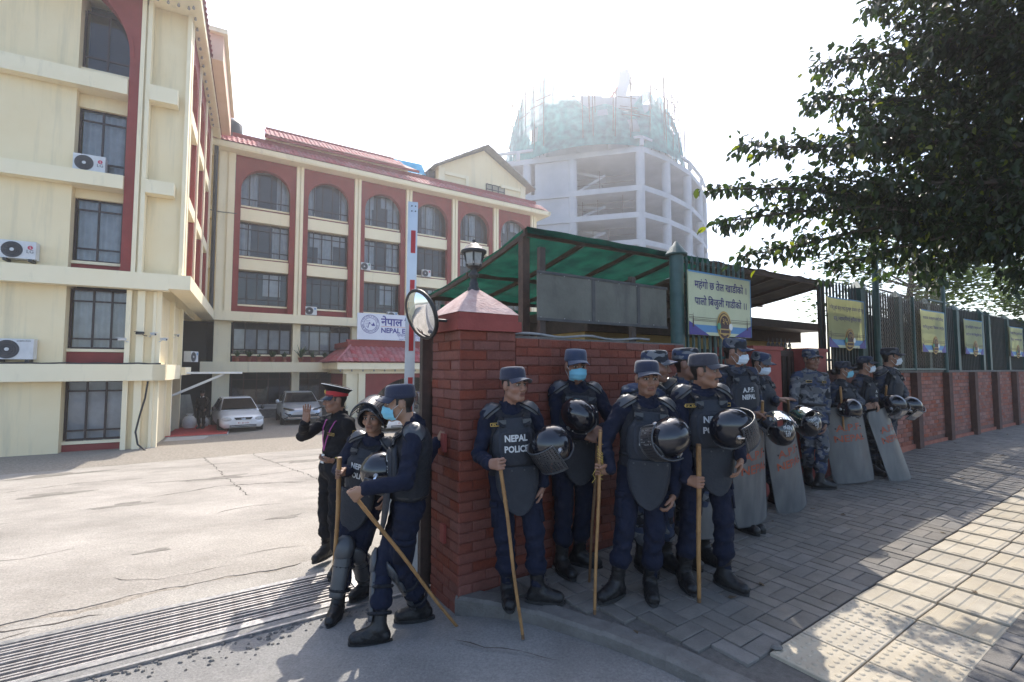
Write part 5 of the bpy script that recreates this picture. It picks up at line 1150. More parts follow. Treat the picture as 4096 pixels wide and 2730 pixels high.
# potted plants
POT = mat("terracotta", (.22, .07, .045), (.30, .11, .07), 8, .85); LEAFP = mat("pot_leaf", (.03, .06, .02), (.06, .11, .035), 6, .6)
def pot(label, loc, s, n, hgt, seed, palm=False):
    rg = random.Random(seed); o = thing("potted_plant", label, "potted plant", loc, 0, "potted plants of the office")
    mb = MB(); mb.lathe([(.10 * s, 0), (.15 * s, .22 * s), (.17 * s, .23 * s), (.17 * s, .28 * s), (.14 * s, .28 * s), (.13 * s, .24 * s), (.001, .24 * s)], 14, 0, True); mb.build("pot", POT, o)
    mb = MB()
    for i in range(n):
        a = rg.uniform(0, 6.28); l = hgt * rg.uniform(.6, 1.1); lean = rg.uniform(.2, .9) * (1.2 if palm else .7)
        p0 = Vector((0, 0, .22 * s)); d = Vector((math.cos(a) * lean, math.sin(a) * lean, 1)).normalized(); prev = None; w = .03 * s * (1.0 if palm else 1.6)
        sd = Vector((-math.sin(a), math.cos(a), 0)); vs = []
        for k in range(5):
            f = k / 4; c = p0 + d * l * f + Vector((math.cos(a), math.sin(a), -1)) * (f * f * l * .35 * lean); ww = w * math.sin(math.pi * (.12 + .88 * f) if f < 1 else math.pi) + .002; vs += [c - sd * ww, c + sd * ww]
        mb.add(vs, [(2 * k, 2 * k + 2, 2 * k + 3, 2 * k + 1) for k in range(4)])
    mb.build("foliage", LEAFP, o, fix=False); return o
lab = ["small potted plant on the office ledge left of the first pier", "leafy pot, second along the first bay's ledge", "bare terracotta pot in the middle of the first bay's ledge", "potted shrub right of the middle of the first bay's ledge", "pot at the right end of the first bay's ledge", "tall arching plant in a pot at the left of the second bay's ledge", "low pot in the middle of the second bay's ledge", "pot beside the portico roof on the second bay's ledge"]
for i, x in enumerate([.15, .75, 1.25, 1.95, 2.6, 3.5, 4.2, 4.9]): pot(lab[i], MW(x, -.3, 2.05), 1.0, [8, 30, 6, 30, 26, 18, 24, 26][i], [.5, .5, .3, .5, .45, .9, .5, .5][i], i)
pot("potted palm between the entrance and the white sedan", MW(-2.5, -1.8, -1.1), 1.6, 26, 1.2, 40, True); pot("low potted plant behind the white sedan", MW(2.6, -1.1, -.55), 1.3, 26, .6, 41); pot("potted bush near the portico column by the officers", MW(4.9, -4.6, -1.1), 1.4, 60, .6, 42)
# ---------------------------------------------------------------- tree overhanging from the right
LEAF1 = bpy.data.materials.new("leaf_green"); LEAF1.use_nodes = True
nt = LEAF1.node_tree; Lk = nt.links.new; b = nt.nodes["Principled BSDF"]; b.inputs["Roughness"].default_value = .38; b.inputs["Specular IOR Level"].default_value = .5
at = nd(nt, "ShaderNodeAttribute", attribute_name="rnd"); oi = nd(nt, "ShaderNodeObjectInfo"); ad = nd(nt, "ShaderNodeMath", operation='ADD'); Lk(at.outputs["Fac"], ad.inputs[0]); Lk(oi.outputs["Random"], ad.inputs[1])
fr = nd(nt, "ShaderNodeMath", operation='FRACT'); Lk(ad.outputs[0], fr.inputs[0]); rp_ = nd(nt, "ShaderNodeValToRGB"); e = rp_.color_ramp.elements; e[0].color = (.014, .026, .010, 1); e[1].color = (.045, .075, .018, 1); x = e.new(.93); x.color = (.03, .05, .014, 1); x = e.new(.97); x.color = (.16, .19, .03, 1)
e[-1].color = (.12, .13, .03, 1)
Lk(fr.outputs[0], rp_.inputs[0]); Lk(rp_.outputs[0], b.inputs["Base Color"])
tr = nd(nt, "ShaderNodeBsdfTranslucent"); hs = nd(nt, "ShaderNodeHueSaturation"); hs.inputs["Value"].default_value = 1.8; hs.inputs["Saturation"].default_value = 1.25; Lk(rp_.outputs[0], hs.inputs["Color"]); Lk(hs.outputs[0], tr.inputs[0])
mx = nd(nt, "ShaderNodeMixShader"); mx.inputs[0].default_value = .42; Lk(b.outputs[0], mx.inputs[1]); Lk(tr.outputs[0], mx.inputs[2]); Lk(mx.outputs[0], nt.nodes["Material Output"].inputs[0])
BARK = mat("bark", (.05, .04, .032), (.10, .08, .062), 14, .9, .6, 30)
def leaf_shape(L, w):
    c = [(0, 0, 0), (.25 * L, w * .42, .006), (.55 * L, w * .5, .0), (.82 * L, w * .26, -.012), (L, 0, -.03), (.82 * L, -w * .26, -.012), (.55 * L, -w * .5, 0), (.25 * L, -w * .42, .006), (.3 * L, 0, -.008), (.62 * L, 0, -.016)]
    return c, [(0, 8, 1), (1, 8, 9, 2), (2, 9, 3), (3, 9, 4), (4, 9, 5), (5, 9, 6), (6, 9, 8, 7), (7, 8, 0)]
LC, LFc = leaf_shape(.092, .052)
lmb = MB(); lmb.add(LC, LFc, 0, True); LEAFM = lmb.mesh("leaf", LEAF1)
tree = thing("overhanging_tree", "large dark leafed tree reaching in from the right over the fence", "tree", (8.6, 5.6, .3), 0)
O = Vector((8.6, 5.6, .3)); rg = random.Random(12)
mb = MB(); mb.tube([Vector(p) - O for p in ((8.6, 5.6, .2), (8.55, 5.55, 1.6), (8.4, 5.5, 3.0), (8.3, 5.4, 4.6), (8.2, 5.3, 6.5), (8.1, 5.2, 9))], [.24, .2, .18, .15, .11, .06], 12); mb.build("trunk", BARK, tree)
limbs = [  # (start, end, droop, half-width of leaf cloud at base, at tip)
    ((8.4, 5.5, 3.0), (2.02, 5.1, 3.50), .10, .55, .09), ((8.4, 5.5, 3.0), (2.2, 5.1, 3.24), .10, .5, .12), ((8.4, 5.5, 3.0), (2.5, 5.2, 2.93), .15, .5, .14), ((8.3, 5.4, 3.6), (2.55, 5.2, 4.20), .1, .75, .14), ((8.3, 5.4, 4.6), (3.45, 5.3, 4.72), .1, .85, .2),
    ((8.2, 5.3, 5.4), (3.6, 5.5, 5.15), .15, .85, .2), ((8.2, 5.3, 6.0), (4.25, 5.6, 5.95), .1, .95, .22), ((8.1, 5.2, 6.6), (4.8, 5.4, 6.6), .1, .95, .3), ((8.35, 5.5, 3.2), (3.5, 5.2, 2.82), .1, .5, .18), ((8.3, 5.4, 3.4), (3.4, 5.0, 3.75), .0, .8, .3),
    ((8.4, 5.5, 3.1), (4.5, 5.3, 2.82), .15, .6, .3), ((8.3, 5.4, 4.2), (3.7, 4.9, 4.1), .0, .85, .35), ((8.4, 5.5, 3.0), (5.5, 5.3, 2.66), .12, .45, .3), ((8.4, 5.5, 3.0), (6.3, 5.6, 2.6), .1, .4, .3), ((8.3, 5.4, 5.0), (4.6, 5.1, 5.3), .0, 1.0, .4), ((8.3, 5.4, 4.0), (5.0, 5.9, 3.6), .0, .7, .45),
    ((8.2, 5.3, 7), (5.2, 5.4, 7.3), .1, 1.0, .4), ((8.2, 5.3, 5.6), (5.2, 4.7, 4.7), .0, .9, .5), ((8.3, 5.4, 4.4), (4.5, 5.6, 4.5), .0, 1.0, .7), ((8.3, 5.4, 5.2), (4.8, 5.7, 5.6), .0, 1.1, .7), ((8.3, 5.4, 3.6), (4.2, 5.4, 3.4), .05, .75, .4), ((8.3, 5.4, 6.2), (5.2, 5.2, 6.4), .0, 1.1, .8), ((8.3, 5.4, 4.8), (6.0, 6.0, 4.2), .0, 1.1, .9), ((8.3, 5.4, 6.2), (6.2, 5.9, 5.2), .0, 1.2, .9), ((8.3, 5.4, 3.8), (5.6, 5.6, 3.2), .0, .75, .5)]
limbs += [((8.3, 5.4, 5.0), (5.2, 1.6, 5.2), .1, 1.1, .9), ((8.3, 5.4, 6.0), (4.2, 2.6, 6.2), .1, 1.2, 1.0), ((8.2, 5.3, 6.6), (3.0, 2.2, 7.4), .1, 1.2, 1.1), ((8.2, 5.3, 6.6), (6.0, .5, 6.6), .1, 1.2, 1.0), ((8.2, 5.3, 7.0), (4.6, .6, 7.8), .1, 1.2, 1.0), ((8.2, 5.3, 7.4), (2.4, 3.2, 8.2), .1, 1.2, 1.1)]  # out-of-frame limbs added to cut sky light on the officers
leaves = []; tw_ = MB()
for li, (a, b_, dr, w0, w1) in enumerate(limbs):
    a, b_ = Vector(a), Vector(b_); n = 14; pts = []
    for i in range(n + 1):
        f = i / n; pts.append(a.lerp(b_, f) + Vector((0, .12 * math.sin(f * 5 + li), dr * math.sin(f * math.pi) * 2 + .05 * math.sin(f * 9 + li))))
    mb = MB(); mb.tube([p - O for p in pts], [.055 * (1 - i / n) ** .8 + .005 for i in range(n + 1)], 7); mb.build("branch", BARK, tree)
    Lb = (b_ - a).length; ns = int(Lb * 34)
    for s in range(ns):
        f = .12 + .88 * (s + rg.random()) / ns; i = min(n - 1, int(f * n)); p = pts[i].lerp(pts[i + 1], f * n - i); wd = w0 + (w1 - w0) * f
        ax = (b_ - a).normalized(); th = rg.uniform(0, 6.28); side = Vector((0, math.cos(th), math.sin(th))) ; d = (ax * rg.uniform(.35, 1.1) + side * rg.uniform(.5, 1)).normalized()
        l = wd * rg.uniform(.5, 1.25); q = p + d * l + Vector((0, 0, -.12 * l))
        if l > .12: tw_.tube([p - O, p.lerp(q, .5) + Vector((0, 0, .03 * l)) - O, q - O], [.006, .004, .002], 4, 0, True, False)
        m = max(4, int(l * 39))
        for k in range(m):
            g = .15 + .9 * (k + rg.random()) / m; c = p.lerp(q, g) + Vector((rg.gauss(0, .035), rg.gauss(0, .035), rg.gauss(0, .03)))
            leaves.append((c, d))
tag(tw_.build("twig", BARK, tree, fix=False), kind="stuff")
print("LEAVES", len(leaves))
leaves.sort(key=lambda q: (q[0] - Vector((0, 0, 1.65))).length); fol = MB()
big = set(); cnt = 0
for k, (c, d) in enumerate(leaves):
    x = (d * .6 + Vector((rg.gauss(0, .45), rg.gauss(0, .45), rg.gauss(-.55, .4)))).normalized(); up = Vector((rg.gauss(0, .5), rg.gauss(0, .5), 1)); y = up.cross(x).normalized(); z = x.cross(y)
    s = rg.uniform(.65, 1.2); M4 = Matrix.Translation(c - O) @ Matrix((x, y, z)).transposed().to_4x4() @ Matrix.Scale(s, 4)
    u = 1176.5 + 1111 * c.x / c.y; v = 848 - 1111 * (c.z - 1.65) / c.y
    if cnt < 300 and u < 2340 and v > 0: o = mk_obj("leaf", LEAFM, tree); o.matrix_local = M4; cnt += 1
    else: fol.rnd = rg.random(); fol.add([M4 @ Vector(p) for p in LC], LFc, 0, True)
tag(fol.build("foliage", LEAF1, tree, fix=False), kind="stuff")
# paler trees behind the fence
LEAF2 = mat_sheet("pale_leaf", (.07, .11, .03), (.14, .19, .06), .45, 0, 2)
for ti, (x, y, z0, hh, ww, lb) in enumerate([(9.6, 11.5, .2, 5.1, 1.6, "pale green tree behind the chain link screen"), (14.5, 12.8, .3, 5.0, 2.0, "pale green tree behind the right end of the fence")]):
    t2 = thing("background_tree", lb, "tree", (x, y, z0)); mb = MB(); mb.tube([(0, 0, 0), (.05, 0, 1.5), (0, .1, 3.2), (.1, 0, hh - .8)], [.12, .1, .07, .03], 9); mb.build("trunk", BARK, t2)
    br_ = MB(); fo = MB()
    for k in range(20):
        z = rg.uniform(2.6, hh - .5); a = rg.uniform(0, 6.28); e_ = Vector((math.cos(a) * ww * rg.uniform(.6, 1.5), math.sin(a) * ww * .7, z + rg.uniform(-.1, .6))); s_ = Vector((0, .05, z - .3)); br_.tube([s_, s_.lerp(e_, .5) + Vector((0, 0, .1)), e_], [.03, .018, .006], 5, 0, True, False)
        for q in range(230):
            c = s_.lerp(e_, rg.uniform(.35, 1.1)) + Vector((rg.gauss(0, .22), rg.gauss(0, .22), rg.gauss(0, .16))); M4 = Matrix.Translation(c) @ Matrix.Rotation(rg.uniform(0, 6.3), 4, 'Z') @ Matrix.Rotation(rg.gauss(0, .7), 4, 'X') @ Matrix.Scale(rg.uniform(.7, 1.2), 4)
            fo.add([M4 @ Vector(p) for p in ((0, 0, 0), (.06, .036, 0), (.13, 0, -.01), (.06, -.036, 0))], [(0, 1, 2, 3)])
    br_.build("branch", BARK, t2, fix=False); tag(fo.build("foliage", LEAF2, t2, fix=False), kind="stuff")
wr = MB(); wr.tube([(9.5, 12, 4.0), (14, 11.5, 4.35), (19, 11, 4.9)], .012, 5); tag(wr.build("overhead_wire", DARKM), "thin overhead wire beyond the fence at the right", "wire")
# ---------------------------------------------------------------- air
hz = MB(); hz.box(-76, 67, -27, 108, -2.8, 56); HZM = bpy.data.materials.new("haze_air"); HZM.use_nodes = True; nt = HZM.node_tree; nt.nodes.remove(nt.nodes["Principled BSDF"])
pvn = nd(nt, "ShaderNodeVolumePrincipled"); pvn.inputs["Density"].default_value = .0020; pvn.inputs["Color"].default_value = (.93, .95, 1, 1); pvn.inputs["Anisotropy"].default_value = .74; nt.links.new(pvn.outputs[0], nt.nodes["Material Output"].inputs["Volume"])
tag(hz.build("haze", HZM), kind="stuff")
# ---------------------------------------------------------------- people: implicit-surface bodies
class SDF:
    def __init__(s, lo, hi, h):
        s.lo = np.array(lo, float); s.h = h; s.n = np.ceil((np.array(hi) - s.lo) / h).astype(int) + 1; s.F = np.full(tuple(s.n), .5, np.float32)
    def sl(s, lo, hi):
        a = np.clip(np.floor((np.array(lo) - s.lo) / s.h).astype(int), 0, s.n - 1); b = np.clip(np.ceil((np.array(hi) - s.lo) / s.h).astype(int) + 1, 1, s.n)
        ix = tuple(slice(i, j) for i, j in zip(a, b)); g = [(np.arange(i, j) * s.h + l).astype(np.float32) for i, j, l in zip(a, b, s.lo)]
        return ix, g[0][:, None, None], g[1][None, :, None], g[2][None, None, :]
    def join(s, ix, d, k, sub=False):
        f = s.F[ix]
        if sub: d = -d; h = np.clip(.5 - .5 * (d - f) / k, 0, 1); s.F[ix] = d * (1 - h) + f * h + k * h * (1 - h)
        else: h = np.clip(.5 + .5 * (d - f) / k, 0, 1); s.F[ix] = d * (1 - h) + f * h - k * h * (1 - h)
    def cap(s, a, b, ra, rb, k=.02, sub=False):
        a = np.array(a, float); b = np.array(b, float); m = max(ra, rb) + k + .02; ix, X, Y, Z = s.sl(np.minimum(a, b) - m, np.maximum(a, b) + m)
        d = b - a; L = max(1e-9, d @ d); t = np.clip(((X - a[0]) * d[0] + (Y - a[1]) * d[1] + (Z - a[2]) * d[2]) / L, 0, 1)
        dist = np.sqrt((X - a[0] - d[0] * t) ** 2 + (Y - a[1] - d[1] * t) ** 2 + (Z - a[2] - d[2] * t) ** 2) - (ra + (rb - ra) * t); s.join(ix, dist, k, sub)
    def ell(s, c, r, M=None, k=.02, sub=False):
        c = np.array(c, float); m = max(r) + k + .02; ix, X, Y, Z = s.sl(c - m, c + m); x, y, z = X - c[0], Y - c[1], Z - c[2]
        if M is not None: x, y, z = (M[0][0] * x + M[0][1] * y + M[0][2] * z), (M[1][0] * x + M[1][1] * y + M[1][2] * z), (M[2][0] * x + M[2][1] * y + M[2][2] * z)
        k0 = np.sqrt((x / r[0]) ** 2 + (y / r[1]) ** 2 + (z / r[2]) ** 2); k1 = np.sqrt((x / r[0] ** 2) ** 2 + (y / r[1] ** 2) ** 2 + (z / r[2] ** 2) ** 2) + 1e-6
        s.join(ix, k0 * (k0 - 1) / k1, k, sub)
    def plane(s, p, n, k=.01):
        ix, X, Y, Z = s.sl(s.lo, s.lo + s.n * s.h); s.join(ix, ((X - p[0]) * n[0] + (Y - p[1]) * n[1] + (Z - p[2]) * n[2]), k, True)
    def wrinkle(s, amp, f=1.0):
        ix, X, Y, Z = s.sl(s.lo, s.lo + s.n * s.h)
        s.F += amp * (np.sin(31 * f * X + 9 * np.sin(13 * f * Z + 5 * Y)) * np.sin(27 * f * Z + 6 * np.sin(17 * f * Y + 3 * X)) + .6 * np.sin(63 * f * Z + 21 * X + 4 * np.sin(25 * Y)) * np.sin(19 * f * (X + Y)))
    def nets(s):
        F = s.F; ins = F < 0; nx, ny, nz = F.shape
        c = [F[i:nx - 1 + i, j:ny - 1 + j, k:nz - 1 + k] for i in (0, 1) for j in (0, 1) for k in (0, 1)]
        neg = sum((q < 0).astype(np.int8) for q in c); act = (neg > 0) & (neg < 8); I = np.argwhere(act)
        if len(I) == 0: return [], []
        v = np.stack([q[act] for q in c], 1); P = np.zeros((len(I), 3)); N = np.zeros(len(I))
        off = np.array([(i, j, k) for i in (0, 1) for j in (0, 1) for k in (0, 1)], float)
        for a in range(8):
            for b in range(a + 1, 8):
                if abs(off[a] - off[b]).sum() != 1: continue
                m = (v[:, a] < 0) != (v[:, b] < 0); t = v[m, a] / (v[m, a] - v[m, b]); P[m] += off[a] + (off[b] - off[a]) * t[:, None]; N[m] += 1
        P = (I + P / N[:, None]) * s.h + s.lo
        idx = -np.ones(act.shape, int); idx[act] = np.arange(len(I)); faces = []
        for ax in range(3):
            o1, o2 = [q for q in range(3) if q != ax]
            A = np.take(ins, np.arange(F.shape[ax] - 1), ax); B = np.take(ins, np.arange(1, F.shape[ax]), ax); E = np.argwhere(A != B)
            E = E[(E[:, o1] > 0) & (E[:, o2] > 0) & (E[:, o1] < F.shape[o1] - 1) & (E[:, o2] < F.shape[o2] - 1)]
            e1 = np.zeros(3, int); e1[o1] = 1; e2 = np.zeros(3, int); e2[o2] = 1
            q = [idx[tuple((E - d).T)] for d in (e1 + e2, e2, 0 * e1, e1)]; f = np.stack(q, 1); flip = A[tuple(E.T)]
            if ax == 1: flip = ~flip
            f[~flip] = f[~flip][:, ::-1]; faces.append(f)
        return P, np.concatenate(faces)
def np_mesh(name, parts, mats, parent, smooth=True, cols=None):
    """parts: list of (verts, faces, material index, colours or None)"""
    V = []; Fc = []; MI = []; C = []; b = 0
    for v, f, mi, c in parts:
        if len(v) == 0: continue
        V.append(v); Fc.append(np.asarray(f) + b); MI += [mi] * len(f); C.append(c if c is not None else np.ones((len(v), 4))); b += len(v)
    V = np.concatenate(V); Fc = np.concatenate(Fc); me = bpy.data.meshes.new(name); me.from_pydata(V.tolist(), [], Fc.tolist())
    for m in mats: me.materials.append(m)
    me.polygons.foreach_set("material_index", MI); me.polygons.foreach_set("use_smooth", [smooth] * len(Fc))
    a = me.color_attributes.new("skin", 'FLOAT_COLOR', 'POINT'); a.data.foreach_set("color", np.concatenate(C).astype(np.float32).ravel()); me.update()
    return mk_obj(name, me, parent)
def V3(p): return Vector(p)
def ik(a, b, l1, l2, hint):
    d = b - a; L = d.length; mx = (l1 + l2) * .995
    if L > mx: b = a + d * (mx / L); d = b - a; L = mx
    L = max(L, abs(l1 - l2) + .02); x = (L * L + l1 * l1 - l2 * l2) / (2 * L); h = math.sqrt(max(0, l1 * l1 - x * x)); u = d.normalized()
    q = hint - (a + b) / 2; q = q - u * q.dot(u); q = q.normalized() if q.length > 1e-5 else u.orthogonal().normalized()
    return a + u * x + q * h, b
SKIN = mat("skin", (1, 1, 1), None, rough=.5, vcol="skin", bump=.06, bscale=300, spec=.4)
NAVY = mat("navy_uniform", (.0075, .0105, .024), (.0115, .0155, .033), 5, .88, .9, 15, spec=.2); BLKU = mat("black_uniform", (.008, .008, .010), (.013, .013, .016), 5, .88, .9, 15, spec=.2)
VEST = mat("charcoal_vest", (.018, .021, .028), (.027, .031, .040), 8, .66, .25, 60, spec=.3); VESTB = mat("black_vest", (.011, .012, .016), (.018, .020, .025), 8, .8, .6, 40, spec=.25); PADM = mat("pad_plastic", (.040, .044, .05), (.055, .06, .068), 6, .36, .08, 60)
BOOT = mat("black_leather", (.008, .008, .009), (.015, .015, .016), 12, .42, .3, 60, spec=.35, dirt=(.07, .066, .06), dscale=(9, 9, 9), damt=.3); SOLE = mat("boot_sole", (.012, .012, .012), (.03, .03, .03), 20, .9)
CAPN = mat("navy_cap", (.010, .014, .036), (.014, .020, .048), 9, .85, .2, 160, sheen=.3); CAPG = mat("grey_cap", (.028, .027, .038), (.042, .041, .054), 9, .85, .2, 160, sheen=.3); CAPL = mat("bright_blue_cap", (.016, .030, .066), (.024, .042, .09), 9, .85, .2, 160, sheen=.3)
MASKB = mat("blue_mask", (.16, .42, .55), (.20, .48, .60), 20, .9, .1, 200); MASKW = mat("pale_mask", (.50, .58, .66), (.60, .66, .72), 20, .9, .1, 200); HELM = mat("helmet_shell", (.008, .009, .014), None, rough=.16, coat=.5); WHT = mat("vest_lettering", (.55, .56, .56), None, rough=.7); ORNG = mat("shield_lettering", (.36, .075, .03), (.24, .06, .035), 9, .7)
GOLDM = mat("gold_braid", (.5, .33, .08), None, rough=.5, metal=.3); REDB = mat("cap_red", (.42, .02, .025), None, rough=.7); PURP = mat("lanyard_purple", (.30, .03, .20), None, rough=.6); HAIR = mat("black_hair", (.006, .005, .005), (.014, .012, .011), 40, .5)
BAMB = mat("bamboo", (.24, .12, .04), (.36, .20, .075), 9, .5, .2, 60, dirt=(.06, .025, .012), dscale=(14, 14, 5), damt=.75); BAMD = mat("dark_bamboo", (.10, .055, .025), (.17, .09, .04), 9, .5, .2, 60)
def camo(name, cols, sc):
    m = mat(name, (.1, .1, .1), None, rough=.88, bump=.5, bscale=22); nt = m.node_tree; L = nt.links.new; b = nt.nodes["Principled BSDF"]; tc = nd(nt, "ShaderNodeTexCoord"); prev = None
    for i, (c, th, s) in enumerate(cols):
        mp = nd(nt, "ShaderNodeMapping"); mp.inputs["Location"].default_value = (i * 7.1, i * 3.3, i * 1.7); mp.inputs["Scale"].default_value = (1, 1, 1.6); L(tc.outputs["Object"], mp.inputs["Vector"])
        n = nd(nt, "ShaderNodeTexNoise"); n.inputs["Scale"].default_value = s * sc; n.inputs["Detail"].default_value = 1.5; n.inputs["Distortion"].default_value = .6; L(mp.outputs[0], n.inputs["Vector"])
        if prev is None:
            r = nd(nt, "ShaderNodeRGB"); r.outputs[0].default_value = (*c, 1); prev = r.outputs[0]; continue
        r = nd(nt, "ShaderNodeMath", operation='GREATER_THAN'); r.inputs[1].default_value = th; L(n.outputs["Fac"], r.inputs[0]); x = nd(nt, "ShaderNodeMix", data_type='RGBA'); L(r.outputs[0], x.inputs["Factor"]); L(prev, x.inputs["A"]); x.inputs["B"].default_value = (*c, 1); prev = x.outputs["Result"]
    L(prev, b.inputs["Base Color"]); return m
CAMO = camo("blue_camouflage", [((.085, .09, .10), 0, 1), ((.16, .165, .175), .56, 8), ((.028, .042, .085), .53, 7), ((.012, .015, .022), .57, 9)], 1.0)
CAMOD = camo("dark_blue_camouflage", [((.035, .04, .055), 0, 1), ((.075, .082, .095), .58, 10), ((.016, .025, .055), .53, 8), ((.008, .010, .016), .55, 11)], 1.0)
def fr_from(F, U): F = (F - U * F.dot(U)).normalized(); A = U.cross(F); return A, F, U   # A = person's left
def hand(out, w, d, n, right, s, curl=.3, thumb=.4, spread=.06, skin=(.2, .1, .07)):
    d = d.normalized(); n = (n - d * n.dot(d)).normalized(); th = d.cross(n) if right else n.cross(d)
    q = w + d * .09; g = SDF(np.array(q) - .125 * s, np.array(q) + .125 * s, .0045)
    P = lambda a, b, c: np.array(w + (d * a + th * b + n * c) * s)
    g.cap(P(-.006, 0, 0), P(.02, 0, 0), .023 * s, .024 * s, .02); 
    for b, e in ((.028, .032), (.01, .012), (-.01, -.01), (-.026, -.028)): g.cap(P(.02, b * .6, 0), P(.085, e, 0), .0155 * s, .0125 * s, .014)
    for i, (b, ln) in enumerate(((.031, .92), (.011, 1.0), (-.010, .95), (-.029, .76))):
        p = w + (d * .087 + th * b) * s; a = 0; sp = spread * (1.5 - i)
        for j, l in enumerate((.043, .027, .022)):
            a += curl * (.9 if j == 0 else 1.15); v = d * math.cos(a) + n * math.sin(a) + th * sp * math.cos(a); e = p + v.normalized() * l * ln * s; r = (.0095 - .0011 * j) * s; g.cap(np.array(p), np.array(e), r, r - .0008, .004); p = e
    p = w + (d * .022 + th * .026) * s
    for j, l in enumerate((.04, .03, .025)):
        v = (d * (.75 + .1 * j) + th * (.75 - thumb * .75 - .25 * j) + n * (thumb * .9 + .25 * j * thumb)).normalized(); e = p + v * l * s; g.cap(np.array(p), np.array(e), (.0125 - .0015 * j) * s, (.011 - .0015 * j) * s, .008); p = e
    v, f = g.nets(); c = np.ones((len(v), 4)); c[:, :3] = skin; out.append((v, f, 1, c))
def head_sdf(s, female=False, h=.0042, smile=False):
    g = SDF((-.105, -.125, -.20), (.105, .135, .145), h)
    g.ell((0, -.015, .035), (.074, .094, .088)); g.ell((0, .018, -.030), (.061, .070, .082), k=.03); g.cap((-.010, .064, -.095), (.010, .064, -.095), .017, .017, .028)
    g.cap((-.044, .0, -.062), (-.02, .052, -.094), .020, .016, .03); g.cap((.044, .0, -.062), (.02, .052, -.094), .020, .016, .03)
    g.cap((-.042, .074, .027), (.042, .074, .027), .014, .014, .02); g.ell((-.045, .055, -.025), (.024, .024, .02), k=.03); g.ell((.045, .055, -.025), (.024, .024, .02), k=.03)
    for x in (-.031, .031): g.ell((x, .098, .008), (.017, .014, .011), k=.016, sub=True); g.ell((x, .078, .007), (.014, .012, .009), k=.004)
    g.cap((0, .086, .015), (0, .108, -.028), .009, .012, .014); g.cap((-.012, .096, -.032), (.012, .096, -.032), .010, .010, .012)
    g.cap((-.019, .085, -.058), (.019, .085, -.058), .0085, .0085, .008); g.cap((-.016, .084, -.071), (.016, .084, -.071), .009, .009, .008); g.cap((-.022, .094, -.0645), (.022, .094, -.0645), .0025, .0025, .003, sub=True)
    for x in (-1, 1): g.ell((x * .078, -.012, .0), (.011, .022, .033), k=.012)
    return g
def head_cols(v, skin, hair=True, brow=1.0, stache=0, stubble=0, female=False, tika=False, gloss=1):
    x, y, z = v[:, 0], v[:, 1], v[:, 2]; c = np.ones((len(v), 4)); sk = np.array(skin); c[:, :3] = sk; rnd = np.random.RandomState(3)
    def put(m, col, f=1.0): c[m, :3] = c[m, :3] * (1 - f) + np.array(col) * f
    fr = y > .045
    put(fr & (np.abs(np.abs(x) - .031) < .02) & (np.abs(z - .008) < .018), sk * .72); put(fr & (z < -.045) & (np.abs(x) < .05) & (z > -.11), sk * (1 - .35 * stubble)); put(fr & (np.abs(x) < .02) & (z < .0) & (z > -.04), sk * 1.06)
    put((np.abs(np.abs(x) - .045) < .02) & (z < -.01) & (z > -.05) & fr, sk * np.array([1.08, .98, .96]))
    ex = (np.abs(x) - .031) / .0155; ez = (z - .007) / .0065; e = fr & (ex ** 2 + ez ** 2 < 1); put(e, (.38, .35, .32)); put(e & (np.abs(np.abs(x) - .031) < .0075), (.008, .006, .005)); put(fr & (np.abs(ex) < 1.15) & (z > .0125) & (z < .0175), (.012, .009, .008))
    put(fr & (np.abs(x) > .012) & (np.abs(x) < .052) & (np.abs(z - .034 + .10 * np.abs(np.abs(x) - .03)) < .0058), (.012, .009, .008), brow)
    put((y > .07) & (np.abs(x) < .026 - .4 * np.abs(z + .0645)) & (z > -.077) & (z < -.052), (sk[0] * .75, sk[1] * .52, sk[2] * .55)); put((y > .07) & (np.abs(x) < .023) & (np.abs(z + .0645) < .0026), sk * .2)
    if stache: put((y > .07) & (np.abs(x) < .034) & (z < -.041 - .12 * np.abs(x)) & (z > -.054 - .2 * np.abs(x)), (.012, .009, .008), .92)
    if tika: put((y > .06) & (x ** 2 + (z - .052) ** 2 < .0065 ** 2), (.5, .015, .012))
    if hair:
        hl = .062 - .9 * np.clip(np.abs(x) - .05, 0, 1); m = (z > hl) | ((y < .012) & (z > .022)) | ((y < -.04) & (z > -.06)) | ((np.abs(x) > .06) & (y < .026) & (y > -.005) & (z > -.004) & (np.abs(x) < .074))
        m &= ~((np.abs(x) > .0735) & (np.abs(y + .012) < .03) & (np.abs(z) < .036)); put(m, (.010, .008, .007))
    return c
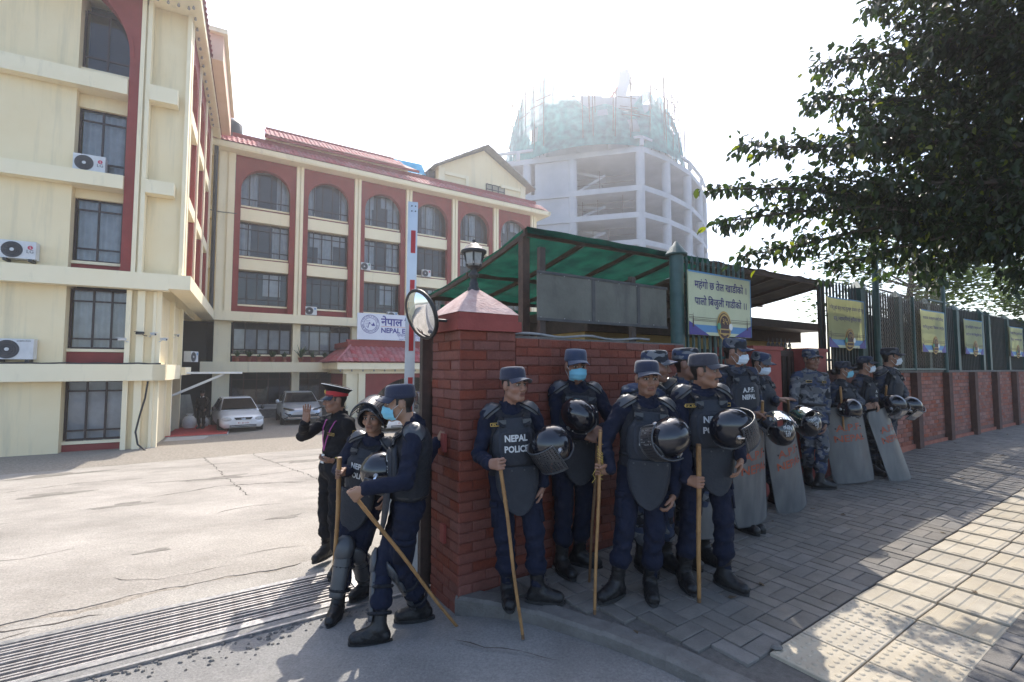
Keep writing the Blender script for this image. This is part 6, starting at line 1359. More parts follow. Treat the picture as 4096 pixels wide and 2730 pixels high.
def helmet(parent, M, visor='mesh', vang=0, text=None, flip=False):
    """shell, rim and visor as parts of parent, local helmet frame y forward, z up"""
    lim = lambda a: -.10 + .17 * max(0, math.sin(a)) ** 1.5
    def pt(a, f, o=0):
        zl = lim(a); e0 = math.asin(max(-.99, min(.99, zl / .152))); el = e0 + (math.pi / 2 - e0) * f; r = 1 + o
        return M @ Vector((.125 * r * math.cos(a) * math.cos(el), .150 * r * math.sin(a) * math.cos(el) * (1.0), .152 * r * math.sin(el)))
    mb = MB(); mb.grid(lambda u, v: pt(2 * math.pi * u, v), 36, 12); mb.grid(lambda u, v: pt(2 * math.pi * u, v, -.07), 36, 6, 1); mb.build("shell", [HELM, VESTB], parent, fix=False)
    mb = MB(); mb.tube([pt(2 * math.pi * i / 40, 0) for i in range(41)], .0075, 6); mb.build("rim", PADM, parent)
    for sx in (-1, 1):
        mb = MB(); mb.lathe([(.02, 0), (.018, .008), (.006, .012)], 10, 0, True, M=M @ Matrix.Translation((sx * .125, .02, .01)) @ Matrix.Rotation(R(90 * sx), 4, 'Y')); mb.build("visor_pivot", STEEL, parent)
    mb = MB()
    for k in range(4): a = R(20 + 45 * k); mb.lathe([(.006, 0), (.003, .004)], 6, 0, True, M=M @ Matrix.Translation((.128 * math.cos(a), .15 * math.sin(a) * .98, .055)))
    mb.build("rivet", STEEL, parent)
    if visor:
        Mv = M @ Matrix.Translation((0, .02, .01)) @ Matrix.Rotation(R(vang), 4, 'X')
        def vp(u, v, o=0): a = R(18 + 144 * u); w = 1 + .05 * math.sin(v * 3.1); return Mv @ Vector(((.142 + o) * math.cos(a) * w, (.165 + o) * math.sin(a) * w - .02, .07 - .20 * v + .02 * math.sin(math.pi * u) * (v > .5)))
        mb = MB()
        if visor == 'mesh':
            nu, nv = 20, 13
            for i in range(nu):
                for j in range(nv):
                    a, b_, c, d = vp(i / nu, j / nv), vp((i + 1) / nu, j / nv), vp((i + 1) / nu, (j + 1) / nv), vp(i / nu, (j + 1) / nv); m = (a + b_ + c + d) / 4
                    mid = [(a + b_) / 2, (b_ + c) / 2, (c + d) / 2, (d + a) / 2]; inn = [m + (q - m) * .62 for q in mid]
                    mb.add([a, b_, c, d] + mid + inn, [(0, 4, 8, 11, 7), (4, 1, 5, 9, 8), (5, 2, 6, 10, 9), (6, 3, 7, 11, 10)])
            mb.build("visor", VWIRE, parent, fix=False)
        else:
            mb.grid(lambda u, v: vp(u, v), 16, 6); mb.build("visor", VISOR, parent, fix=False)
        mb = MB(); loop = [vp(i / 12, 0) for i in range(13)] + [vp(1, j / 6) for j in range(1, 7)] + [vp(1 - i / 12, 1) for i in range(1, 13)] + [vp(0, 1 - j / 6) for j in range(1, 7)]; mb.tube(loop, .006, 6); mb.build("visor_frame", PADM, parent)
        for u in (0, 1):
            mb = MB(); mb.beam(Mv @ Vector((.128 * (1 - 2 * u), -.005, 0)), vp(u, .35), .02, .008); mb.build("visor_arm", CHROME, parent)
    if text:
        mb = MB(); cd = M.to_3x3().inverted() @ Vector((0, -1, .15)); cd.normalize(); taz = math.atan2(cd.y, cd.x); tz = .12 * cd.z
        for s, zc, wd in text:
            f = -1 if flip else 1; mb = MB()
            add_text(mb, s, 1, lambda x, y: (lambda a, z: M @ Vector((.1285 * math.cos(a) * math.sqrt(max(.05, 1 - (z / .155) ** 2)), .1535 * math.sin(a) * math.sqrt(max(.05, 1 - (z / .155) ** 2)), z)))(taz + f * x / .14, tz + zc + f * y), .02, width=wd, height=.032); mb.build("lettering", WHT, parent, fix=False)
VWIRE = mat('visor_wire', (.05, .05, .055), (.09, .09, .095), 20, .4, metal=.5)
VISOR = mat_glass("visor_plastic", (.35, .37, .38), .10)
def mapped_plate(P, rows, th, name, m, parent, nc=12):
    """closed curved plate; rows = [(u, half width)], P(a,u,k) -> point"""
    mb = MB(); nr = len(rows)
    F_ = [[P(w * (2 * j / nc - 1), u, -.006 * (abs(2 * j / nc - 1) > .95)) for j in range(nc + 1)] for u, w in rows]; B_ = [[P(w * (2 * j / nc - 1), u, -th) for j in range(nc + 1)] for u, w in rows]
    vs = [p for r in F_ for p in r] + [p for r in B_ for p in r]; o = nr * (nc + 1); ix = lambda i, j: i * (nc + 1) + j; fs = []
    for i in range(nr - 1):
        for j in range(nc): fs += [(ix(i, j), ix(i, j + 1), ix(i + 1, j + 1), ix(i + 1, j)), (o + ix(i, j), o + ix(i + 1, j), o + ix(i + 1, j + 1), o + ix(i, j + 1))]
        for j in (0, nc): fs.append((ix(i, j), ix(i + 1, j), o + ix(i + 1, j), o + ix(i, j)))
    for i in (0, nr - 1):
        for j in range(nc): fs.append((ix(i, j), o + ix(i, j), o + ix(i, j + 1), ix(i, j + 1)))
    mb.add(vs, fs, 0, True); ob = mb.build(name, m, parent); return ob
def sm_rows(pts, n=4):
    out = []
    for (u0, w0), (u1, w1) in zip(pts, pts[1:]):
        for k in range(n): f = k / n; out.append((u0 + (u1 - u0) * f, w0 + (w1 - w0) * (f * f * (3 - 2 * f) if False else f)))
    return out + [pts[-1]]
def stick(label, A, B, r=.0135, m=None, name="bamboo_stick", group="bamboo sticks of the officers"):
    A, B = Vector(A), Vector(B); o = thing(name, label, "stick", B, 0, group); n = 26; L = (A - B).length; rg = random.Random(int(L * 1000) + int(abs(A.x) * 100)); pts = []; rad = []; nodes = [rg.uniform(.08, .2) + .17 * i for i in range(9)]; ax = (A - B).normalized(); sd = ax.orthogonal().normalized()
    for i in range(n * 3 + 1):
        f = i / (n * 3); p = (A - B) * f + sd * .004 * math.sin(f * 9 + L * 7); k = max(0, 1 - min(abs(f * L - q) for q in nodes) / .012); pts.append(p); rad.append(r * (.82 + .25 * f) * (1 + .16 * k))
    mb = MB(); mb.tube(pts, rad, 9); mb.build("cane", m or BAMB, o)
    mb = MB(); p0 = pts[-1]; mb.tube([p0 - ax * .012, p0 + ax * .002], [r * 1.1, r * 1.05], 9); mb.tube([pts[0], pts[0] + ax * .03], [r * .86, r * .88], 9); mb.build("end_band", BAMD, o); return o
JD = {'sec': ((-1.709, 4.69, -0.2), {'tR': (-0.174, 0.026, 0.03), 'aR': (-0.115, 0.186, 0.1), 'tL': (0.126, -0.355, 0.03), 'aL': (0.145, -0.186, 0.1), 'head': (0.006, 0.0, 1.523), 'neck': (0.02, 0.0, 1.395), 'pel': (0.0, 0.0, 0.835), 'eR': (-0.315, -0.053, 1.205), 'wR': (-0.201, -0.189, 1.35), 'fR': (-0.17, -0.21, 1.488), 'eL': (0.227, 0.052, 1.043), 'wL': (0.104, -0.231, 1.016), 'fL': (-0.019, -0.263, 1.011), 'kR': (-0.054, -0.032, 0.521), 'kL': (0.098, -0.021, 0.464)}), 'helm': ((-1.225, 3.889, -0.19), {'tR': (-0.074, -0.354, 0.03), 'aR': (-0.072, -0.184, 0.1), 'tL': (-0.049, 0.037, 0.03), 'aL': (0.036, 0.184, 0.1), 'head': (0.133, -0.052, 1.433), 'neck': (0.114, -0.0, 1.284), 'pel': (0.0, 0.063, 0.592), 'eR': (-0.1, -0.021, 1.07), 'wR': (-0.041, -0.189, 1.053), 'fR': (-0.097, -0.21, 1.058), 'eL': (0.291, 0.105, 1.022), 'wL': (0.263, -0.021, 0.869), 'fL': (0.242, -0.052, 0.804), 'kR': (0.034, -0.126, 0.43), 'kL': (0.03, 0.105, 0.336)}), 'walk': ((-0.74, 3.471, -0.17), {'tR': (-0.315, -0.174, 0.03), 'aR': (-0.146, -0.155, 0.1), 'tL': (-0.085, 0.121, 0.03), 'aL': (0.082, 0.155, 0.1), 'head': (-0.066, -0.0, 1.547), 'neck': (0.013, -0.0, 1.411), 'pel': (0.0, -0.0, 0.79), 'eL': (0.07, -0.252, 1.123), 'wL': (-0.167, -0.357, 1.005), 'fL': (-0.264, -0.378, 1.026), 'eR': (0.091, 0.315, 1.103), 'wR': (0.137, 0.441, 1.23), 'fR': (0.197, 0.441, 1.336), 'kR': (-0.148, 0.021, 0.42), 'kL': (0.042, -0.021, 0.456)}), 'lean': ((0.02, 3.573, -0.019), {'tR': (-0.033, -0.159, 0.03), 'aR': (-0.051, 0.01, 0.1), 'tL': (0.333, -0.03, 0.03), 'aL': (0.164, -0.01, 0.1), 'head': (-0.005, -0.021, 1.524), 'neck': (-0.029, -0.0, 1.386), 'pel': (0.0, -0.0, 0.741), 'eR': (-0.277, -0.0, 1.013), 'wR': (-0.155, -0.252, 1.097), 'fR': (-0.055, -0.315, 1.084), 'eL': (0.236, 0.053, 0.989), 'wL': (0.206, -0.021, 0.839), 'fL': (0.186, -0.031, 0.75), 'kR': (-0.09, -0.063, 0.438), 'kL': (0.164, -0.021, 0.465)}), 'tika': ((0.521, 4.09, 0.008), {'tR': (-0.05, -0.23, 0.03), 'aR': (-0.12, -0.075, 0.1), 'tL': (0.192, 0.001, 0.03), 'aL': (0.039, 0.075, 0.1), 'head': (0.016, -0.021, 1.639), 'neck': (0.031, 0.0, 1.497), 'pel': (0.0, 0.0, 0.776), 'eR': (-0.151, -0.042, 1.177), 'wR': (0.044, -0.252, 1.12), 'fR': (0.137, -0.284, 1.105), 'eL': (0.3, -0.021, 1.208), 'wL': (0.199, -0.231, 1.175), 'fL': (0.081, -0.294, 1.114), 'kR': (-0.107, -0.053, 0.433), 'kL': (0.085, -0.021, 0.424)}), 'front': ((0.955, 3.593, 0.012), {'tR': (-0.335, -0.113, 0.03), 'aR': (-0.199, -0.011, 0.1), 'tL': (0.024, -0.158, 0.03), 'aL': (0.045, 0.011, 0.1), 'head': (0.041, -0.021, 1.54), 'neck': (0.047, 0.0, 1.397), 'pel': (0.0, 0.0, 0.797), 'eR': (-0.245, 0.0, 1.109), 'wR': (-0.309, -0.168, 1.007), 'fR': (-0.36, -0.252, 0.942), 'eL': (0.279, 0.0, 1.009), 'wL': (0.203, -0.063, 0.74), 'fL': (0.161, -0.105, 0.636), 'kR': (-0.144, -0.053, 0.537), 'kL': (0.06, -0.053, 0.537)}), 'mous': ((1.472, 3.715, 0.031), {'tR': (-0.178, -0.158, 0.03), 'aR': (-0.178, 0.012, 0.1), 'tL': (0.197, -0.158, 0.03), 'aL': (0.11, -0.012, 0.1), 'head': (0.0, -0.021, 1.573), 'neck': (-0.011, -0.0, 1.461), 'pel': (0.0, -0.0, 0.722), 'eR': (-0.185, -0.0, 1.024), 'wR': (-0.214, -0.21, 0.908), 'fR': (-0.16, -0.283, 0.828), 'eL': (0.26, -0.0, 1.079), 'wL': (0.194, -0.147, 0.968), 'fL': (0.166, -0.189, 0.897), 'kR': (-0.173, -0.063, 0.483), 'kL': (0.117, -0.052, 0.48)}), 'behA': ((1.139, 4.05, 0.027), {'aR': (-0.085, -0.03, 0.1), 'tR': (-0.025, -0.185, 0.03), 'aL': (0.125, 0.03, 0.1), 'tL': (0.185, -0.125, 0.03), 'head': (0.067, 0.0, 1.611), 'neck': (0.011, 0.0, 1.481), 'pel': (0.0, 0.0, 0.794), 'eR': (-0.185, 0.0, 1.125), 'wR': (-0.176, -0.105, 0.932), 'fR': (-0.168, -0.126, 0.82), 'eL': (0.173, 0.0, 1.125), 'wL': (0.137, -0.053, 0.923), 'fL': (0.135, -0.053, 0.834), 'kR': (-0.074, -0.032, 0.534), 'kL': (0.091, -0.032, 0.534)}), 'behB': ((1.486, 4.15, 0.04), {'aR': (-0.051, -0.03, 0.1), 'tR': (0.009, -0.185, 0.03), 'aL': (0.134, 0.03, 0.1), 'tL': (0.194, -0.125, 0.03), 'head': (0.017, 0.0, 1.621), 'neck': (-0.009, 0.0, 1.496), 'pel': (0.0, 0.0, 0.807), 'eR': (-0.172, 0.0, 1.146), 'wR': (-0.179, -0.105, 0.962), 'fR': (-0.173, -0.126, 0.861), 'eL': (0.171, 0.0, 1.146), 'wL': (0.13, -0.052, 0.953), 'fL': (0.128, -0.052, 0.862), 'kR': (-0.056, -0.031, 0.525), 'kL': (0.098, -0.031, 0.525)}), 'apfA': ((2.288, 4.85, 0.08), {'aR': (-0.042, -0.03, 0.1), 'tR': (0.018, -0.185, 0.03), 'aL': (0.043, 0.03, 0.1), 'tL': (0.103, -0.125, 0.03), 'head': (-0.05, 0.0, 1.707), 'neck': (-0.044, 0.0, 1.573), 'pel': (0.0, 0.021, 0.965), 'eR': (-0.168, 0.0, 1.209), 'wR': (-0.139, -0.189, 1.046), 'fR': (-0.092, -0.231, 0.983), 'eL': (0.14, 0.0, 1.23), 'wL': (0.094, -0.21, 1.157), 'fL': (0.114, -0.273, 1.095), 'kR': (-0.057, -0.021, 0.648), 'kL': (0.028, -0.021, 0.648)}), 'apfB': ((2.929, 5.65, 0.117), {'aR': (0.078, -0.03, 0.1), 'tR': (0.138, -0.185, 0.03), 'aL': (0.151, 0.03, 0.1), 'tL': (0.211, -0.125, 0.03), 'head': (-0.029, 0.0, 1.562), 'neck': (-0.058, 0.0, 1.428), 'pel': (0.0, 0.021, 0.796), 'eR': (-0.168, 0.0, 1.096), 'wR': (-0.135, -0.189, 0.999), 'fR': (-0.062, -0.231, 0.971), 'eL': (0.071, -0.084, 1.151), 'wL': (0.002, -0.273, 1.193), 'fL': (0.121, -0.315, 1.208), 'kR': (0.035, -0.021, 0.475), 'kL': (0.101, -0.021, 0.475)}), 'camo': ((3.842, 6.254, 0.159), {'tR': (-0.037, -0.015, 0.03), 'aR': (0.019, 0.146, 0.1), 'tL': (0.155, -0.164, 0.03), 'aL': (-0.014, -0.146, 0.1), 'head': (0.027, 0.0, 1.582), 'neck': (0.022, 0.0, 1.44), 'pel': (0.0, 0.0, 0.806), 'eR': (-0.278, 0.0, 1.026), 'wR': (-0.361, -0.21, 0.811), 'fR': (-0.299, -0.252, 0.763), 'eL': (0.201, 0.0, 1.026), 'wL': (0.12, -0.084, 0.797), 'fL': (0.085, -0.105, 0.71), 'kR': (-0.063, -0.021, 0.445), 'kL': (0.068, -0.032, 0.447)}), 'womA': ((4.403, 6.5, 0.181), {'aR': (-0.054, -0.03, 0.1), 'tR': (0.006, -0.185, 0.03), 'aL': (0.06, 0.03, 0.1), 'tL': (0.12, -0.125, 0.03), 'head': (0.047, 0.0, 1.425), 'neck': (0.022, 0.0, 1.281), 'pel': (0.0, 0.021, 0.603), 'eR': (-0.143, 0.0, 0.985), 'wR': (-0.16, -0.21, 1.001), 'fR': (-0.113, -0.252, 1.041), 'eL': (0.219, -0.021, 1.063), 'wL': (0.027, -0.21, 1.038), 'fL': (-0.077, -0.252, 1.031), 'kR': (-0.058, -0.021, 0.345), 'kL': (0.037, -0.021, 0.345)}), 'womB': ((4.935, 6.75, 0.203), {'aR': (0.0, -0.03, 0.1), 'tR': (0.06, -0.185, 0.03), 'aL': (0.118, 0.03, 0.1), 'tL': (0.178, -0.125, 0.03), 'head': (-0.005, 0.0, 1.472), 'neck': (-0.027, 0.0, 1.322), 'pel': (0.0, 0.021, 0.666), 'eR': (-0.161, 0.0, 0.984), 'wR': (-0.197, -0.21, 0.922), 'fR': (-0.15, -0.252, 0.944), 'eL': (-0.038, -0.105, 1.011), 'wL': (-0.08, -0.252, 1.011), 'fL': (-0.06, -0.284, 0.928), 'kR': (-0.023, -0.021, 0.377), 'kL': (0.076, -0.021, 0.377)}), 'manR': ((5.285, 6.85, 0.216), {'aR': (-0.133, -0.03, 0.1), 'tR': (-0.073, -0.185, 0.03), 'aL': (-0.051, 0.03, 0.1), 'tL': (0.009, -0.125, 0.03), 'head': (0.082, 0.0, 1.57), 'neck': (0.055, 0.0, 1.418), 'pel': (0.0, 0.021, 0.721), 'eR': (-0.133, 0.0, 1.065), 'wR': (-0.177, -0.21, 0.979), 'fR': (-0.133, -0.252, 0.962), 'eL': (0.223, 0.0, 1.105), 'wL': (0.111, -0.168, 0.976), 'fL': (0.083, -0.21, 0.881), 'kR': (-0.137, -0.021, 0.407), 'kL': (-0.057, -0.021, 0.407)}), 'door': ((-13.7, 21.5, -0.965), {'head': (0, 0, 1.5), 'neck': (0, -0.02, 1.36), 'pel': (0, 0, 0.86), 'eR': (-0.24, 0.02, 1.12), 'wR': (-0.2, -0.05, 0.88), 'fR': (-0.19, -0.06, 0.8), 'eL': (0.24, 0.02, 1.12), 'wL': (0.2, -0.05, 0.88), 'fL': (0.19, -0.06, 0.8), 'kR': (-0.1, -0.03, 0.5), 'aR': (-0.1, 0, 0.1), 'tR': (-0.1, -0.15, 0.03), 'kL': (0.1, -0.03, 0.5), 'aL': (0.1, 0, 0.1), 'tL': (0.11, -0.15, 0.03)})}
def person(key, label, yaw, hyaw, pitch=0, outfit=NAVY, skin=(.27, .145, .09), vest=None, vtext=None, guard=True, pads=True, cap=CAPN, capkind='patrol', mask=None, stache=0, tika=False, female=False, grips={}, curls={}, palms={}, dirs={}, h=.0115, belt=True, tag_=None, collar=True, groin=None, lean=0, bulk=1.0, stub=0, shirt=None):
    bulk *= dict(lean=.97, tika=.96, mous=1.05, walk=1.03, helm=.96, womA=.9, womB=.9).get(key, 1); base, J = JD[key]; J = {k: Vector(v) for k, v in J.items()}; B = Vector(base)
    root = thing("person", label, "person", B); s = max(.9, min(1.06, J["head"].z / 1.53)); s *= .97 if female else 1
    F0 = Vector((math.sin(R(yaw)), -math.cos(R(yaw)), 0)); nk = J["neck"] - F0 * .03 * s
    hz = .885 * s * dict(walk=.93, helm=.95).get(key, 1); pl0 = J["pel"]; f = (nk.z - hz) / max(.1, nk.z - pl0.z); f = max(.3, min(1.2, f)); pl = nk.lerp(pl0, f); pl.z = hz; pl.y = nk.y + (pl0.y - nk.y) * f + lean
    U = (nk - pl).normalized(); A, Fw, U = fr_from(F0, U); TM = Matrix((A, Fw, U))
    T = lambda a, u, k=0: nk + A * a * s + U * u * s + Fw * k * s
    sh = {"R": T(-.172 * bulk, -.055), "L": T(.172 * bulk, -.055)}; hp = {"R": pl - A * .092 * s, "L": pl + A * .092 * s}
    parts = []; knees = {}; ank = {}; elb = {}; wri = {}; hd = {}
    for q in "RL":
        a = J["a" + q]; d = (a - hp[q]).length; L = max(.40 * s, d / 1.985)
        kn, a2 = ik(hp[q], a, min(L, .46 * s), min(L * .98, .45 * s), J["k" + q] + F0 * .10); knees[q] = kn; ank[q] = a
        w = J["w" + q].copy(); d0 = (J["f" + q] - w).normalized() if (J["f" + q] - w).length > .02 else (w - J["e" + q]).normalized(); n = None
        rt = q == "R"
        if q in grips:
            s0, s1 = Vector(grips[q][0]) - B, Vector(grips[q][1]) - B; ax = (s0 - s1).normalized(); g = s1 + ax * max(0, min((s0 - s1).length, (J["f" + q] - s1).dot(ax)))
            d0 = (g - w); d0 = (d0 - ax * d0.dot(ax)).normalized(); th = ax if len(grips[q]) < 3 else ax * grips[q][2]; n = th.cross(d0) if rt else d0.cross(th); w = g - d0 * .078 * s - n * .024 * s
        elif q in palms: n = Vector(palms[q])
        else: n = (A if rt else -A) * .8 - Fw * .2
        if q in dirs: d0 = Vector(dirs[q]).normalized()
        L1, L2 = .285 * s, .255 * s; dd = (w - sh[q]).length
        if dd > (L1 + L2) * .99: k = min(1.14, dd / ((L1 + L2) * .985)); L1 *= k; L2 *= k
        e, w = ik(sh[q], w, L1, L2, J["e" + q]); elb[q] = e; wri[q] = w; hd[q] = (d0, n)
    allp = list(knees.values()) + list(ank.values()) + list(elb.values()) + list(wri.values()) + list(sh.values()) + [pl, nk]
    lo = [min(p[i] for p in allp) - .17 for i in range(3)]; hi = [max(p[i] for p in allp) + .17 for i in range(3)]
    g = SDF(lo, hi, h); E = lambda c, r, k=.05: g.ell(np.array(c), [x * s * bulk if i < 2 else x * s for i, x in enumerate(r)], TM, k)
    E(T(0, -.17, -.005), (.165, .108, .19)); E(T(0, -.34, 0), (.148, .105, .19)); g.cap(T(-.10, -.045), T(.10, -.045), .066 * s, .066 * s, .05); E(pl + U * .02, (.168, .115, .13)); g.cap(T(0, -.06, 0), T(0, .035, .005), .070 * s, .056 * s, .03)
    for q in "RL":
        g.cap(hp[q] + U * .02, knees[q], .093 * s, .070 * s, .025); g.cap(knees[q], ank[q] + (knees[q] - ank[q]) * .40, .070 * s, .064 * s, .02); mid = ank[q] + (knees[q] - ank[q]) * .42; g.ell(mid, (.072 * s, .072 * s, .06 * s), None, .03)
        g.cap(ank[q] + (knees[q] - ank[q]) * .1, mid, .045 * s, .05 * s, .01)
        g.cap(sh[q], elb[q], .064 * s, .052 * s, .03); cuff = elb[q].lerp(wri[q], .97); g.cap(elb[q], cuff, .052 * s, .041 * s, .018); g.ell(cuff, (.041 * s,) * 3, None, .008)
    g.wrinkle(.0075, .7); v, fcs = g.nets()
    parts.append((v, fcs, 0, None))
    for q in "RL":
        cu = curls.get(q, 1.25 if q in grips else .38); hand(parts, wri[q], hd[q][0], hd[q][1], q == "R", s * (.92 if female else 1), cu, 1.0 if q in grips else curls.get(q + "t", .35), .06 if cu > .2 else .12, skin)
    # head
    FH = Vector((math.sin(R(hyaw)) * math.cos(R(pitch)), -math.cos(R(hyaw)) * math.cos(R(pitch)), math.sin(R(pitch)))); X = FH.cross(Vector((0, 0, 1))).normalized(); Z = X.cross(FH)
    hs = s * .985; HM = Matrix.Translation(J["head"] + Vector((0, 0, .022))) @ Matrix((X, FH, Z)).transposed().to_4x4() @ Matrix.Scale(hs, 4)
    gh_ = head_sdf(hs, female); nb = HM.inverted() @ (nk + U * -.01); gh_.cap((0, -.03, -.06), np.array((nb.x, nb.y, max(-.19, nb.z))), .052, .058, .03); hv, hf = gh_.nets(); hc = head_cols(hv, skin, True, 1, stache, stub, female, tika); hm = np.array(HM); hv2 = hv @ hm[:3, :3].T + hm[:3, 3]; parts.append((hv2, hf, 1, hc))
    np_mesh("body", parts, [outfit, SKIN], root)
    HB = lambda x, y, z: HM @ Vector((x, y, z))
    if female:
        mb = MB(); mb.lathe([(.001, -.05), (.035, -.04), (.05, 0), (.04, .035), (.001, .045)], 14, 0, True, M=HM @ Matrix.Translation((0, -.125, -.02))); mb.build("hair_bun", HAIR, root)
    # boots
    for q in "RL":
        a = ank[q]; t = J["t" + q]; d = Vector((t.x - a.x, t.y - a.y, 0)); d = d.normalized() if d.length > .01 else F0; t0 = a + d * .135 * s; pit = J.get("lift" + q); gb = SDF([min(a[i], (a + d * .22)[i]) - .12 for i in range(2)] + [-.02], [max(a[i], (a + d * .22)[i]) + .12 for i in range(2)] + [.40], .0085)
        shn = (knees[q] - a).normalized(); gb.cap(a + shn * .0, a + shn * .235 * s, .047 * s, .056 * s, .02); gb.cap(Vector((a.x, a.y, .052)) - d * .035 * s, Vector((a.x, a.y, .05)) + d * .06 * s, .045 * s, .044 * s, .03); gb.cap(Vector((a.x, a.y, .046)) + d * .05 * s, Vector((a.x, a.y, .042)) + d * .15 * s, .042 * s, .043 * s, .03)
        gb.cap(Vector((a.x, a.y, .1)), Vector((a.x, a.y, .055)) + d * .10 * s, .044 * s, .036 * s, .03); gb.wrinkle(.0018, 1.6); gb.plane((0, 0, .006), (0, 0, 1), .004); bv, bf = gb.nets(); np_mesh("boot", [(bv, bf, 0, None)], [BOOT], root)
        mb = MB(); out = []
        for k in range(20): th = 2 * math.pi * k / 20; r = Vector((math.cos(th), math.sin(th))); xx = .05 + .145 * r.x; ww = .048 * (1 - .22 * max(0, -r.x)) * r.y; p = Vector((a.x, a.y, 0)) + d * xx * s + Vector((-d.y, d.x, 0)) * ww * s; out.append((p.x, p.y))
        mb.slab(out, .001, .024); mb.build("sole", SOLE, root)
        mb = MB(); sd = Vector((-d.y, d.x, 0))
        for k in range(7): f = k / 6; c = (a + d * (.085 - .04 * f) * s + Vector((0, 0, -.005))).lerp(a + shn * .2 * s + d * .054 * s, f); mb.tube([c - sd * .018, c + d * .006 + Vector((0, 0, .004)), c + sd * .018], .0032, 4, 0, True, False)
        tag(mb.build("laces", BLACK, root), kind="stuff")
    if h < .0125 and outfit is not BLKU:
        for q in "RL":
            ax = (knees[q] - hp[q]).normalized(); od = (A if q == "L" else -A); od = (od - ax * od.dot(ax)).normalized(); f2 = ax.cross(od); ln = (knees[q] - hp[q]).length
            mapped_plate(lambda x, z, k: hp[q] + ax * (ln * .62 - z) + (od * math.cos(x / .085) + f2 * math.sin(x / .085)) * (.090 + k) * s, [(-.08, .075), (.05, .08), (.085, .08)], .010, "cargo_pocket", outfit, root, 8)
            mapped_plate(lambda x, z, k: hp[q] + ax * (ln * .62 - z) + (od * math.cos(x / .085) + f2 * math.sin(x / .085)) * (.096 + k) * s, [(.055, .082), (.095, .083)], .010, "pocket_flap", outfit, root, 8)
    # collar
    if collar:
        mb = MB()
        def cp(u, v, o=0): a = R(115 + 310 * u); r = .072 + .010 * v + o; return nk + (A * math.cos(a) * r * 1.05 + Fw * math.sin(a) * r * 1.0 + U * (.052 - .045 * v - .02 * max(0, math.sin(a)) * (1 + v))) * s
        mb.grid(lambda u, v: cp(u, v), 20, 3); mb.grid(lambda u, v: cp(u, v, -.006), 20, 3); mb.build("collar", shirt or outfit, root)
    # belt
    if belt:
        mb = MB(); mb.tube([pl + U * .115 * s + (A * math.cos(2 * math.pi * i / 24) * .168 + Fw * math.sin(2 * math.pi * i / 24) * .122) * s for i in range(25)], .018, 6); mb.build("belt", BLACK, root)
    # cap
    if cap:
        mb = MB(); Mc = HM @ Matrix.Translation((0, 0, .010)) @ Matrix.Rotation(R(1), 4, 'X')
        if capkind == 'patrol':
            mb.lathe([(.99, .034), (1.012, .05), (1.01, .078), (.975, .106), (.915, .121), (.80, .129), (.45, .133), (.0001, .134)], 28, 0, True, sx=.0855, sy=.1075, c=(0, -.012, 0), M=Mc); mb.build("cap", cap, root)
            mb = MB()
            def bp(u, v, o=0): th = R(-66 + 132 * u); e = v * .072 * math.cos(th) ** .6; return Mc @ Vector((.087 * math.sin(th) * (1 + .12 * v), -.012 + .108 * math.cos(th) + e, .050 - .014 * v - .022 * v * math.sin(th) ** 2 - .012 * math.sin(th) ** 2 + o))
            mb.grid(lambda u, v: bp(u, v), 18, 5); mb.grid(lambda u, v: bp(u, v, -.005), 18, 5); mb.add([bp(i / 18, 1, o) for i in range(19) for o in (0, -.005)], [(2 * i, 2 * i + 2, 2 * i + 3, 2 * i + 1) for i in range(18)]); mb.build("cap_brim", cap, root)
            mb = MB(); mb.lathe([(1.02, .040), (1.03, .048), (1.03, .056), (1.02, .06)], 28, 0, True, sx=.0865, sy=.1085, c=(0, -.012, 0), M=Mc); mb.build("cap_band", cap, root)
        elif capkind == 'peaked':
            sh_ = Matrix(((1, 0, 0, 0), (0, 1, 0, 0), (0, .22, 1, 0), (0, 0, 0, 1))); Mp = Mc @ sh_
            mb.lathe([(.99, .034), (1.01, .04), (1.02, .085)], 28, 0, True, sx=.087, sy=.108, c=(0, -.012, 0), M=Mc); mb.build("cap_band", REDB, root)
            mb = MB(); mb.lathe([(1.015, .078), (1.15, .10), (1.36, .118), (1.40, .126), (1.34, .134), (.8, .145), (.001, .148)], 30, 0, True, sx=.087, sy=.105, c=(0, -.012, 0), M=Mp); mb.build("cap", BLKU, root)
            mb = MB(); mb.tube([Mp @ Vector((.087 * 1.40 * math.cos(2 * math.pi * i / 40), -.012 + .105 * 1.40 * math.sin(2 * math.pi * i / 40), .127)) for i in range(41)], .0035, 5); mb.build("cap_piping", WHT, root)
            mb = MB(); bp = lambda u, v, o=0: Mc @ Vector((.087 * math.sin(R(-62 + 124 * u)) * (1 + .05 * v), -.012 + .108 * math.cos(R(-62 + 124 * u)) + v * .05 * math.cos(R(-62 + 124 * u)), .040 - .034 * v - .01 * math.sin(R(-62 + 124 * u)) ** 2 + o)); mb.grid(lambda u, v: bp(u, v), 16, 4); mb.grid(lambda u, v: bp(u, v, -.004), 16, 4); mb.build("cap_visor", HELM, root)
            mb = MB(); mb.lathe([(.001, .006), (.016, .004), (.020, -.004)], 14, 0, True, M=Mc @ Matrix.Translation((0, .101, .078)) @ Matrix.Rotation(R(-90), 4, 'X')); mb.build("cap_badge", GOLDM, root); mb = MB(); mb.tube([bp(i / 16, .03, .009) for i in range(17)], .005, 5); mb.build("chin_strap", HELM, root)
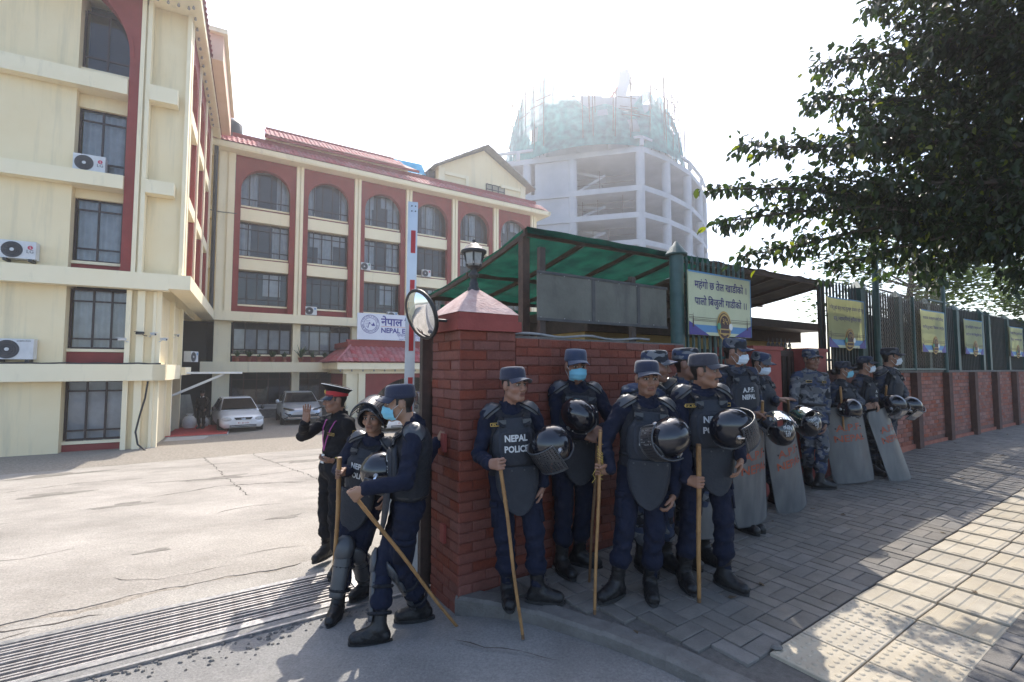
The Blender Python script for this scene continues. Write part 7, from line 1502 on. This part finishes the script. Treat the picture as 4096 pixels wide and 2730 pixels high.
    # mask
    if mask:
        mb = MB()
        def mp(u, v, o=0):
            th = R(-76 + 152 * u); z = .0 - .118 * v - .018 * abs(math.sin(th)) * (1 - v) + .016 * abs(math.sin(th)) * v; bul = .010 * math.sin(math.pi * v) + .0022 * math.sin(v * 19); fr_ = .112 - .018 * (v - .3) ** 2 * 4 - (.012 if v > .85 else 0)
            return HM @ Vector(((.069 + bul * .4 + o) * math.sin(th) * (1 - .10 * v), .012 + (fr_ - .012 + bul + o) * math.cos(th) ** .75 if math.cos(th) > 0 else .012, z))
        mb.grid(lambda u, v: mp(u, v, .004), 20, 16); mb.build("face_mask", mask, root, fix=False)
        for u in (0, 1):
            x = -1 if u == 0 else 1; mb = MB(); mb.tube([mp(u, .08), HB(x * .078, .005, .005), HB(x * .083, -.02, .012), HB(x * .084, -.028, -.01), HB(x * .079, -.01, -.04), mp(u, .92)], .0018, 4); mb.build("ear_loop", WHT, root)
    # armour
    ff = lambda u: .158 - .045 * max(0, (u + .17) / .11) ** 1.5 if u > -.17 else .158 - .02 * max(0, min(1, (-.17 - u) / .3)) + .008
    Pp = lambda a, u, k=0: T(a, u, ff(u) - 2.1 * a * a + k)
    if vest:
        gv = SDF([-.24, -.2, -.55], [.24, .2, .02], .0125); gv.ell((0, -.005, -.17), (.190, .138, .21), None, .05); gv.ell((0, 0, -.34), (.176, .136, .2), None, .05); gv.ell((0, 0, -.46), (.182, .135, .12), None, .05)
        Ti = lambda p: np.array(((p - nk).dot(A) / s, (p - nk).dot(Fw) / s, (p - nk).dot(U) / s))
        for q in "RL": gv.cap(Ti(sh[q]) + np.array((.015 if q == "L" else -.015, 0, -.01)), Ti(elb[q]), .080, .062, .01, True)
        gv.ell((0, .03, .03), (.095, .12, .10), None, .01, True); gv.plane((0, 0, -.485), (0, 0, 1), .01); gv.wrinkle(.003, .8); vv, vf = gv.nets(); vv = np.array([T(p[0], p[2], p[1]) for p in vv]); np_mesh("vest", [(vv, vf, 0, None)], [VESTB], root)
        for k in (-.27, -.40):
            mb = MB()
            for sg in (-1, 1): mb.tube([T(sg * .19 * math.cos(R(t)), k, .142 * math.sin(R(t)) - .0) for t in range(-40, 41, 20)], .012, 5)
        mapped_plate(lambda a, u, k: Pp(a, u, k), sm_rows([(-.075, .088), (-.105, .098), (-.14, .118), (-.19, .150), (-.30, .162), (-.38, .150), (-.43, .125)]), .022, "chest_plate", VEST, root)
        mapped_plate(lambda a, u, k: Pp(a, u, k + .009), sm_rows([(-.150, .06), (-.165, .105), (-.20, .122), (-.32, .118), (-.37, .10), (-.405, .06)]), .006, "chest_panel", VEST, root)
        for sg in (-1, 1):
            mb = MB(); mb.beam(T(sg * .098, -.01, .045), T(sg * .100, -.065, .112), .05 * s, .012); mb.beam(T(sg * .100, -.062, .112), Pp(sg * .088, -.135, .012), .05 * s, .012); mb.build("strap", VESTB, root)
            mb = MB(); mb.cbox(Pp(sg * .092, -.10, .016), (.062 * s, .014, .03 * s), 0, Matrix((A, Fw, U)).transposed()); mb.build("buckle", PADM, root)
    if vest and guard:
        mapped_plate(lambda a, u, k: T(a, u, .172 - 1.4 * a * a + k + .03 * max(0, (-.62 - u))), sm_rows([(-.415, .148), (-.45, .156), (-.54, .152), (-.62, .130), (-.68, .100), (-.72, .066), (-.74, .03), (-.745, .008)]), .016, "groin_guard", VEST, root)
        mb = MB()
        for a in (-.12, -.045, .045, .12): mb.lathe([(.007, 0), (.004, .004)], 7, 0, True, M=Matrix.Translation(T(a, -.435, .174 - 1.4 * a * a)) @ Fw.to_track_quat('Z', 'Y').to_matrix().to_4x4())
        mb.build("stud", PADM, root)
    if pads:
        for q in "RL":
            o = A if q == "L" else -A; c = sh[q] + U * .024 * s + o * .0 - o * .028 * s; N = (U + o * .62).normalized(); E1_ = (o - N * o.dot(N)).normalized(); E2_ = N.cross(E1_)
            mb = MB()
            def pp(u, v, k=0):
                th = 2 * math.pi * u; r = v; bx = .098 * (1 + .1 * math.cos(th)); x, y = bx * r * math.cos(th), .078 * r * math.sin(th); hgt = .052 * (1 - r ** 2.2) + .006 * (math.sin(r * 15) > .3) * (r < .85); return c + (E1_ * x + E2_ * y + N * (hgt + .016 - k - .5 * max(0, x) ** 1.5)) * s
            mb.grid(lambda u, v: pp(u, v), 24, 9); mb.grid(lambda u, v: pp(u, 1 - .0 * v, .02 * v), 24, 1); mb.grid(lambda u, v: pp(u, v, .02), 24, 3); mb.build("shoulder_pad", PADM, root)
            mb = MB(); mb.tube([pp(i / 24, 1.0) for i in range(25)], .006 * s, 5); mb.build("pad_rim", VESTB, root)
    if vtext:
        for s_, u, w, hh in vtext:
            mb = MB(); add_text(mb, s_, 1, lambda x, y: Pp(x, u + y, .0118), .035, 0, width=w, height=hh); mb.build("lettering", WHT, root, fix=False)
    if tag_:
        for a, txt in tag_:
            mb = MB(); Q = lambda x, z, k: T(a + x, -.115 + z, .118 - 1.2 * (a + x) ** 2 + k); mb.add([Q(x, z, .012) for x, z in ((-.034, -.012), (.034, -.012), (.034, .014), (-.034, .014))], [(0, 1, 2, 3)]); mb.add([Q(x, z, .0135) for x, z in ((-.030, -.008), (.030, -.008), (.030, .010), (-.030, .010))], [(0, 1, 2, 3)], 1)
            if txt: add_text(mb, txt, 1, lambda x, y: Q(x, y - .006, .015), .01, 0, width=.02 * len(txt), height=.012)
            mb.build("name_tag", [GOLDM, BLKU], root, fix=False)
    return dict(root=root, HM=HM, T=T, Pp=Pp, A=A, F=Fw, U=U, s=s, B=B, J=J, wri=wri, elb=elb, kn=knees, ank=ank, hd=hd, sh=sh, pl=pl, nk=nk)
NP = [("NEPAL", -.235, .165, .048), ("POLICE", -.31, .172, .048)]; AP = [("A.P.F.", -.22, .12, .045), ("NEPAL", -.285, .135, .045)]
# ---------------------------------------------------------------- officers, sticks, helmets, shields
STK = {'helm': ((-1.286, 3.66, 0.989), (-1.374, 3.821, -0.19)), 'walk': ((-1.006, 3.08, 0.886), (-0.37, 3.486, -0.165)), 'lean': ((-0.079, 3.27, 1.017), (0.069, 3.232, -0.095)), 'front1': ((0.626, 3.44, 1.22), (0.555, 3.356, 0.0)), 'tika2': ((0.664, 3.8, 1.06), (0.594, 3.836, 0.0)), 'mous': ((1.31, 3.43, 1.122), (1.299, 3.46, 0.03)), 'apfA': ((2.371, 4.6, 1.348), (2.494, 4.95, 0.363)), 'womA': ((4.161, 6.15, 1.424), (4.409, 6.45, 0.251)), 'manR': ((5.054, 6.55, 1.426), (5.496, 7.317, 0.2)), 'apfB': ((2.954, 5.2, 1.324), (3.143, 5.5, 0.299))}
P = {}
P['sec'] = person('sec', "person in black security uniform and red banded peaked cap raising an open hand", -42, -58, 0, BLKU, skin=(.24, .125, .08), pads=False, capkind='peaked', cap=BLKU, curls={'R': .05, 'Rt': .25, 'L': .55}, palms={'R': (-.35, -.9, .1), 'L': (.1, .3, .9)}, dirs={'R': (.12, -.05, 1)}, bulk=1.03)
P['helm'] = person('helm', "person smiling under a riot helmet with raised mesh visor, holding an upright stick", -12, -8, -4, NAVY, (.26, .14, .09), vest=1, vtext=NP, cap=None, grips={'R': STK['helm']})
P['walk'] = person('walk', "person in navy uniform and blue mask stepping forward with a slanting stick", -78, -72, -4, NAVY, (.29, .165, .105), vest=1, vtext=NP, cap=CAPN, mask=MASKB, grips={'L': STK['walk']}, curls={'R': .5}, palms={'R': (.6, .3, -.3)})
P['lean'] = person('lean', "person in navy cap leaning on the brick pillar and looking right with a stick", 12, 42, 2, NAVY, (.27, .145, .10), vest=1, vtext=NP, cap=CAPN, grips={'R': STK['lean']}, tag_=[(-.135, "R.")])
P['tika'] = person('tika', "person in blue mask with red forehead mark, hands folded on sticks by the wall", 8, 12, -6, NAVY, (.25, .13, .085), vest=1, cap=CAPL, mask=MASKB, tika=True, curls={'R': .5, 'L': .55}, palms={'R': (.3, .6, -.3), 'L': (-.2, .5, -.5)})
P['front'] = person('front', "person in navy cap facing the camera with a helmet on his arm", 2, 2, -2, NAVY, (.24, .125, .08), vest=1, vtext=NP, cap=CAPN, grips={'R': STK['front1']}, curls={'L': .55}, stub=.3)
P['mous'] = person('mous', "person with moustache and grey cap looking right, holding a thick bamboo stick", 8, 52, 0, NAVY, (.26, .135, .085), vest=1, vtext=NP, cap=CAPG, stache=1, grips={'R': STK['mous']}, tag_=[(-.145, "N.B."), (.14, "")])
P['behA'] = person('behA', "person in blue camouflage half hidden behind the officer facing the camera", 15, 65, 0, CAMO, (.23, .12, .08), pads=False, cap=CAMO, h=.014)
P['behB'] = person('behB', "person in camouflage cap and shoulder pads behind the moustached officer", 20, 60, 0, CAMO, (.26, .14, .095), vest=1, guard=False, cap=CAMO, h=.014)
P['apfA'] = person('apfA', "person in white mask and black vest marked P.F. NEPAL looking right over a shield", 12, 55, -6, CAMOD, (.25, .13, .085), vest=1, vtext=AP, guard=False, pads=False, cap=CAMO, mask=MASKW, grips={'L': STK['apfA']}, h=.013)
P['apfB'] = person('apfB', "person in pale mask and camouflage cap pointing to the right with one hand", 30, 40, -16, CAMOD, (.22, .115, .075), vest=1, guard=False, pads=False, cap=CAMO, mask=MASKW, curls={'L': .12}, palms={'L': (0, .2, -1)}, h=.013)
P['camo'] = person('camo', "person in full grey blue camouflage uniform standing without armour", 5, 5, 0, CAMO, (.20, .105, .07), pads=False, cap=CAMO, h=.013, bulk=1.06, tag_=[(-.10, ""), (.10, "")])
P['womA'] = person('womA', "woman in camouflage cap and blue mask with hair bun behind a shield", 20, 55, 0, CAMOD, (.24, .13, .085), vest=1, guard=False, pads=False, cap=CAMOD, mask=MASKB, female=True, h=.013)
P['womB'] = person('womB', "woman in grey mask and camouflage cap with a hand resting on a shield", 25, 60, 0, CAMOD, (.27, .15, .10), vest=1, vtext=[("A.", -.22, .05, .045), ("N.", -.285, .05, .045)], guard=False, pads=False, cap=CAMOD, mask=MASKW, female=True, curls={'L': .35}, palms={'L': (-.2, .2, -1)}, h=.013)
P['manR'] = person('manR', "person in white mask at the right end of the line, bulky dark vest", 25, 62, 0, CAMOD, (.25, .135, .09), vest=1, guard=False, cap=CAMOD, mask=MASKW, h=.013)
P['door'] = person('door', "distant person in dark suit and white collar standing in the office entrance", 20, 20, -6, BLKU, (.18, .10, .07), pads=False, cap=BLKU, belt=False, shirt=WHT, h=.02)
# security man's details
p = P['sec']; T = p['T']; rt = p['root']
mb = MB()
Lp = lambda a, u, k: T(a, u, k)
def ribbon(pts, w, m, name, par, side=None):
    mb = MB(); vs = []
    for q in pts: vs += [q - side * w, q + side * w]
    mb.add(vs, [(2 * i, 2 * i + 2, 2 * i + 3, 2 * i + 1) for i in range(len(pts) - 1)]); return mb.build(name, m, par, fix=False)
for sg in (-1, 1): ribbon([T(sg * .075, .0, .02), T(sg * .085, -.05, .09), T(sg * .07, -.12, .118), T(sg * .035, -.22, .128), T(0, -.33, .125)], .010, PURP, "lanyard", rt, p['A'])
mb = MB(); mb.cbox(T(0, -.40, .128), (.055, .004, .085), 0, Matrix((p['A'], p['F'], p['U'])).transposed()); idc = mb.build("id_card", WHT, rt); mb = MB(); mb.cbox(T(0, -.395, .1315), (.03, .003, .035), 0, Matrix((p['A'], p['F'], p['U'])).transposed()); mb.build("id_photo", BBLUE, idc)
for sg, q in ((-1, 'R'), (1, 'L')):
    mb = MB(); mb.beam(T(sg * .09, -.0, .0), T(sg * .17, -.03, .0), .05, .012); mb.build("epaulette", BLKU, rt); mb = MB(); mb.beam(T(sg * .125, -.006, .0), T(sg * .165, -.022, .0), .042, .014); mb.build("braid", GOLDM, rt)
mb = MB(); Q = lambda x, z, k: T(.085 + x, -.165 + z, .112 - 1.0 * (.085 + x) ** 2 + k)
mb.add([Q(x, z, .014) for x, z in ((-.05, -.012), (.05, -.012), (.05, .014), (-.05, .014))], [(0, 1, 2, 3)]); mb.add([Q(x, z, .0155) for x, z in ((-.047, -.009), (.047, -.009), (.047, .011), (-.047, .011))], [(0, 1, 2, 3)], 1); add_text(mb, "LALIT SECURITY", 1, lambda x, y: Q(x, y - .005, .017), .01, 0, width=.086, height=.011); mb.build("name_tag", [GOLDM, BLKU], rt, fix=False)
mb = MB(); c = p['elb']['L'].lerp(p['sh']['L'], .62) + p['A'] * .066; B3 = Matrix((p['F'], p['A'], p['U'])).transposed()
def sp(x, z, k): return c + p['F'] * x * .6 + p['U'] * z + p['A'] * (k - 5 * x * x) - p['F'] * .0
mb.add([sp(x, z, .004) for x, z in ((-.035, .04), (.035, .04), (.035, -.01), (0, -.045), (-.035, -.01))], [(0, 1, 2, 3, 4)]); mb.add([sp(x, z, .006) for x, z in ((-.028, .033), (.028, .033), (.028, -.008), (0, -.036), (-.028, -.008))], [(0, 1, 2, 3, 4)], 1); add_text(mb, "S", .04, lambda x, y: sp(x, y - .012, .008), .01, 0); mb.build("arm_badge", [GOLDM, BLKU], rt, fix=False)
mb = MB(); w = p['wri']['L']; e = p['elb']['L']; ax = (e - w).normalized(); mb.tube([w + ax * .012, w + ax * .035], [.034, .035], 14); mb.lathe([(.018, 0), (.016, .01)], 12, 0, True, M=Matrix.Translation(w + ax * .024 + Vector((0, -.03, .012))) @ Vector((0, -.9, .3)).to_track_quat('Z', 'Y').to_matrix().to_4x4()); mb.build("wristwatch", GOLDM, rt)
# helmet worn by the smiling officer, shin guards of the two at the grate
p = P['helm']; helmet(p['root'], p['HM'] @ Matrix.Translation((0, -.012, .018)) @ Matrix.Scale(1.03, 4), 'mesh', 78)
for key in ('helm', 'walk'):
    p = P[key]
    for q in 'RL':
        k, a = p['kn'][q], p['ank'][q]; ax = (k - a).normalized(); fw = (p['F'] - ax * p['F'].dot(ax)).normalized() if key == 'helm' else (p['J']['t' + q] - a); fw = (fw - ax * fw.dot(ax)).normalized(); sd = ax.cross(fw)
        def gp_(x, z, kk): t_ = x / .052; rr_ = .072 + .010 * min(1, z / .3) + kk; return a + ax * z + (fw * math.cos(t_) + sd * math.sin(t_)) * rr_
        L = (k - a).length
        mapped_plate(lambda x, z, kk: gp_(x, z, kk), [(.04, .05), (.06, .056), (.15, .058), (.26, .06), (L - .07, .062), (L - .05, .055)], .012, "shin_guard", PADM, p['root'], 8)
        mapped_plate(lambda x, z, kk: gp_(x, z, kk + .014 - 3 * (z - L) ** 2), [(L - .075, .03), (L - .05, .055), (L + .02, .066), (L + .07, .058), (L + .10, .03)], .012, "knee_guard", PADM, p['root'], 8)
        mb = MB()
        for z in (.09, .25): mb.tube([a + ax * z + (sd * math.cos(t) + fw * math.sin(t)) * .071 for t in [2 * math.pi * i / 14 for i in range(15)]], .012, 5)
        tag(mb.build("guard_strap", VESTB, p['root']), kind="stuff")
# sticks
M_S = {'helm': "straight pale stick held upright by the helmeted officer", 'walk': "slanting bamboo stick pointing to the ground from the masked walker's fist", 'lean': "bamboo stick propped on the road by the officer leaning on the pillar", 'front1': "bamboo stick tied with yellow string between the folded hands and the front officer", 'tika2': "thinner dark stick just behind the yellow tied stick", 'mous': "thick golden bamboo stick held by the moustached officer", 'apfA': "short stick end held above the shield left of the pointing officer", 'womA': "short stick rising behind the woman with the hair bun", 'manR': "short stick in front of the masked person at the right end", 'apfB': "dark stick end under the pointing hand"}
for k, lb in M_S.items(): stick(lb, STK[k][0], STK[k][1], .0165 if k in ('mous', 'helm') else .0125, BAMD if k in ('tika2', 'apfB') else BAMB)
A_, B_ = Vector(STK['front1'][0]), Vector(STK['front1'][1]); d_ = (B_ - A_).normalized(); mb = MB(); rg = random.Random(2)
for k in range(4): mb.tube([A_ + d_ * (.10 + .03 * k) + Vector((.02 * math.cos(i * 1.3 + k), .02 * math.sin(i * 1.3 + k), -.012 * i + .01 * math.sin(i))) for i in range(14)], .0022, 4, 0, True, False)
mb.tube([A_ + d_ * .25 + Vector((-.02, -.02, 0)), A_ + d_ * .3 + Vector((-.05, -.03, .0)), A_ + d_ * .33 + Vector((-.03, -.02, 0)), A_ + d_ * .36 + Vector((-.05, -.01, 0))], .002, 4); tag(mb.build("string", mat("yellow_string", (.55, .40, .10), None, rough=.8)), "yellow string wound round the upright bamboo stick", "string")
# helmets carried in the hand or on the arm
VZ = Matrix.Rotation
def carried(label, loc, front, up, visor, vang=0, text=None, sc=1.0, flip=False):
    o = thing("riot_helmet", label, "riot helmet", loc, 0, "riot helmets carried by the officers"); f = Vector(front).normalized(); u = Vector(up); u = (u - f * u.dot(f)).normalized()
    helmet(o, Matrix((f.cross(u), f, u)).transposed().to_4x4() @ Matrix.Scale(sc, 4), visor, vang, text, flip); return o
HL = {'lean': (0.284, 3.42, 1.112), 'tika': (0.516, 3.78, 1.289), 'front': (1.038, 3.24, 1.197), 'mous': (1.529, 3.4, 1.232), 'apfA': (2.498, 4.55, 1.079), 'apfB': (3.08, 5.1, 1.091), 'womA': (4.299, 6.2, 1.13), 'manR1': (5.137, 6.55, 1.163), 'manR2': (5.39, 6.6, 1.139), 'walk': (-0.928, 3.46, 0.928)}
carried("black helmet with folded mesh visor hanging at the leaning officer's side", HL['lean'], (-.6, -.3, -.75), (-.6, -.35, .7), 'mesh', 10)
carried("glossy black helmet held against the chest above the folded hands", HL['tika'], (.5, .0, -.6), (-.3, -.75, .5), None)
carried("large glossy black helmet dome towards the camera on the front officer's arm", HL['front'], (-.75, -.25, -.6), (.35, -.9, .35), 'mesh', 0, sc=1.0)
carried("black helmet lying sideways with wire visor opened to the right", HL['mous'], (.95, -.2, .08), (-.05, -.45, .9), 'mesh', 12, sc=.98)
carried("black A.P.F. helmet with raised dark visor, left of the pair above the shields", HL['apfA'], (-.4, -.5, .6), (.2, -.4, -.85), 'dark', -20, [("A.P.F.", .03, .10), ("NEPAL", -.015, .11)], .98)
carried("black A.P.F. NEPAL helmet, right of the pair above the shields", HL['apfB'], (-.2, -.5, .7), (.35, -.35, -.8), 'dark', -20, [("A.P.F.", .03, .10), ("NEPAL", -.015, .11)], 1.0)
carried("black helmet in front of the woman with the hair bun", HL['womA'], (-.1, -.5, -.75), (.1, -.75, .6), None, sc=1.02)
carried("black helmet with clear visor hanging beside the brick wall, left of two", HL['manR1'], (.5, -.5, -.6), (.1, -.6, .7), 'dark', 0, sc=.98)
carried("black helmet with clear visor hanging beside the brick wall, rightmost", HL['manR2'], (.7, -.3, -.6), (.2, -.6, .7), 'dark', 0, sc=.95)
# helmet held by the walking man at his front
carried("black helmet seen edge on between the helmeted and the walking officer", HL['walk'], (-.25, -.1, -.95), (-.95, -.1, .25), 'mesh', 0, sc=.92)
# shields
SHM = bpy.data.materials.new("shield_plastic"); SHM.use_nodes = True; nt = SHM.node_tree; b = nt.nodes["Principled BSDF"]; b.inputs["Base Color"].default_value = (.17, .175, .18, 1); b.inputs["Roughness"].default_value = .34
tcn = nd(nt, "ShaderNodeTexCoord"); nn = nd(nt, "ShaderNodeTexNoise"); nn.inputs["Scale"].default_value = 9; nn.inputs["Detail"].default_value = 8; mpn = nd(nt, "ShaderNodeMapping"); mpn.inputs["Scale"].default_value = (1, 1, .25); nt.links.new(tcn.outputs["Object"], mpn.inputs[0]); nt.links.new(mpn.outputs[0], nn.inputs["Vector"]); rr = nd(nt, "ShaderNodeMapRange"); rr.inputs[3].default_value = .18; rr.inputs[4].default_value = .6; nt.links.new(nn.outputs["Fac"], rr.inputs[0]); nt.links.new(rr.outputs[0], b.inputs["Roughness"])
cr_ = nd(nt, "ShaderNodeValToRGB"); cr_.color_ramp.elements[0].position = .35; cr_.color_ramp.elements[1].position = .7; cr_.color_ramp.elements[0].color = (.14, .145, .15, 1); cr_.color_ramp.elements[1].color = (.24, .24, .235, 1); nt.links.new(nn.outputs["Fac"], cr_.inputs[0]); nt.links.new(cr_.outputs[0], b.inputs["Base Color"])
tp = nd(nt, "ShaderNodeBsdfTransparent"); tp.inputs[0].default_value = (.7, .72, .74, 1); ms = nd(nt, "ShaderNodeMixShader"); ms.inputs[0].default_value = .34; nt.links.new(b.outputs[0], ms.inputs[1]); nt.links.new(tp.outputs[0], ms.inputs[2]); nt.links.new(ms.outputs[0], nt.nodes["Material Output"].inputs[0])
def shield(label, bot, topv, side, w, h, text=True):
    """bot = bottom centre; topv = up direction, side = width direction"""
    o = thing("riot_shield", label, "riot shield", bot, 0, "transparent riot shields"); U = Vector(topv).normalized(); S = Vector(side).normalized(); S = (S - U * S.dot(U)).normalized(); N = S.cross(U)
    def Q(x, z, k=0): return S * x + U * z + N * (.5 * (.0 - x * x) * 2.6 + k)
    mb = MB(); 
    def sx(v): return w / 2 * (1 - .10 * max(0, (abs(v - .5) * 2 - .94) / .06) ** 2)
    for k in (0, -.004): mb.grid(lambda u, v: Q((u * 2 - 1) * sx(v), v * h, k), 16, 20)
    loop = [Q((i / 8 - 1) * sx(0), 0) for i in range(17)] + [Q(sx(j / 8), h * j / 8) for j in range(1, 9)] + [Q((1 - i / 8) * sx(1), h) for i in range(17)] + [Q(-sx(1 - j / 8), h * (1 - j / 8)) for j in range(1, 9)]
    mb.build("sheet", SHM, o, fix=False); mb = MB(); mb.tube(loop, .004, 5); mb.build("edge", PADM, o)
    mb = MB()
    for x in (-.15, .15):
        for z in (.58, .72): mb.lathe([(.011, 0), (.006, .006)], 8, 0, True, M=Matrix.Translation(Q(x * w / .5, z * h, .001)) @ N.to_track_quat('Z', 'Y').to_matrix().to_4x4())
    tag(mb.build("rivet", BLACK, o), kind="stuff")
    mb = MB(); add_text(mb, "A.P.F.", 1, lambda x, y: Q(x, h * .68 + y, .003), .015, 0, width=w * .62, height=.085); mb.build("lettering", ORNG, o, fix=False); mb = MB(); add_text(mb, "NEPAL", 1, lambda x, y: Q(x, h * .54 + y, .003), .015, 0, width=w * .72, height=.085); mb.build("lettering", ORNG, o, fix=False)
    mb = MB(); mb.tube([Q(-.1, .55 * h, -.01), Q(-.09, .56 * h, -.06), Q(.09, .56 * h, -.06), Q(.1, .55 * h, -.01)], .012, 6); mb.build("handle", BLACK, o)
    return o
SHD = [('grey riot shield standing nearest the moustached officer', (2.364, 4.72, 0.17), (-0.055, -0.1, 0.772), (0.87, 0.5, 0), 0.5, 0.93), ('grey riot shield tilted in front of the pointing officer', (3.095, 5.3, 0.12), (-0.153, -0.1, 0.739), (0.9, 0.43, 0), 0.5, 0.93), ('wide grey riot shield before the woman with the hair bun', (4.437, 6.25, 0.204), (-0.114, 0.05, 0.962), (1, 0.05, 0), 0.56, 0.97), ('narrow looking riot shield leaning at the right end of the line', (5.163, 6.4, 0.203), (-0.215, 0.1, 0.906), (0.9, 0.43, 0), 0.5, 0.95), ("riot shield half hidden behind the moustached officer's legs", (1.603, 4.05, 0.257), (0.0, 0.1, 1), (1, 0.1, 0), 0.48, 0.93)]
for lb, b_, t_, sd, w, h in SHD: shield(lb, b_, t_, sd, w, h)
